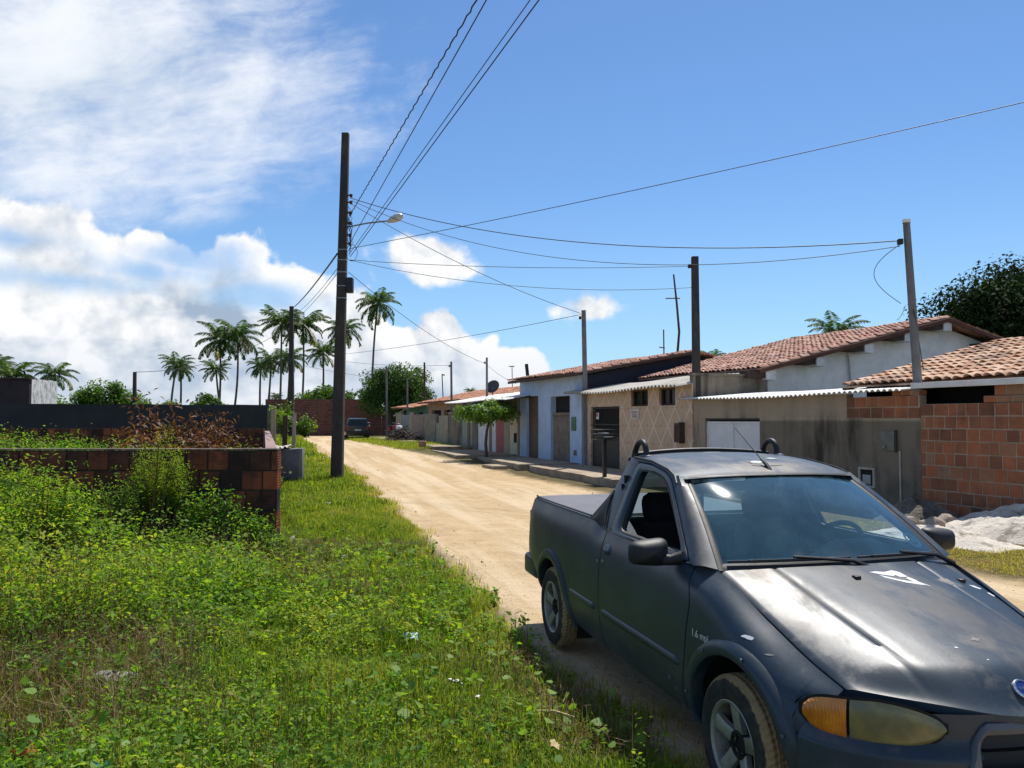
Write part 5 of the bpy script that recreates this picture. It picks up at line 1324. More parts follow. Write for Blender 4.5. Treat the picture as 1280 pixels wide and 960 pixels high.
# ------------------------------------------------------------------ parked car far down the road
t = thing('parked_car', 'small dark hatchback seen from behind at the far end of the road', 'car', (-10.7, 55.0, .35), math.atan2(.967, -.255))
CF = PM[t.name]; M_CAR = plain('dark_car_paint', (.006, .008, .009), .25, 0, .6)
b = MB(); rows = []
for x, w_, zb_, zt_ in ((-1.75, .72, .45, .80), (-1.72, .78, .30, .95), (-1.0, .80, .26, .95), (.6, .80, .26, .93), (1.4, .78, .28, .86), (1.95, .66, .34, .70)):
    rows.append([(x, -w_ * .92, zb_), (x, -w_, zb_ + .12), (x, -w_, zt_ - .12), (x, -w_ * .93, zt_), (x, w_ * .93, zt_), (x, w_, zt_ - .12), (x, w_, zb_ + .12), (x, w_ * .92, zb_)])
b.grid(rows, False, True); b.add(rows[0], [tuple(range(8))]); b.add(rows[-1], [tuple(range(8))]); b.build('body', M_CAR, t, CF)
b = MB(); rows = [[(x, -w0, .93), (x + s_, -w1, zt_), (x + s_, w1, zt_), (x, w0, .93)] for x, s_, w0, w1, zt_ in ((-1.70, .28, .72, .56, 1.38), (-1.2, .1, .74, .60, 1.46), (.1, 0, .74, .60, 1.44), (1.05, -.55, .70, .56, 1.40))]
b.grid(rows); b.add(rows[0], [(0, 1, 2, 3)]); b.build('cabin', M_CAR, t, CF)
b = MB(); b.add([(-1.675, -.62, .99), (-1.47, -.5, 1.33), (-1.47, .5, 1.33), (-1.675, .62, .99)], [(0, 1, 2, 3)]); b.build('rear_window', plain('car_glass', (.008, .016, .016), .08), t, CF)
for s_ in (-1, 1):
    b = MB(); b.bbox(-1.80, -1.74, s_ * .66 - .07, s_ * .66 + .07, .66, .90, .01); b.build('tail_light', bpy.data.materials['red_lens'], t, CF)
    for x in (-1.2, 1.25): b = MB(); b.lathe([(.15, -.09), (.28, -.09), (.30, -.05), (.30, .05), (.28, .09), (.15, .09), (.02, .05)], 20, 'y', (x, s_ * .70, .30)); b.build('wheel', plain('far_tyre', (.02, .02, .02), .9) if (s_ < 0 and x < 0) else bpy.data.materials['far_tyre'], t, CF)
    b = MB(); b.bbox(.85, .97, s_ * .90 - .10, s_ * .90 + .10, .98, 1.12, .02); b.build('wing_mirror', M_CAR, t, CF)
b = MB(); b.box(-1.775, -1.765, -.22, .22, .60, .70); b.build('number_plate', bpy.data.materials['plate_grey'], t, CF)
b = MB(); b.bbox(-1.83, -1.70, -.74, .74, .38, .56, .03); b.build('bumper', M_BLK, t, CF)
# pale box sign on a stick beside it
t = thing('pale_board', 'small pale board on a post between the hatchback and the far wall', 'board', (-10.3, 57, .35))
b = MB(); b.bbox(-10.48, -10.12, 57, 57.05, 1.15, 1.50, .01); b.build('panel', M_WHITEW, t); b = MB(); b.tube([(-10.3, 57.1, .3), (-10.3, 57.08, 1.2)], .05, 6); b.build('post', M_DKWOOD, t)
# motorcycle
mc = fac(40.3, -.75, .47); t = thing('motorcycle', 'red motorcycle parked before a grey gate far along the row', 'motorcycle', mc, FA + .25)
F_ = PM[t.name]; M_RED = plain('red_fairing', (.30, .02, .025), .35)
for x in (-.62, .62): 
    b = MB(); b.lathe([(.20, -.04), (.27, -.045), (.29, 0), (.27, .045), (.20, .04)], 20, 'y', (x, 0, .29)); b.tube([(x, -.02, .29), (x, .02, .29)], .06, 8)
    for a in range(6): b.tube([(x, 0, .29), (x + .22 * math.cos(a * 1.047), 0, .29 + .22 * math.sin(a * 1.047))], .008, 4)
    b.build('wheel', bpy.data.materials['far_tyre'], t, F_)
b = MB(); b.bbox(-.1, .38, -.14, .14, .62, .86, .08, seg=4); b.build('fuel_tank', M_RED, t, F_)
b = MB(); b.bbox(-.75, -.08, -.12, .12, .74, .84, .04, seg=3); b.build('seat', M_BLK, t, F_)
b = MB(); b.bbox(-.9, -.45, -.10, .10, .55, .74, .04, seg=3); b.build('tail_fairing', M_RED, t, F_)
b = MB(); b.bbox(-.2, .25, -.13, .13, .25, .58, .05); b.tube([(-.1, -.17, .3), (-.8, -.18, .34)], .045, 8); b.build('engine', M_GREYPL, t, F_)
b = MB(); 
for s_ in (-.08, .08): b.tube([(.64, s_, .29), (.42, s_, .95)], .025, 6)
b.tube([(.40, -.34, 1.02), (.42, 0, .97), (.40, .34, 1.02)], .018, 6); b.build('fork', M_CHROME, t, F_)
b = MB(); b.bbox(.44, .62, -.10, .10, .78, .98, .05, seg=3); b.build('headlamp_fairing', M_RED, t, F_)
# stick heap with white sack
base = fac(36.2, -1.1, .36)
t = thing('stick_heap', 'heap of cut sticks and branches against the brown yard wall', 'wood heap', base)
b = MB(); r = random.Random(5)
for k in range(90):
    a = r.uniform(0, 3.14); L = r.uniform(.5, 1.3); p = Vector((r.gauss(0, .42), r.gauss(0, .4), 0)); z = abs(r.gauss(0, .1)) + .95 * max(0, 1 - p.length / 1.1) * r.random() + .05; d = Vector((math.cos(a), math.sin(a), r.uniform(-.3, .5))) * L / 2
    b.tube([base + p + Vector((0, 0, z)) - d, base + p + Vector((0, 0, z)) + d], r.uniform(.012, .03), 5)
b.build('sticks', M_DKWOOD, t, smooth=False)
base2 = base + Vector((-.25, -.1, .85)); b = MB(); rows = []
for i in range(9):
    a = math.pi * i / 8; rows.append([(base2.x + .19 * math.sin(a) * math.cos(q) * (1 + .2 * math.sin(3 * q)), base2.y + .16 * math.sin(a) * math.sin(q), base2.z + .15 * math.cos(a) + .03 * math.sin(q * 4)) for q in np.linspace(0, 2 * math.pi, 14, endpoint=False)])
b.grid(rows, False, True); o = b.build('sack', M_WHITEW, None); props(o, 'white sack lying on the heap of cut sticks', 'sack')
# clay pot on the tree pavement
p = fac(26.6, -2.35, .40); b = MB(); b.bbox(-.17, .17, -.15, .15, 0, .28, .02); b.v = [(x * (1 + .25 * z) + p.x, y * (1 + .25 * z) + p.y, z + p.z) for x, y, z in b.v]; o = b.build('planter_box', surf('clay_planter', (.40, .25, .15), None), None); props(o, 'small clay planter box on the pavement corner by the street tree', 'planter')
# raised litter basket
p = Vector((2.45, 21.25, .20)); t = thing('litter_basket', 'black iron litter basket on a post before the beige house gate', 'litter basket', p, FA)
F_ = PM[t.name]; b = MB(); b.bbox(-.045, .045, -.045, .045, 0, .98, .006); b.build('post', M_BLACK, t, F_)
b = MB()
for z in (.98, 1.12, 1.24): b.tube([(-.36, -.2, z), (.36, -.2, z), (.36, .2, z), (-.36, .2, z), (-.36, -.2, z)], .012, 5)
for x in np.linspace(-.36, .36, 13):
    for y in (-.2, .2): b.tube([(x, y, .98), (x, y, 1.24)], .007, 4)
for y in (-.2, -.07, .07, .2): b.tube([(-.36, y, .98), (.36, y, .98)], .008, 4)
b.bbox(-.30, .30, -.17, .17, .995, 1.06, .02); b.build('basket', M_BLACK, t, F_)
b = MB(); b.bbox(-.22, .12, -.12, .1, 1.063, 1.16, .03); b.v = [tuple(F_ @ Vector(q)) for q in b.v]; o = b.build('refuse_bag', M_GREYPL, None); props(o, 'grey refuse bag inside the litter basket', 'bag')
# antennas and roof bits
def mast(name, pts, rad, label, cat, bars=(), mat=None):
    t = thing(name, label, cat, pts[0]); b = MB(); b.tube(pts, rad, 6); b.build('mast', mat or M_DKWOOD, t)
    for a, c, r_ in bars: b = MB(); b.tube([a, c], r_, 5); b.build('crossbar', M_GREYPL, t)
    return t
A_ = lambda px, py, Y: at(px, py, Y)
mast('aerial_mast', [A_(846, 452, 29), A_(849, 415, 29), A_(846, 380, 29), A_(842, 343, 29)], [.05, .045, .04, .03], 'tall crooked aerial pole rising behind the blue house roof', 'aerial', [(A_(832, 373, 29), A_(850, 373, 29), .025)])
mast('aerial_mast', [A_(830, 446, 30), A_(829.5, 412, 30)], .025, 'short thin aerial on the blue house roof ridge', 'aerial', [(A_(824, 434, 30), A_(831, 435, 30), .025)])
mast('aerial_mast', [A_(640.5, 484, 46), A_(640, 458, 46)], .025, 'thin aerial over the orange house beside the blackened pipe', 'aerial', [(A_(636, 458, 46), A_(643, 458, 46), .03)])
mast('aerial_mast', [A_(554, 500, 56), A_(552.5, 468, 56)], .04, 'thin street lamp or aerial pole far behind the green house', 'aerial', [(A_(552, 468, 56), A_(556, 469, 56), .05)])
mast('roof_pipe', [A_(660, 474, 37), A_(658, 455, 37)], .09, 'short thick blackened pipe on the blue house roof', 'pipe', mat=M_BLACK)
p = A_(615.5, 483, 39); t = thing('satellite_dish', 'round dark satellite dish above the orange house roof', 'satellite dish', p)
b = MB(); DF = Matrix.Translation(p) @ Matrix.Rotation(R(-25), 4, 'Z') @ Matrix.Rotation(R(62), 4, 'X'); b.lathe([(.36 * math.sin(a), -.12 * math.cos(a)) for a in np.linspace(.02, 1.5, 8)], 22, 'z'); b.build('bowl', plain('dish_mesh', (.06, .055, .06), .7), t, DF)
b = MB(); b.tube([p + Vector((.05, .1, -.9)), p + Vector((0, .08, -.05))], .03, 6); b.build('mount', M_GREYPL, t)
# ------------------------------------------------------------------ poles and wires
M_POLE = surf('dark_concrete_pole', (0.055, 0.047, 0.042), (0.038, 0.033, 0.031), 3, 0.9, 0.4, 40, stain=(0.10, 0.085, 0.07), sscale=3, stretch=(2, 2, .4), samt=.5)
M_POLEG = surf('grey_concrete_pole', (0.20, 0.20, 0.205), (0.14, 0.14, 0.145), 3, 0.9, 0.3, 40, stain=(0.09, 0.085, 0.08), sscale=3, stretch=(2, 2, .4), samt=.6)
M_WIRE = plain('wire_black', (.016, .016, .018), .6)
M_STEEL = plain('galvanised', (.28, .29, .30), .45, .6)
def pole(label, base, top, w0, w1, mat, square=True, name='utility_pole', group=None):
    base, top = Vector(base), Vector(top)
    t = thing(name, label, 'utility pole', base); b = MB(); n = 4 if square else 8
    rows = []
    for k in range(7):
        c = base.lerp(top, k / 6); w = w0 + (w1 - w0) * k / 6
        if square:
            h = w / 2; e = h * .22
            rows.append([(c.x + x, c.y + y, c.z) for x, y in ((-h + e, -h), (h - e, -h), (h, -h + e), (h, h - e), (h - e, h), (-h + e, h), (-h, h - e), (-h, -h + e))])
        else: rows.append([(c.x + w / 2 * math.cos(a), c.y + w / 2 * math.sin(a), c.z) for a in np.linspace(0, 2 * math.pi, 8, endpoint=False)])
    b.grid(rows, False, True); b.add(rows[-1], [tuple(range(8))]); b.build('shaft', mat, t, angle=30)
    return t
Y0 = 23.0
pb, pt = at(421, 603, Y0), at(432, 167, Y0 - .1); pb.z = -.1
t = pole('tall dark concrete street pole carrying a lamp arm at the left road edge', pb, pt, .33, .20, M_POLE); mainpole = t
def on(z): return pb.lerp(pt, (z - pb.z) / (pt.z - pb.z))
b = MB()
for z in (5.2, 5.55, 5.95, 6.3, 6.6): c = on(z); w = .335 + (.2 - .335) * (z / 9.9); b.box(c.x - w / 2 - .006, c.x + w / 2 + .006, c.y - w / 2 - .006, c.y + w / 2 + .006, z - .012, z + .012)
b.build('strap', M_STEEL, t)
c = on(5.62); b = MB(); b.bbox(c.x + .13, c.x + .33, c.y - .12, c.y + .12, 5.36, 5.80, .03); b.bbox(c.x + .10, c.x + .16, c.y - .05, c.y + .05, 5.5, 5.7, .01); b.build('junction_box', M_BLK, t)
b = MB()
for z in (6.75, 7.0, 7.35, 7.65, 7.95, 8.15):
    c = on(z); b.tube([c + Vector((.10, -.1, 0)), c + Vector((.22, -.16, .02))], .02, 6); b.lathe([(.03, z - .05), (.05, z - .02), (.03, z), (.05, z + .03), (.02, z + .05)], 10, 'z', (c.x + .24, c.y - .16, 0))
b.build('insulator', M_DKWOOD, t, smooth=True)
b = MB(); r = random.Random(3)
for k in range(12):
    z = r.uniform(6.6, 7.9); c = on(z) + Vector((.14, -.12, 0)); L = r.uniform(.3, .7)
    b.tube([c, c + Vector((r.uniform(.05, .2), -.05, -L * .4)), c + Vector((r.uniform(-.02, .12), -.03, -L))], .009, 4)
c = on(7.05) + Vector((.12, -.12, 0)); b.tube([c + Vector((.16 * (1 - math.cos(a)), 0, -.55 + .16 * math.sin(a) * 1.5)) for a in np.linspace(0, 6.28, 16)], .007, 4)
b.build('loose_wiring', M_WIRE, t)
# lamp
la, lb, lc = on(7.25) + Vector((.08, -.05, 0)), at(487, 276, Y0 - .9), at(501, 270, Y0 - 1.1)
lamp = thing('street_lamp', 'street lamp head on a thin arm fixed to the tall dark pole', 'street lamp', la)
b = MB(); b.tube([la, la.lerp(lb, .5) + Vector((0, 0, .03)), lb], .022, 6); b.build('arm', M_STEEL, lamp)
d = (lc - lb).normalized(); up = Vector((0, 0, 1)); sx = d.cross(up).normalized(); up = sx.cross(d); rows = []
for k, (s_, w, hh) in enumerate(((-.08, .04, .04), (.0, .07, .06), (.12, .11, .10), (.30, .13, .12), (.42, .10, .08), (.46, .02, .02))):
    c = lb + d * s_; rows.append([c + sx * w * math.cos(a) + up * hh * math.sin(a) for a in np.linspace(0, 2 * math.pi, 14, endpoint=False)])
b = MB(); b.grid(rows, False, True); b.build('lamp_head', plain('lamp_housing', (.55, .56, .57), .4), lamp, angle=60)
# other poles
B2 = at(364, 547, 56); T2 = at(364.5, 383, 56); B2.z = .2
p2 = pole('second tall dark street pole beside the left grass edge, before the far wall', B2, T2, .40, .26, M_POLE)
PR_b, PR_t = at(1146, 500, 14.30), at(1133, 278, 14.2)
pr = pole('grey round pole rising behind the corner of rendered and brick walls', (fac(.1, .085).x, fac(.1, .085).y, 2.05), PR_t, .165, .125, M_POLEG, False)
b = MB(); c = PR_t; b.lathe([(.07, c.z - .01), (.07, c.z + .05), (.01, c.z + .06)], 10, 'z', (c.x, c.y, 0)); b.build('cap', M_WHITEW, pr)
P3b, P3t = at(871, 500, 21.0), at(868.5, 321, 21.0); P3b.z = 0
p3 = pole('dark square pole beside the beige house end', P3b, P3t, .22, .17, M_POLEG if False else M_POLE)
P4b, P4t = at(733, 500, 26.8), at(729.5, 388, 26.8); P4b.z = 0
p4 = pole('grey pole at the corner of the pale blue and beige houses', P4b, P4t, .17, .14, M_POLEG)
P5b, P5t = at(609, 540, 39), at(608.5, 447, 39); P5b.z = .2
p5 = pole('thin dark pole above the flat topped street tree', P5b, P5t, .13, .10, M_POLEG)
P6b, P6t = at(565, 545, 45), at(564, 452, 45); P6b.z = .2
p6 = pole('thin dark pole at the orange house gate', P6b, P6t, .14, .11, M_POLEG)
P7b, P7t = at(509.5, 550, 53), at(509, 473, 53); P7b.z = .3
p7 = pole('thin pale pole in front of the green house', P7b, P7t, .12, .10, M_POLEG)
P8b, P8t = at(484, 545, 60), at(483, 458, 60); P8b.z = .3
p8 = pole('weathered pole half hidden in the big round tree', P8b, P8t, .16, .12, M_POLEG)
P9b, P9t = at(168.5, 510, 45), at(168.5, 465, 45); P9b.z = 0
p9 = pole('lone dark pole behind the painted wall among the bushes', P9b, P9t, .2, .16, M_POLE)
P10b, P10t = at(531, 560, 58), at(530.5, 453, 58); P10b.z = .3
pole('dark pole behind the green house roof', P10b, P10t, .16, .12, M_POLE)
for k, (p, dx) in enumerate(((PR_t, -.10), (P3t, -.12), (P4t, -.1), (P5t, -.08), (P6t, -.08))):
    b = MB(); z = p.z - (.35 if k == 0 else .25); b.bbox(p.x + dx - .06, p.x + dx + .02, p.y - .05, p.y + .05, z - .05, z + .05, .01); b.build('bracket', M_BLK, (pr, p3, p4, p5, p6)[k])
# wires
def wire(a, c, sag, rad_, label, cat='wire', twist=0.0, n=28):
    a, c = Vector(a), Vector(c); pts = []; rad = rad_ * .8
    for i in range(n + 1):
        s_ = i / n; p = a.lerp(c, s_); p.z -= sag * 4 * s_ * (1 - s_)
        if twist: p += Vector((math.sin(i * 2.4), 0, math.cos(i * 2.4))) * twist
        pts.append(p)
    b = MB(); b.tube(pts, rad, 5); o = b.build('overhead_cable' if cat == 'cable' else 'overhead_wire', M_WIRE, None, angle=80); return props(o, label, cat)
def beyond(a, px, py, Y, ext=1.35):
    """line from a through the surveyed point, run on past the frame to its next support"""
    q = at(px, py, Y); return a + (q - a) * ext
a = on(7.55) + Vector((.2, -.15, 0))
wire(a, beyond(a, 597, -2, 11.2, 2.6), .0, .015, 'thick twisted black cable sweeping from the tall pole over the viewer', 'cable', .012, 220)
a = on(6.75) + Vector((.22, -.15, 0)); wire(a, beyond(a, 609, -2, 11.2, 2.6), .0, .012, 'single wire just beside the thick twisted cable')
a = on(6.45) + Vector((.22, -.15, 0)); wire(a, beyond(a, 664, -2, 11.2, 2.6), .0, .010, 'left one of two close wires running up and over the viewer')
a = on(6.38) + Vector((.25, -.15, 0)); wire(a, beyond(a, 675, -2, 11.2, 2.6), .0, .013, 'right one of two close wires running up and over the viewer')
a = on(8.1) + Vector((.2, -.1, 0)); z_ = PR_t + Vector((-.12, 0, -.33)); wire(a, z_, .62, .013, 'upper wire between the lamp pole and the grey round pole')
wire(a + Vector((.05, 0, -.08)), z_ + Vector((0, 0, -.10)), .95, .009, 'lower slack wire between the lamp pole and the grey round pole')
a = on(6.62) + Vector((.2, -.1, 0)); wire(a, beyond(a, 1280, 122, 13.0, 1.25), .12, .011, 'long wire rising from the lamp pole to the upper right sky')
a = on(6.3) + Vector((.2, -.1, 0)); wire(a, P3t + Vector((-.12, 0, -.25)), .12, .010, 'level wire from the lamp pole to the dark square pole top')
wire(a, P3t + Vector((-.1, 0, -.82)), .35, .009, 'lower wire from the lamp pole to the dark square pole')
a = on(7.95) + Vector((.2, -.1, 0)); wire(a, P4t + Vector((-.1, 0, -.1)), .25, .012, 'wire slanting from the lamp pole down to the blue house pole')
wire(P4t + Vector((-.1, 0, -.14)), B2.lerp(T2, .62), .3, .012, 'faint wire from the blue house pole back to the second tall pole')
a = on(5.95) + Vector((.2, -.1, 0)); wire(a, P5t + Vector((-.05, 0, -.3)), .3, .011, 'wire slanting from the lamp pole down to the thin pole over the street tree')
wire(P5t + Vector((-.05, 0, -.3)), at(646, 480, 37), .1, .010, 'short drop from the thin pole to the orange house roof')
a = on(6.5) + Vector((-.15, 0, 0)); wire(a, T2 + Vector((.1, 0, -.1)), .15, .035, 'thick black cable from the lamp pole to the second tall pole', 'cable')
for k, (z, dz) in enumerate(((6.1, -.6), (5.95, -.9))):
    a = on(z) + Vector((-.12, 0, 0)); wire(a, T2 + Vector((.15, 0, dz)), .2, .012, ('upper of two thin wires under the thick cable to the second pole', 'lower of two thin wires under the thick cable to the second pole')[k])
wire(B2.lerp(T2, .66), P6t + Vector((-.05, 0, -.2)), .35, .012, 'wire reaching the thin pole at the orange house gate')
wire(B2.lerp(T2, .58), P7t + Vector((0, 0, -.1)), .2, .012, 'low wire crossing before the big round tree')
wire(T2 + Vector((-.1, 0, -1.4)), P9t, .8, .02, 'thin slack wire from the second pole to the lone dark pole')
wire(PR_t + Vector((.09, -.03, -1.6)), (PR_b.x + .12, PR_b.y - .02, 2.6), -.0, .010, 'dark wire running down beside the grey round pole')
b = MB(); c = PR_t; b.tube([c + Vector((-.05 - .55 * math.sin(q) , 0, -.35 - 1.15 * (q / 3.1))) for q in np.linspace(.15, 3.0, 22)], .006, 4); o = b.build('wire_loop', M_WIRE, None); props(o, 'drooping loop of thin wire hanging off the grey round pole', 'wire')
wire(c + Vector((-.05, 0, -1.5)), at(1121, 400, 14.9), .05, .006, 'thin wire falling from the round pole to the gabled roof')
# ------------------------------------------------------------------ vegetation
G_ = np.random.default_rng
M_GRASS = foliage('grass_blades', [(0.05, 0.10, 0.010), (0.11, 0.18, 0.018), (0.19, 0.25, 0.030), (0.29, 0.27, 0.065), (0.36, 0.28, 0.12)], .48, .6, .15)
M_WEED = foliage('weed_leaves', [(0.028, 0.075, 0.010), (0.065, 0.155, 0.016), (0.125, 0.24, 0.026), (0.23, 0.31, 0.034), (0.30, 0.28, 0.06)], .48, .6, .15)
M_VINE = foliage('vine_leaves', [(0.09, 0.19, 0.03), (0.15, 0.26, 0.045), (0.20, 0.31, 0.07), (0.25, 0.36, 0.12)], .38, .55, .2)
M_DRY = foliage('dry_stems', [(0.085, 0.055, 0.03), (0.16, 0.11, 0.055), (0.26, 0.19, 0.10)], .15, .8, .15)
M_DEADLEAF = foliage('withered_leaves', [(0.06, 0.024, 0.016), (0.12, 0.05, 0.03), (0.22, 0.10, 0.06), (0.42, 0.32, 0.27)], .25, .6, .3)
M_BARK = surf('bark', (0.13, 0.105, 0.08), (0.08, 0.065, 0.05), 5, 0.95, 0.6, 30, stretch=(3, 3, .6), stain=(.05, .04, .03))
M_PALMTR = surf('palm_trunk', (0.14, 0.12, 0.10), (0.09, 0.078, 0.065), 3, 0.95, 0.5, 14, stretch=(1, 1, 4))
M_TREE = foliage('tree_leaves', [(0.02, 0.05, 0.011), (0.042, 0.095, 0.018), (0.075, 0.145, 0.026), (0.12, 0.18, 0.034)], .35, .6, .2)
M_TREEB = foliage('bright_tree_leaves', [(0.035, 0.08, 0.010), (0.07, 0.15, 0.015), (0.10, 0.185, 0.022), (0.16, 0.23, 0.035)], .35, .5, .3)
M_DKTREE = foliage('dark_tree_leaves', [(0.008, 0.020, 0.008), (0.014, 0.032, 0.010), (0.026, 0.055, 0.014), (0.05, 0.085, 0.02)], .15, .75, .08)
M_PALM = foliage('palm_fronds', [(0.022, 0.055, 0.016), (0.042, 0.088, 0.024), (0.08, 0.13, 0.034), (0.20, 0.17, 0.06)], .4, .6, .2)

def unit(v): return v / np.maximum(np.linalg.norm(v, axis=-1, keepdims=True), 1e-9)
def leaves(C, D, N, L, Wd):
    """folded-diamond leaves: base points C, directions D, normals N, length L, width Wd -> (k,4,3)"""
    S_ = unit(np.cross(D, N)); N2 = np.cross(S_, D)
    L = np.asarray(L)[:, None]; Wd = np.asarray(Wd)[:, None]
    return np.stack([C, C + D * L * .42 + S_ * Wd * .5 + N2 * L * .06, C + D * L - N2 * L * .10, C + D * L * .42 - S_ * Wd * .5 + N2 * L * .06], 1)
def rand_dir(r, n, up=0.3, spread=1.0):
    v = r.normal(0, spread, (n, 3)); v[:, 2] = v[:, 2] * .6 + up; return unit(v)
def blades(r, P, h, w, lean=.5):
    """grass blade as two quads: (2k,4,3)"""
    n = len(P); a = r.uniform(0, 2 * np.pi, n); d = np.stack([np.cos(a), np.sin(a), np.zeros(n)], 1); s_ = np.stack([-np.sin(a), np.cos(a), np.zeros(n)], 1)
    ln = (r.random(n) * lean)[:, None] * h[:, None]; up = np.array([0, 0, 1.0]); h = h[:, None]; w = w[:, None]
    m = P + d * ln * .35 + up * h * .6; t = P + d * ln + up * h * (1 - .35 * (ln / h)**2)
    q1 = np.stack([P - s_ * w * .5, P + s_ * w * .5, m + s_ * w * .4, m - s_ * w * .4], 1); q2 = np.stack([m - s_ * w * .4, m + s_ * w * .4, t + s_ * w * .06, t - s_ * w * .06], 1)
    return np.concatenate([q1, q2])
def vnoise(x, y, f, seed):
    """cheap smooth value noise"""
    r = np.random.default_rng(seed); T = r.random((64, 64)); x = x * f + 17.3; y = y * f + 5.1
    i, j = np.floor(x).astype(int), np.floor(y).astype(int); u, v = x - i, y - j; u, v = u * u * (3 - 2 * u), v * v * (3 - 2 * v)
    g = lambda a, b_: T[a % 64, b_ % 64]
    return (g(i, j) * (1 - u) + g(i + 1, j) * u) * (1 - v) + (g(i, j + 1) * (1 - u) + g(i + 1, j + 1) * u) * v
def side_x(Y): return EX - .309 * (Y - EY)          # outer face of the enclosure's side wall
def region(r, n, y0, y1, xl, xr, p=1.0):
    """random points, denser towards the viewer for p > 1"""
    Y = y0 + (y1 - y0) * r.random(n)**p; a, b_ = xl(Y), xr(Y); X = a + (b_ - a) * r.random(n); return X, Y
def in_view(X, Y, m=.35): return np.abs(X) < .66 * Y + m
def near_left(Y): return np.where(Y < 9.95, -.68 * Y - .3, side_x(np.maximum(Y, 9.95)) + .12)
def tallness(X, Y):
    """weeds stand high towards the left and against the block wall, short near the road"""
    e = edge_left(Y) - X
    t = sstep(.5, 3.2, e) * (.45 + .55 * vnoise(X, Y, .8, 3)) * np.where(Y < 10, 1, .35)
    w = np.where((Y < 10) & (Y > 7.2) & (X < EX + .4), sstep(7.2, 9.2, Y), 0) * (.25 + .75 * vnoise(X, Y, .9, 14))
    return np.clip(t * .75 + w * .55 - .45 * sstep(-1.9, -.6, X) * sstep(5.5, 4, Y) * 0, 0, 1.3)
def grassy(name, parts, mats, kind='stuff', label=None, cat=None):
    V = np.concatenate([p[0] for p in parts]); t = np.concatenate([p[1] for p in parts])
    o = quads_np(name, V, np.clip(t, 0, 1), mats); o['kind'] = kind
    if label: o['label'] = label; o['category'] = cat
    return o
def mkgrass(seed, n, y0, y1, xl, xr, h0, h1, w, dens=None, p=1.0, tint0=.35, lean=.9):
    r = G_(seed); X, Y = region(r, n, y0, y1, xl, xr, p); k = in_view(X, Y)
    X, Y = X[k], Y[k]
    if dens is not None: k = r.random(len(X)) < dens(X, Y); X, Y = X[k], Y[k]
    P = np.stack([X, Y, gz(X, Y) - .008], 1); tl = tallness(X, Y)
    h = (h0 + (h1 - h0) * r.random(len(X))**1.6) * (.65 + .6 * tl) * (.6 + .8 * vnoise(X, Y, 2.6, 9))
    ww = w * (.6 + .8 * r.random(len(X))) * (1 + Y * .035)
    q = blades(r, P, h, ww, lean); dry = vnoise(X, Y, 1.1, 21) ; dry2 = vnoise(X, Y, 3.3, 22)
    t = tint0 + .18 * r.normal(0, 1, len(X)) + .55 * np.clip(dry - .55, 0, 1) + .25 * (dry2 - .5)
    t += .28 * sstep(.45, .05, edge_left(Y) - X)
    return q, np.concatenate([t, t])
edge_d = lambda X, Y: (1 - .65 * sstep(.52, .66, vnoise(X, Y, .85, 61))) * np.clip((edge_left(Y) - X + .25 * (vnoise(X, Y, 3, 5) - .35)) / .35, 0, 1)**1.2
gp = [mkgrass(1, 150000, 2.9, 7.5, near_left, lambda Y: edge_left(Y) + .06, .05, .16, .0050, edge_d, 1.25),
      mkgrass(2, 120000, 7.3, 15, near_left, lambda Y: edge_left(Y) + .08, .06, .20, .0062, edge_d, 1.15),
      mkgrass(3, 60000, 14.5, 30, near_left, lambda Y: edge_left(Y) + .1, .08, .26, .0095, edge_d, 1.1),
      mkgrass(4, 26000, 29, 62, lambda Y: np.maximum(edge_left(Y) - 4.5, -8.3 - .30 * (Y - 28)), lambda Y: edge_left(Y) + .1, .12, .40, .022, edge_d)]
grassy('grass', gp, M_GRASS)
# right verge: short yellowing grass between road and the brick wall
def rv_l(Y): return np.where(Y < 6.5, 3.2, edge_right(Y) - .2)
def wall_x(Y): return 7.23 - .3735 * (Y - 14.18) - .12
rd = lambda X, Y: np.clip((X - edge_right(Y) + .5 * (vnoise(X, Y, 1.5, 6) - .3)) / .6, 0, 1) * (1 - .8 * sstep(1.9, 1.2, np.hypot(X - 7.2, (Y - 11.9))))
gp = [mkgrass(5, 75000, 4.5, 13.6, rv_l, lambda Y: np.minimum(wall_x(Y), .72 * Y), .02, .07, .006, rd, 1, .62, 1.2)]
# verge before the far yard walls
def fv(n, seed):
    r = G_(seed); t = r.uniform(27, 46, n); nn = r.uniform(-3.6, -.1, n); k = r.random(n) < sstep(-3.6, -2.2, nn + .8 * vnoise(t, nn, .8, 8)); t, nn = t[k], nn[k]
    P = np.array([fac(a, b_) for a, b_ in zip(t, nn)]); P[:, 2] = gz(P[:, 0], P[:, 1]) - .01
    q = blades(r, P, r.uniform(.05, .22, len(P)), np.full(len(P), .02), .9); tt = .5 + .22 * r.normal(0, 1, len(P)); return q, np.concatenate([tt, tt])
gp.append(fv(16000, 6)); grassy('verge_grass', gp, M_GRASS)
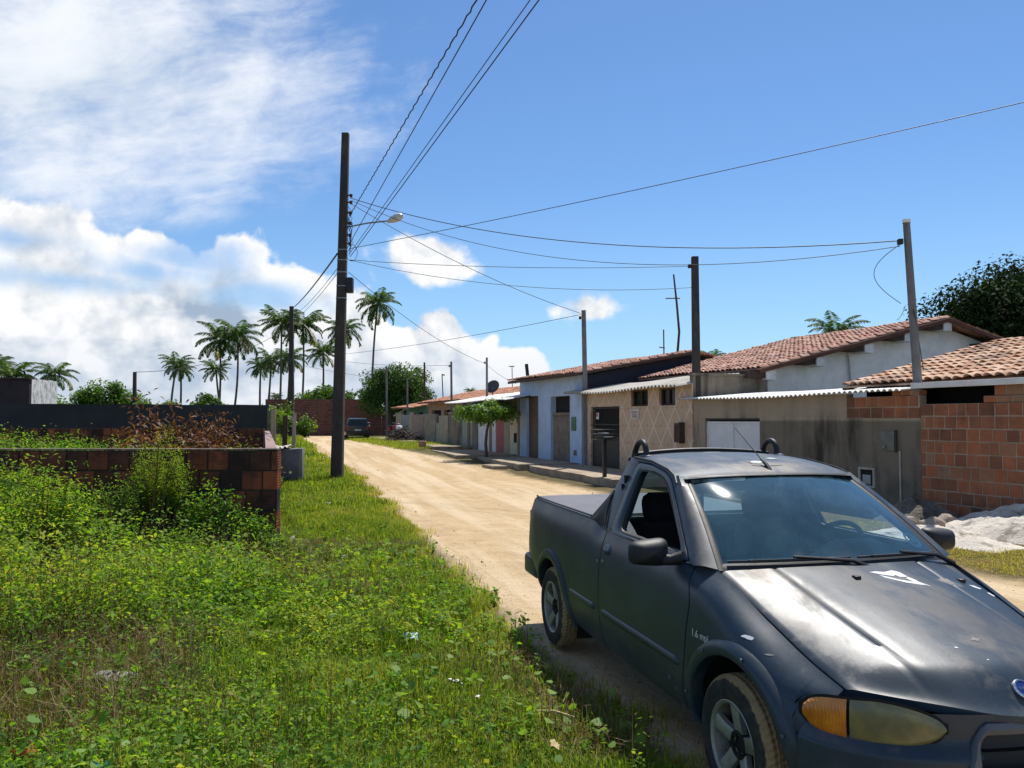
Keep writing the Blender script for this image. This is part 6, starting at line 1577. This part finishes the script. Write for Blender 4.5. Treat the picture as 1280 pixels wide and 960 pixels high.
# weeds: leafy stems
def plants(seed, X, Y, H, nl, L, ar=.5, tint=.4, z0=None, droop=.2, sp=.14):
    """upright stems with leaves: returns leaf quads + stem quads"""
    r = G_(seed); n = len(X); z = gz(X, Y) if z0 is None else z0
    B = np.stack([X, Y, z - .01], 1); a = r.uniform(0, 2 * np.pi, n); T = B + np.stack([np.cos(a) * H * .35, np.sin(a) * H * .35, H], 1)
    f = r.random((n, nl))**.75 * .9 + .1; C = B[:, None] + (T - B)[:, None] * f[..., None] + r.normal(0, 1, (n, nl, 3)) * (sp * H)[:, None, None] * np.array([1, 1, .4])
    C = C.reshape(-1, 3); D = rand_dir(r, len(C), -droop, 1.0); D[:, 2] = np.clip(D[:, 2], -.7, .5); N = unit(r.normal(0, .45, (len(C), 3)) + [0, 0, 1]); LL = np.repeat(L, nl) * r.uniform(.6, 1.3, len(C))
    q = leaves(C, unit(D), N, LL, LL * ar * r.uniform(.8, 1.2, len(C))); pt = vnoise(X, Y, .9, seed + 40)
    t = np.repeat(tint + .55 * (pt - .5) + .10 * r.normal(0, 1, n), nl) + .13 * r.normal(0, 1, len(C))
    s_ = blades(r, B, H, np.full(n, .004) * (1 + Y * .05), .35); return (q, t), (s_, np.full(len(s_), .25) + .3 * r.random(len(s_)))
r = G_(11); wl, ws_ = [], []
def scatter(seed, n, y0, y1, hmin, hmax, nl, L0, L1, ar, tint, power=1.0, bias=None, p=1.2):
    r = G_(seed); X, Y = region(r, n, y0, y1, near_left, lambda Y: edge_left(Y) - .1, p); k = in_view(X, Y); X, Y = X[k], Y[k]; tl = tallness(X, Y)
    k = r.random(len(X)) < np.clip(.10 + tl * 1.1, 0, 1)**power
    if bias is not None: k &= r.random(len(X)) < bias(X, Y)
    k &= r.random(len(X)) > .7 * sstep(.56, .70, vnoise(X, Y, .85, 61))
    X, Y, tl = X[k], Y[k], tl[k]; H = (hmin + (hmax - hmin) * r.random(len(X))**1.5) * (.35 + tl) * (.30 + 1.35 * vnoise(X, Y, 1.3, 88))
    a, b_ = plants(seed + 1, X, Y, H, nl, L0 + (L1 - L0) * r.random(len(X)), ar, tint); wl.append(a); ws_.append(b_)
scatter(100, 8000, 2.7, 6.2, .06, .48, 16, .020, .044, .56, .50)
scatter(110, 8000, 6.0, 10.0, .10, .74, 18, .028, .060, .55, .50)
scatter(120, 3400, 3.0, 9.9, .15, .85, 22, .018, .034, .35, .38, 1.6, lambda X, Y: (vnoise(X, Y, 1.0, 77) > .52) * 1.0)
scatter(130, 2600, 10.0, 24, .06, .30, 10, .04, .08, .5, .5)
scatter(140, 15000, 2.7, 9, .03, .11, 9, .012, .028, .72, .56, .30)
# inside the enclosure
r = G_(15); n = 3800; Y = r.uniform(10.4, 24.5, n); X = side_x(Y) - .25 - r.random(n)**1.0 * (.70 * Y - 3.2); H = r.uniform(.35, 1.05, n) * (.75 + .55 * vnoise(X, Y, .7, 31)); k = in_view(X, Y, .5)
a, b_ = plants(150, X[k], Y[k], H[k] + .35 * sstep(-8, -13, X[k]) , 15, r.uniform(.05, .10, k.sum()), .55, .42); wl.append(a); ws_.append(b_)
grassy('weeds', wl, M_WEED); grassy('weed_stems', ws_, M_DRY)
# round-leaved creeping vine with pale undersides
def vine():
    r = G_(16); V, t = [], []
    X, Y = region(r, 1700, 2.8, 11, near_left, lambda Y: edge_left(Y) - .25, 1.2); k = in_view(X, Y) & (r.random(len(X)) < sstep(.35, .65, vnoise(X, Y, .75, 51))); X, Y = X[k], Y[k]
    n = len(X); z = gz(X, Y) + (.06 + .22 * r.random(n)) * (.4 + tallness(X, Y)); s_ = r.uniform(.014, .034, n) * (1 + .02 * Y); N = unit(r.normal(0, .55, (n, 3)) + [0, 0, .9]); U = unit(np.cross(N, r.normal(0, 1, (n, 3)))); Wv = np.cross(N, U)
    C = np.stack([X, Y, z], 1); ring = []
    for i in range(8):
        a = 2 * np.pi * i / 8; q = s_[:, None] * (1 - .22 * (i == 4)); ring.append(C + U * q * np.cos(a) * 1.05 + Wv * q * np.sin(a) + N * (s_[:, None] * .18 * np.cos(2 * a)))
    V = np.stack(ring, 1); t = .35 + .25 * r.normal(0, 1, n); t[r.random(n) < .05] = .95
    o = quads_np('creeping_vine', V, np.clip(t, 0, 1), M_VINE, n=8); o['kind'] = 'stuff'
vine()
# dry straws and brown patches
r = G_(17); X, Y = region(r, 20000, 2.8, 11, near_left, lambda Y: edge_left(Y) - .2, 1.25); k = in_view(X, Y) & (r.random(len(X)) < sstep(.45, .65, vnoise(X, Y, .85, 61))); X, Y = X[k], Y[k]
P = np.stack([X, Y, gz(X, Y)], 1); tl = tallness(X, Y); q = blades(r, P, r.uniform(.08, .50, len(X)) * (.4 + tl), np.full(len(X), .005), 1.6); o = quads_np('dry_straw', q, np.clip(np.tile(.5 + .3 * r.normal(0, 1, len(X)), 2), 0, 1), M_DRY); o['kind'] = 'stuff'

# ---- shrubs that can be told apart
def shrub(label, base, rx, ry, h, n, L, ar, mat, tint, seed, stems=14, shape=1.0, name='shrub', feather=0, stem_mat=None, cat='shrub', droop=.15, zmin=.05):
    r = G_(seed); rr = random.Random(seed); base = Vector(base)
    t = thing(name, label, cat, base); b = MB(); tips = []
    for k in range(stems):
        a = rr.uniform(0, 6.283); q = rr.random()**.5; tip = base + Vector((rx * q * math.cos(a), ry * q * math.sin(a), h * (1 - .55 * q**2 * shape) * rr.uniform(.75, 1.05)))
        mid = base.lerp(tip, .5) + Vector((rr.gauss(0, .05), rr.gauss(0, .05), h * .08)); b.tube([base + Vector((rr.gauss(0, .05), rr.gauss(0, .05), -.05)), mid, tip], [.013, .009, .003], 5)
        tips.append((np.array(base), np.array(mid), np.array(tip)))
    b.build('stem', stem_mat or M_DRY, t)
    idx = r.integers(0, stems, n); f = r.random(n)**.6; A, M_, T = (np.array([tips[i][j] for i in idx]) for j in range(3)); f = np.maximum(f, zmin)[:, None]
    C = (1 - f)**2 * A + 2 * f * (1 - f) * M_ + f * f * T
    C = C + r.normal(0, 1, (n, 3)) * np.array([rx, ry, h * .5]) * (.17 if not feather else .09) * np.clip(f + .2, 0, 1)
    D = rand_dir(r, n, -droop, 1.0) if not feather else unit(rand_dir(r, n, .35, .6))
    N = unit(r.normal(0, .5, (n, 3)) + [0, 0, 1]); LL = L * r.uniform(.55, 1.35, n); q = leaves(C, D, N, LL, LL * ar)
    cl = (idx * .618) % 1; o = quads_np('foliage', q, np.clip(tint + .35 * (cl - .5) + .13 * r.normal(0, 1, n), 0, 1), mat, t); return t
shrub('pale feathery shrub growing tall against the front of the block wall', (-4.25, 9.75, .1), .46, .22, 1.50, 11000, .030, .26, M_WEED, .66, 201, 30, .75, feather=1, zmin=.55)
shrub('grey green scrub with drooping sprays left of the feathery shrub', (-4.72, 9.55, 0), .45, .25, 1.22, 2400, .04, .3, M_WEED, .45, 202, 18, .6, feather=1)
shrub('bushy upright weed with pointed top at the right end of the block wall', (-3.55, 9.55, 0), .42, .25, 1.05, 3000, .06, .42, M_WEED, .36, 203, 18, 1.0)
shrub('low leafy bush at the foot of the block wall corner', (-3.05, 9.5, 0), .40, .28, .66, 2200, .06, .42, M_WEED, .36, 204, 16, 1.0)
shrub('fresh green bush in front of the left half of the block wall', (-4.95, 8.5, 0), .55, .45, 1.28, 6500, .05, .38, M_WEED, .60, 205, 26, .8)
shrub('broad bright weed clump beside the fresh green bush', (-5.75, 8.9, 0), .65, .5, 1.22, 5600, .05, .4, M_WEED, .50, 206, 24, .8)
shrub('low bright bush at the left edge of the weeds', (-5.1, 7.4, 0), .65, .5, .98, 5600, .045, .42, M_WEED, .58, 207, 24, .7)
shrub('bare brown twiggy scrub at the left end of the block wall', (-6.3, 9.3, 0), .85, .4, 1.45, 2200, .05, .2, M_DRY, .4, 208, 110, .6, feather=1)
shrub('withered bush with rust brown leaves standing in the enclosure', (-6.05, 13.2, 0), .8, .6, 2.05, 1500, .13, .30, M_DEADLEAF, .45, 209, 12, .7, droop=.7, zmin=.45)
shrub('low withered brown brush in the middle of the enclosure', (-5.6, 12.6, 0), .9, .5, 1.62, 1300, .11, .30, M_DEADLEAF, .5, 210, 14, .8, droop=.7, zmin=.5)
shrub('wide dead brown bush at the right end of the enclosure', (-5.05, 13.6, 0), .95, .6, 1.90, 3600, .10, .30, M_DEADLEAF, .33, 211, 26, .8, droop=.6, zmin=.5)
shrub('leafy green sapling in the left part of the enclosure', (-7.7, 14.5, 0), .7, .5, 1.65, 1500, .10, .45, M_WEED, .42, 212, 14, .8)
shrub('bush with yellowing leaves at the foot of the second street pole', (-15.6, 55, .3), .9, .8, 2.6, 900, .24, .5, M_TREEB, .55, 213, 16, .6)
shrub('small low bush at the foot of the far brick wall', (-15.5, 60, .35), 1.1, .6, 1.6, 700, .25, .5, M_TREEB, .6, 214, 12, .8)

# ---- trees
def tree(label, base, th, crown, n, L, mat, seed, tr=.18, clumps=26, tint=.42, name='tree', limbs=7, flat=0.0, group=None, lean=(0, 0), ar=.55, cs=.30):
    """crown = (cx, cy, cz offset from base top, rx, ry, rz)"""
    r = G_(seed); rr = random.Random(seed); base = Vector(base)
    t = thing(name, label, 'tree', base, group=group); cx, cy, cz, rx, ry, rz = crown
    top = base + Vector((lean[0], lean[1], th)); cc = base + Vector((cx, cy, cz)); b = MB()
    b.tube([base + Vector((0, 0, -.2)), base.lerp(top, .35) + Vector((rr.gauss(0, .05), rr.gauss(0, .05), 0)), base.lerp(top, .7) + Vector((rr.gauss(0, .06), 0, 0)), top], [tr * 1.25, tr, tr * .85, tr * .7], 9)
    cen = []
    for k in range(clumps):
        v = unit(r.normal(0, 1, 3)); q = r.random()**.35 * .82; v[2] = abs(v[2]) * (1 if r.random() < .72 else -.7)
        cen.append(np.array(cc) + v * q * np.array([rx, ry, rz * (1 - flat)]))
    cen = np.array(cen)
    for k in range(limbs):
        tip = Vector(cen[k % clumps]); m_ = top.lerp(tip, .5) + Vector((0, 0, rz * .1)); b.tube([top + Vector((0, 0, -.05)), m_, tip], [tr * .5, tr * .3, tr * .1], 6)
    b.build('trunk', M_BARK, t)
    sz = cs * min(rx, ry, rz * 1.6) * r.uniform(.65, 1.35, clumps); i = r.integers(0, clumps, n)
    v = unit(r.normal(0, 1, (n, 3))); q = r.random(n)**.45; C = cen[i] + v * (q * sz[i])[:, None] * np.array([1.15, 1.15, .8])
    N = unit(v * .7 + r.normal(0, .45, (n, 3)) + [0, 0, .45]); D = unit(np.cross(N, r.normal(0, 1, (n, 3))) + [0, 0, -.25]); LL = L * r.uniform(.6, 1.35, n)
    quads_np('crown', leaves(C, D, N, LL, LL * ar), np.clip(tint + .30 * (r.random(clumps)[i] - .5) + .14 * r.normal(0, 1, n), 0, 1), mat, t); return t
p = Vector((-1.0, 31.6, .30))
tree('small flat topped street tree with thin trunk on the raised pavement', p, 1.35, (0.05, 0, 1.72, 1.5, 1.3, .55), 6000, .13, M_TREEB, 301, .06, 26, .55, flat=.35, lean=(.1, 0), name='street_tree', cs=.42)
tree('big round green tree behind the right end of the far brick wall', (-9.4, 63, .35), 2.2, (.2, 0, 3.1, 3.3, 3.0, 2.7), 20000, .20, M_TREE, 302, .3, 44, .45)
tree('low spreading tree above the far brick wall between two palms', (-16.6, 72, .35), 2.5, (0, 0, 3.0, 3.6, 3, 1.5), 3500, .34, M_TREE, 303, .3, 26, .5)
tree('huge dark tree behind the gabled white house', (20.6, 34, 0), 3.5, (1.0, 0, 5.5, 4.2, 4.0, 3.1), 42000, .19, M_DKTREE, 304, .4, 80, .36)
tree('dark leafy bough of a second tree left of the huge dark tree', (17.3, 34.5, 0), 3.2, (.2, 0, 4.6, 1.9, 1.8, 1.7), 11000, .18, M_DKTREE, 305, .3, 26, .4)
tree('rounded bright green tree behind the painted wall', (-23.2, 46, 0), 1.6, (0, 0, 2.5, 2.2, 2, 1.55), 8000, .17, M_TREEB, 306, .2, 28, .42)
tree('lower green tree right of the whitewashed house', (-26.8, 47, 0), 1.4, (0, 0, 1.9, 1.9, 1.6, 1.2), 5000, .17, M_TREEB, 307, .2, 22, .40)
tree('thin airy tree with pale leaves beside the lone dark pole', (-20.0, 45, 0), 1.2, (0, 0, 1.9, 1.7, 1.4, 1.0), 1500, .2, M_TREEB, 308, .12, 18, .55)
tree('round dark green bush tree under the double palms', (-17.9, 47, 0), 1.3, (0, 0, 2.1, 1.5, 1.4, 1.15), 3200, .2, M_TREE, 309, .16, 24, .5)
tree('low yellowish bush behind the right end of the painted wall', (-13.6, 44, 0), .9, (0, 0, 1.7, 1.3, 1.2, .75), 1500, .2, M_TREEB, 310, .12, 16, .7)
tree('sparse light bush under the left lone palm', (-18.7, 40, 0), 1.0, (0, 0, 1.9, 1.6, 1.2, .75), 1200, .18, M_TREEB, 311, .1, 16, .6)
tree('long low hedge-like bush behind the middle of the painted wall', (-22.6, 41, 0), 1.0, (0, 0, 1.7, 2.6, 1.2, .85), 2600, .2, M_TREEB, 312, .14, 26, .45)
tree('ragged fir-like tree top beside the thin pole behind the big round tree', (-8.0, 66, .35), 4.8, (0, 0, 4.4, 1.0, 1.0, 2.0), 1500, .25, M_TREE, 313, .14, 18, .4)
tree('yellow green bush top over the white canopy', (2.2, 47, 0), 2.2, (0, 0, 3.3, 1.0, 1, .8), 900, .2, M_TREEB, 314, .1, 12, .7)

# ---- coconut palms
def frond_set(seed, n, fl, wind, up0=1.15, droop=2.0, per=34):
    """fronds as arching ribs with hanging leaflets: (k,4,3) quads + tint"""
    r = G_(seed); V, T = [], []
    for k in range(n):
        az = 2 * np.pi * (k * .381966 + .06 * r.random()); e0 = up0 - 1.75 * (k / n)**1.1 + r.normal(0, .10); L = fl * r.uniform(.82, 1.1)
        p = np.zeros(3); pts = [p]; el = e0; st = 12
        hdir = np.array([np.cos(az), np.sin(az)])
        for i in range(st):
            d = np.array([hdir[0] * np.cos(el), hdir[1] * np.cos(el), np.sin(el)]) + np.array([wind, 0, 0]) * .10 * i / st
            p = p + unit(d) * L / st; pts.append(p); el -= droop / st * (.55 + .9 * i / st)
        pts = np.array(pts)
        f = np.linspace(.10, .99, per); ii = f * st; i0 = np.minimum(ii.astype(int), st - 1); w = (ii - i0)[:, None]; C = pts[i0] * (1 - w) + pts[i0 + 1] * w; D = unit(pts[i0 + 1] - pts[i0])
        S_ = unit(np.cross(D, [0, 0, 1.0])); ll = L * .27 * np.sin(np.pi * np.clip(f * .86 + .12, 0, 1))**.7
        t0 = np.clip(.30 + .25 * r.normal(0, .6) + (.55 if k > n - 4 and r.random() < .6 else 0), 0, 1)
        for s_ in (-1, 1):
            dd = unit(S_ * s_ * .9 + D * .65 + np.array([0, 0, -.5 - .3 * r.random()]) + r.normal(0, .12, (per, 3)))
            q = leaves(C, dd, unit(np.cross(dd, D)), ll * r.uniform(.85, 1.1, per), L * .034 * r.uniform(.6, 1.3, per)); V.append(q); T.append(np.full(per, t0) + .06 * r.normal(0, 1, per))
        Wd = L * .010; q = np.stack([pts[:-1] - S_[0] * Wd, pts[:-1] + S_[0] * Wd, pts[1:] + S_[0] * Wd * .7, pts[1:] - S_[0] * Wd * .7], 1); V.append(q); T.append(np.full(len(q), .7))
    return np.concatenate(V), np.clip(np.concatenate(T), 0, 1)
_fs = [frond_set(400 + k, 24, 1.0, -1.2 if k < 3 else .3, 1.2, (1.55, 1.75, 1.35, 1.8)[k]) for k in range(4)]
_pal = {}
def palm(label, base_px, crown_px, Y, rad_px, var, bend=.3, group=None, name='coconut_palm', trunk=True):
    a, c = at(*base_px, Y), at(*crown_px, Y); a.z = max(-.1, float(gz(a.x, a.y)) - .1)
    t = thing(name, label, 'palm', a, group=group); L = rad_px / 1000 * Y * 1.22
    b = MB(); pts = []
    for i in range(9):
        s_ = i / 8; q = a.lerp(c, s_); q.x += bend * math.sin(math.pi * s_) * (c.z - a.z) * .06; pts.append(q)
    w = max(.13, .0016 * Y)
    b.tube(pts, [w * (1.5 if i == 0 else 1.0 - .35 * i / 8) for i in range(9)], 7); b.build('trunk', M_PALMTR, t)
    V, T = _fs[var]; rz = random.Random(hash(label) % 1000 if False else len(label) * 7 + int(crown_px[0])).uniform(0, 6.28) if var > 2 else .0 + (crown_px[0] % 7) * .9
    c_, s_ = math.cos(rz), math.sin(rz); Rm = np.array([[c_, -s_, 0], [s_, c_, 0], [0, 0, 1]])
    V2 = V @ Rm.T * L + np.array(c); quads_np('crown', V2, T, M_PALM, t)
    b = MB(); r = random.Random(int(crown_px[0]))
    for k in range(7):
        q = c + Vector((r.gauss(0, .035), r.gauss(0, .035), -.06 + r.gauss(0, .02))) * L; b.lathe([(.001, q.z - .032 * L), (.028 * L, q.z), (.001, q.z + .032 * L)], 7, 'z', (q.x, q.y, 0))
    b.build('coconuts', M_PALM, t); return t
palm('lone leaning palm standing left of the double palms', (213, 512), (221, 455), 118, 20, 0, -.4)
palm('lower crown of the left lone palm pair', (224, 512), (226, 462), 121, 17, 1, .3)
palm('dense tall palm on the left of the thick double group', (272, 512), (275, 424), 92, 31, 0, .3)
palm('dense tall palm on the right of the thick double group', (289, 512), (297, 420), 90, 32, 1, .5)
palm('low drooping palm under the thick double group', (281, 512), (270, 462), 96, 19, 2, -.3)
palm('short palm left of a close pair before the tall poles', (326, 512), (326, 458), 112, 18, 1, -.2)
palm('short palm right of a close pair before the tall poles', (331, 512), (339, 450), 110, 20, 0, .3)
palm('tall windswept palm left behind the second street pole', (349, 512), (352, 404), 86, 29, 2, .1)
palm('tall windswept palm right behind the second street pole', (375, 512), (379, 406), 88, 31, 0, .3)
palm('low palm crown hanging under the two windswept palms', (356, 512), (362, 448), 92, 22, 1, .3)
palm('medium palm with round crown left of the lamp pole', (401, 500), (404, 440), 104, 24, 2, .3)
palm('palm crown half hidden behind the lamp pole', (428, 500), (430, 412), 98, 26, 3, .1)
palm('tallest palm with slender trunk right of the lamp pole', (466, 500), (472, 379), 95, 30, 3, -.3)
palm('small distant palm tuft low beside the second pole', (348, 520), (345, 496), 110, 9, 1)
palm('spiky palm top behind the red roof of the gabled house', (1046, 470), (1046, 416), 40, 34, 0)
palm('small dark palm tuft over the roof beside the dark square pole', (892, 480), (889, 449), 45, 20, 1)
palm('yellow green palm clump at the far left behind the dark house', (12, 520), (14, 470), 52, 30, 2)
palm('drooping dark palm clump right of the far left clump', (68, 520), (68, 468), 52, 25, 1)
palm('grey palm fronds at the left picture edge over the dark house', (-8, 520), (-4, 456), 56, 22, 0)
palm('tiny palm tuft over the orange house roof', (584, 500), (588, 489), 70, 8, 3)

# ---- sand heap, rubble, litter
def heap(name, label, cx, cy, rx, ry, h, mat, seed, rot=0.0, rough=.03):
    r = G_(seed); b = MB(); rows = []
    for i in range(64):
        q = i / 63; row = []
        for j in range(120):
            a = 2 * math.pi * j / 120; k = 1 + .12 * math.sin(3 * a + seed) + .07 * math.sin(7 * a + seed * 2); x, y = rx * q * k * math.cos(a), ry * q * k * math.sin(a)
            X, Y = cx + x * math.cos(rot) - y * math.sin(rot), cy + x * math.sin(rot) + y * math.cos(rot)
            z = h * (1 - q**1.5) * (1 + .25 * math.sin(a * 2 + seed)) + rough * (float(vnoise(np.array(X), np.array(Y), 3.5, seed)) - .4) * (1 - q * q) * 3 + rough * 1.2 * (float(vnoise(np.array(X), np.array(Y), 11., seed + 1)) - .5) * (1 - q) + rough * 1.0 * (float(vnoise(np.array(X), np.array(Y), 27., seed + 2)) - .5) * (1 - q) - .04 * q
            row.append((X, Y, float(gz(X, Y)) + z))
        rows.append(row)
    b.grid(rows, False, True); o = b.build(name, mat, None, angle=70); return props(o, label, 'heap')
M_WSAND = surf('white_sand', (0.62, 0.57, 0.50), (0.50, 0.45, 0.38), 2.5, 0.95, 0.8, 30, stain=(0.20, 0.17, 0.13), sscale=3.8, sthr=(.50, .64), samt=.85, bdist=.03)
M_RUBBLE = surf('grey_rubble', (0.17, 0.15, 0.125), (0.11, 0.095, 0.08), 4, 0.95, 0.8, 20, stain=(.06, .055, .045), sscale=4, bdist=.04)
sp = at(1262, 664, 11.9); heap('sand_heap', 'heap of white sand before the bare brick wall', 7.60, 11.7, 1.75, 1.15, .40, M_WSAND, 3, -1.2, .05)
heap('soil_heap', 'dark heap of soil and rubble at the foot of the wall joint', 6.80, 13.6, .95, .62, .36, M_RUBBLE, 5, -1.1, .05)
heap('gravel_heap', 'small grey gravel heap behind the white sand by the brick wall', 8.15, 12.2, .65, .5, .46, M_RUBBLE, 8, -1.2, .05)
heap('sand_heap', 'thin pale spread of sand behind the pickup on the verge', 6.2, 11.6, 1.3, .9, .12, M_WSAND, 9, -1.2, .04)
def stone(label, c, s, seed, mat, name='stone', cat='stone'):
    bm = bmesh.new(); bmesh.ops.create_icosphere(bm, subdivisions=3, radius=1); r = random.Random(seed); ph = [r.uniform(0, 6) for _ in range(6)]
    for v in bm.verts:
        p = v.co; k = 1 + .16 * math.sin(3 * p.x + ph[0]) * math.sin(2.5 * p.y + ph[1]) + .10 * math.sin(6 * p.z + ph[2] + 4 * p.x) + .05 * math.sin(11 * p.y + ph[3]); v.co = Vector((p.x * s[0] * k + c[0], p.y * s[1] * k + c[1], max(p.z, -.6) * s[2] * k + c[2]))
    bm.verts.index_update(); b = MB(); b.add([v.co for v in bm.verts], [[v.index for v in f.verts] for f in bm.faces]); bm.free(); o = b.build(name, mat, None, angle=45); return props(o, label, cat)
def pebbles():
    r = G_(71); n = 3600; Y = 3.2 + 46 * r.random(n)**1.7; a, b_ = edge_left(Y), edge_right(Y); q = r.random(n); q = np.where(r.random(n) < .6, np.where(q < .5, q**2 * .4, 1 - (1 - q)**2 * .4), q); X = a + (b_ - a) * q; k = in_view(X, Y); X, Y = X[k], Y[k]; n = len(X)
    s_ = r.uniform(.002, .007, n) * (1 + Y * .03) * (1 + 1.5 * (r.random(n) < .05)); C = np.stack([X, Y, gz(X, Y) + s_ * .25], 1); T = unit(r.normal(0, 1, (n, 6, 3)) * .25 + np.array([[1, 0, 0], [0, 1, 0], [-1, 0, 0], [0, -1, 0], [0, 0, .7], [0, 0, -.7]])[None]) * s_[:, None, None] * r.uniform(.6, 1.3, (n, 6, 1)) + C[:, None]
    V = np.concatenate([np.stack([T[:, i], T[:, (i + 1) % 4], T[:, 4]], 1) for i in range(4)]); o = quads_np('pebbles', V, np.tile(r.random(n), 4), M_PEB, n=3); o['kind'] = 'stuff'
M_PEB = surf('road_pebbles', (0.38, 0.28, 0.17), (0.26, 0.18, 0.10), 3, .95, 0, tintvar=.5)
pebbles()
M_STONE = surf('pale_stone', (0.36, 0.31, 0.25), (0.24, 0.20, 0.16), 4, .95, .6, 25)
for k, (x, y, s_, lb) in enumerate(((6.45, 12.35, (.20, .16, .14), 'rounded pale stone nearest the wing mirror'), (6.75, 12.5, (.24, .17, .15), 'larger pale stone between soil heap and white sand'), (6.2, 12.55, (.13, .1, .14), 'upright stone chunk with dark cleft by the soil heap'), (7.0, 12.75, (.13, .12, .10), 'small stone at the edge of the white sand'))): stone(lb, (x, y, s_[2] * .5), s_, k + 3, M_STONE)
stone('black plastic bundle on the white sand heap at the picture edge', (8.05, 11.35, .42), (.26, .2, .2), 20, M_BLK, 'bundle', 'bundle')
stone('pale stone half buried in the weeds at the left', (-2.55, 5.2, .06), (.15, .09, .05), 23, surf('mossy_stone', (.30, .29, .24), (.2, .2, .15), 4, .95), 'stone')
def scrap(label, c, s, rot, mat, seed, name='paper_scrap', cat='litter'):
    r = random.Random(seed); b = MB(); n = 6; rows = []
    for i in range(n): rows.append([(s[0] * (i / (n - 1) - .5) * (1 + r.uniform(-.15, .15)), s[1] * (j / (n - 1) - .5) * (1 + r.uniform(-.2, .2)), s[2] * (math.sin(i * 1.3 + seed) * math.cos(j * 1.1 + seed) + r.uniform(-.2, .2))) for j in range(n)])
    M_ = Matrix.Translation(c) @ Matrix.Rotation(rot, 4, 'Z') @ Matrix.Rotation(.35, 4, 'X'); b.grid(rows); low = [[(p[0], p[1], p[2] - .002) for p in q] for q in rows]; b.grid(low)
    o = b.build(name, mat, None, M_, 70); return props(o, label, cat)
M_PAPER = surf('dirty_paper', (.62, .62, .60), (.5, .49, .46), 6, .8, .2)
def gpt(px, py, z=.1):
    d = ray(px, py); k = (z - EYE) / d.z; return (d.x * k, d.y * k, z)
for k, (px, py, s_, lb) in enumerate(((410, 629, .17, 'crumpled white paper on the grass below the lamp pole'), (431, 695, .08, 'tiny white scrap in the middle of the verge'), (569, 851, .10, 'folded white scrap in the grass facing the rear wheel'), (598, 870, .06, 'small pale wrapper right of the folded white scrap'), (365, 672, .16, 'white rag hanging on the weeds by the wall corner'), (178, 745, .09, 'pale upright scrap among the round vine leaves'), (693, 930, .10, 'curled dry tan leaf near the shade of the pickup'))):
    c = gpt(px, py, .09 if py < 700 else .07); s_ *= .8; scrap(lb, c, (s_, s_ * .6, s_ * .16), k * 1.3, M_PAPER if k < 6 else surf('dry_leaf_tan', (.42, .33, .17), None), k)
scrap('pale green plastic scrap deep in the middle of the verge', gpt(515, 795, .07), (.13, .08, .02), .6, surf('green_plastic', (.30, .48, .42), None, rough=.4), 31)
scrap('orange wrapper in the weeds at the lower left picture corner', gpt(28, 942, .13), (.11, .05, .03), .8, surf('orange_plastic', (.50, .13, .015), None, rough=.4), 32, 'wrapper')
scrap('turquoise wrapper at the bottom edge of the weeds', gpt(126, 957, .12), (.08, .05, .02), .2, surf('turquoise_plastic', (.05, .40, .33), None, rough=.4), 33, 'wrapper')
a = Vector(gpt(668, 889, .05)); c = Vector(gpt(718, 897, .05)); b = MB(); b.tube([a, a.lerp(c, .5) + Vector((0, .01, .012)), c], [.008, .010, .007], 6); o = b.build('stick', surf('peeled_stick', (.50, .40, .20), (.40, .30, .14), 5, .7), None); props(o, 'peeled yellow stick lying on the grass beside the pickup shadow', 'stick')
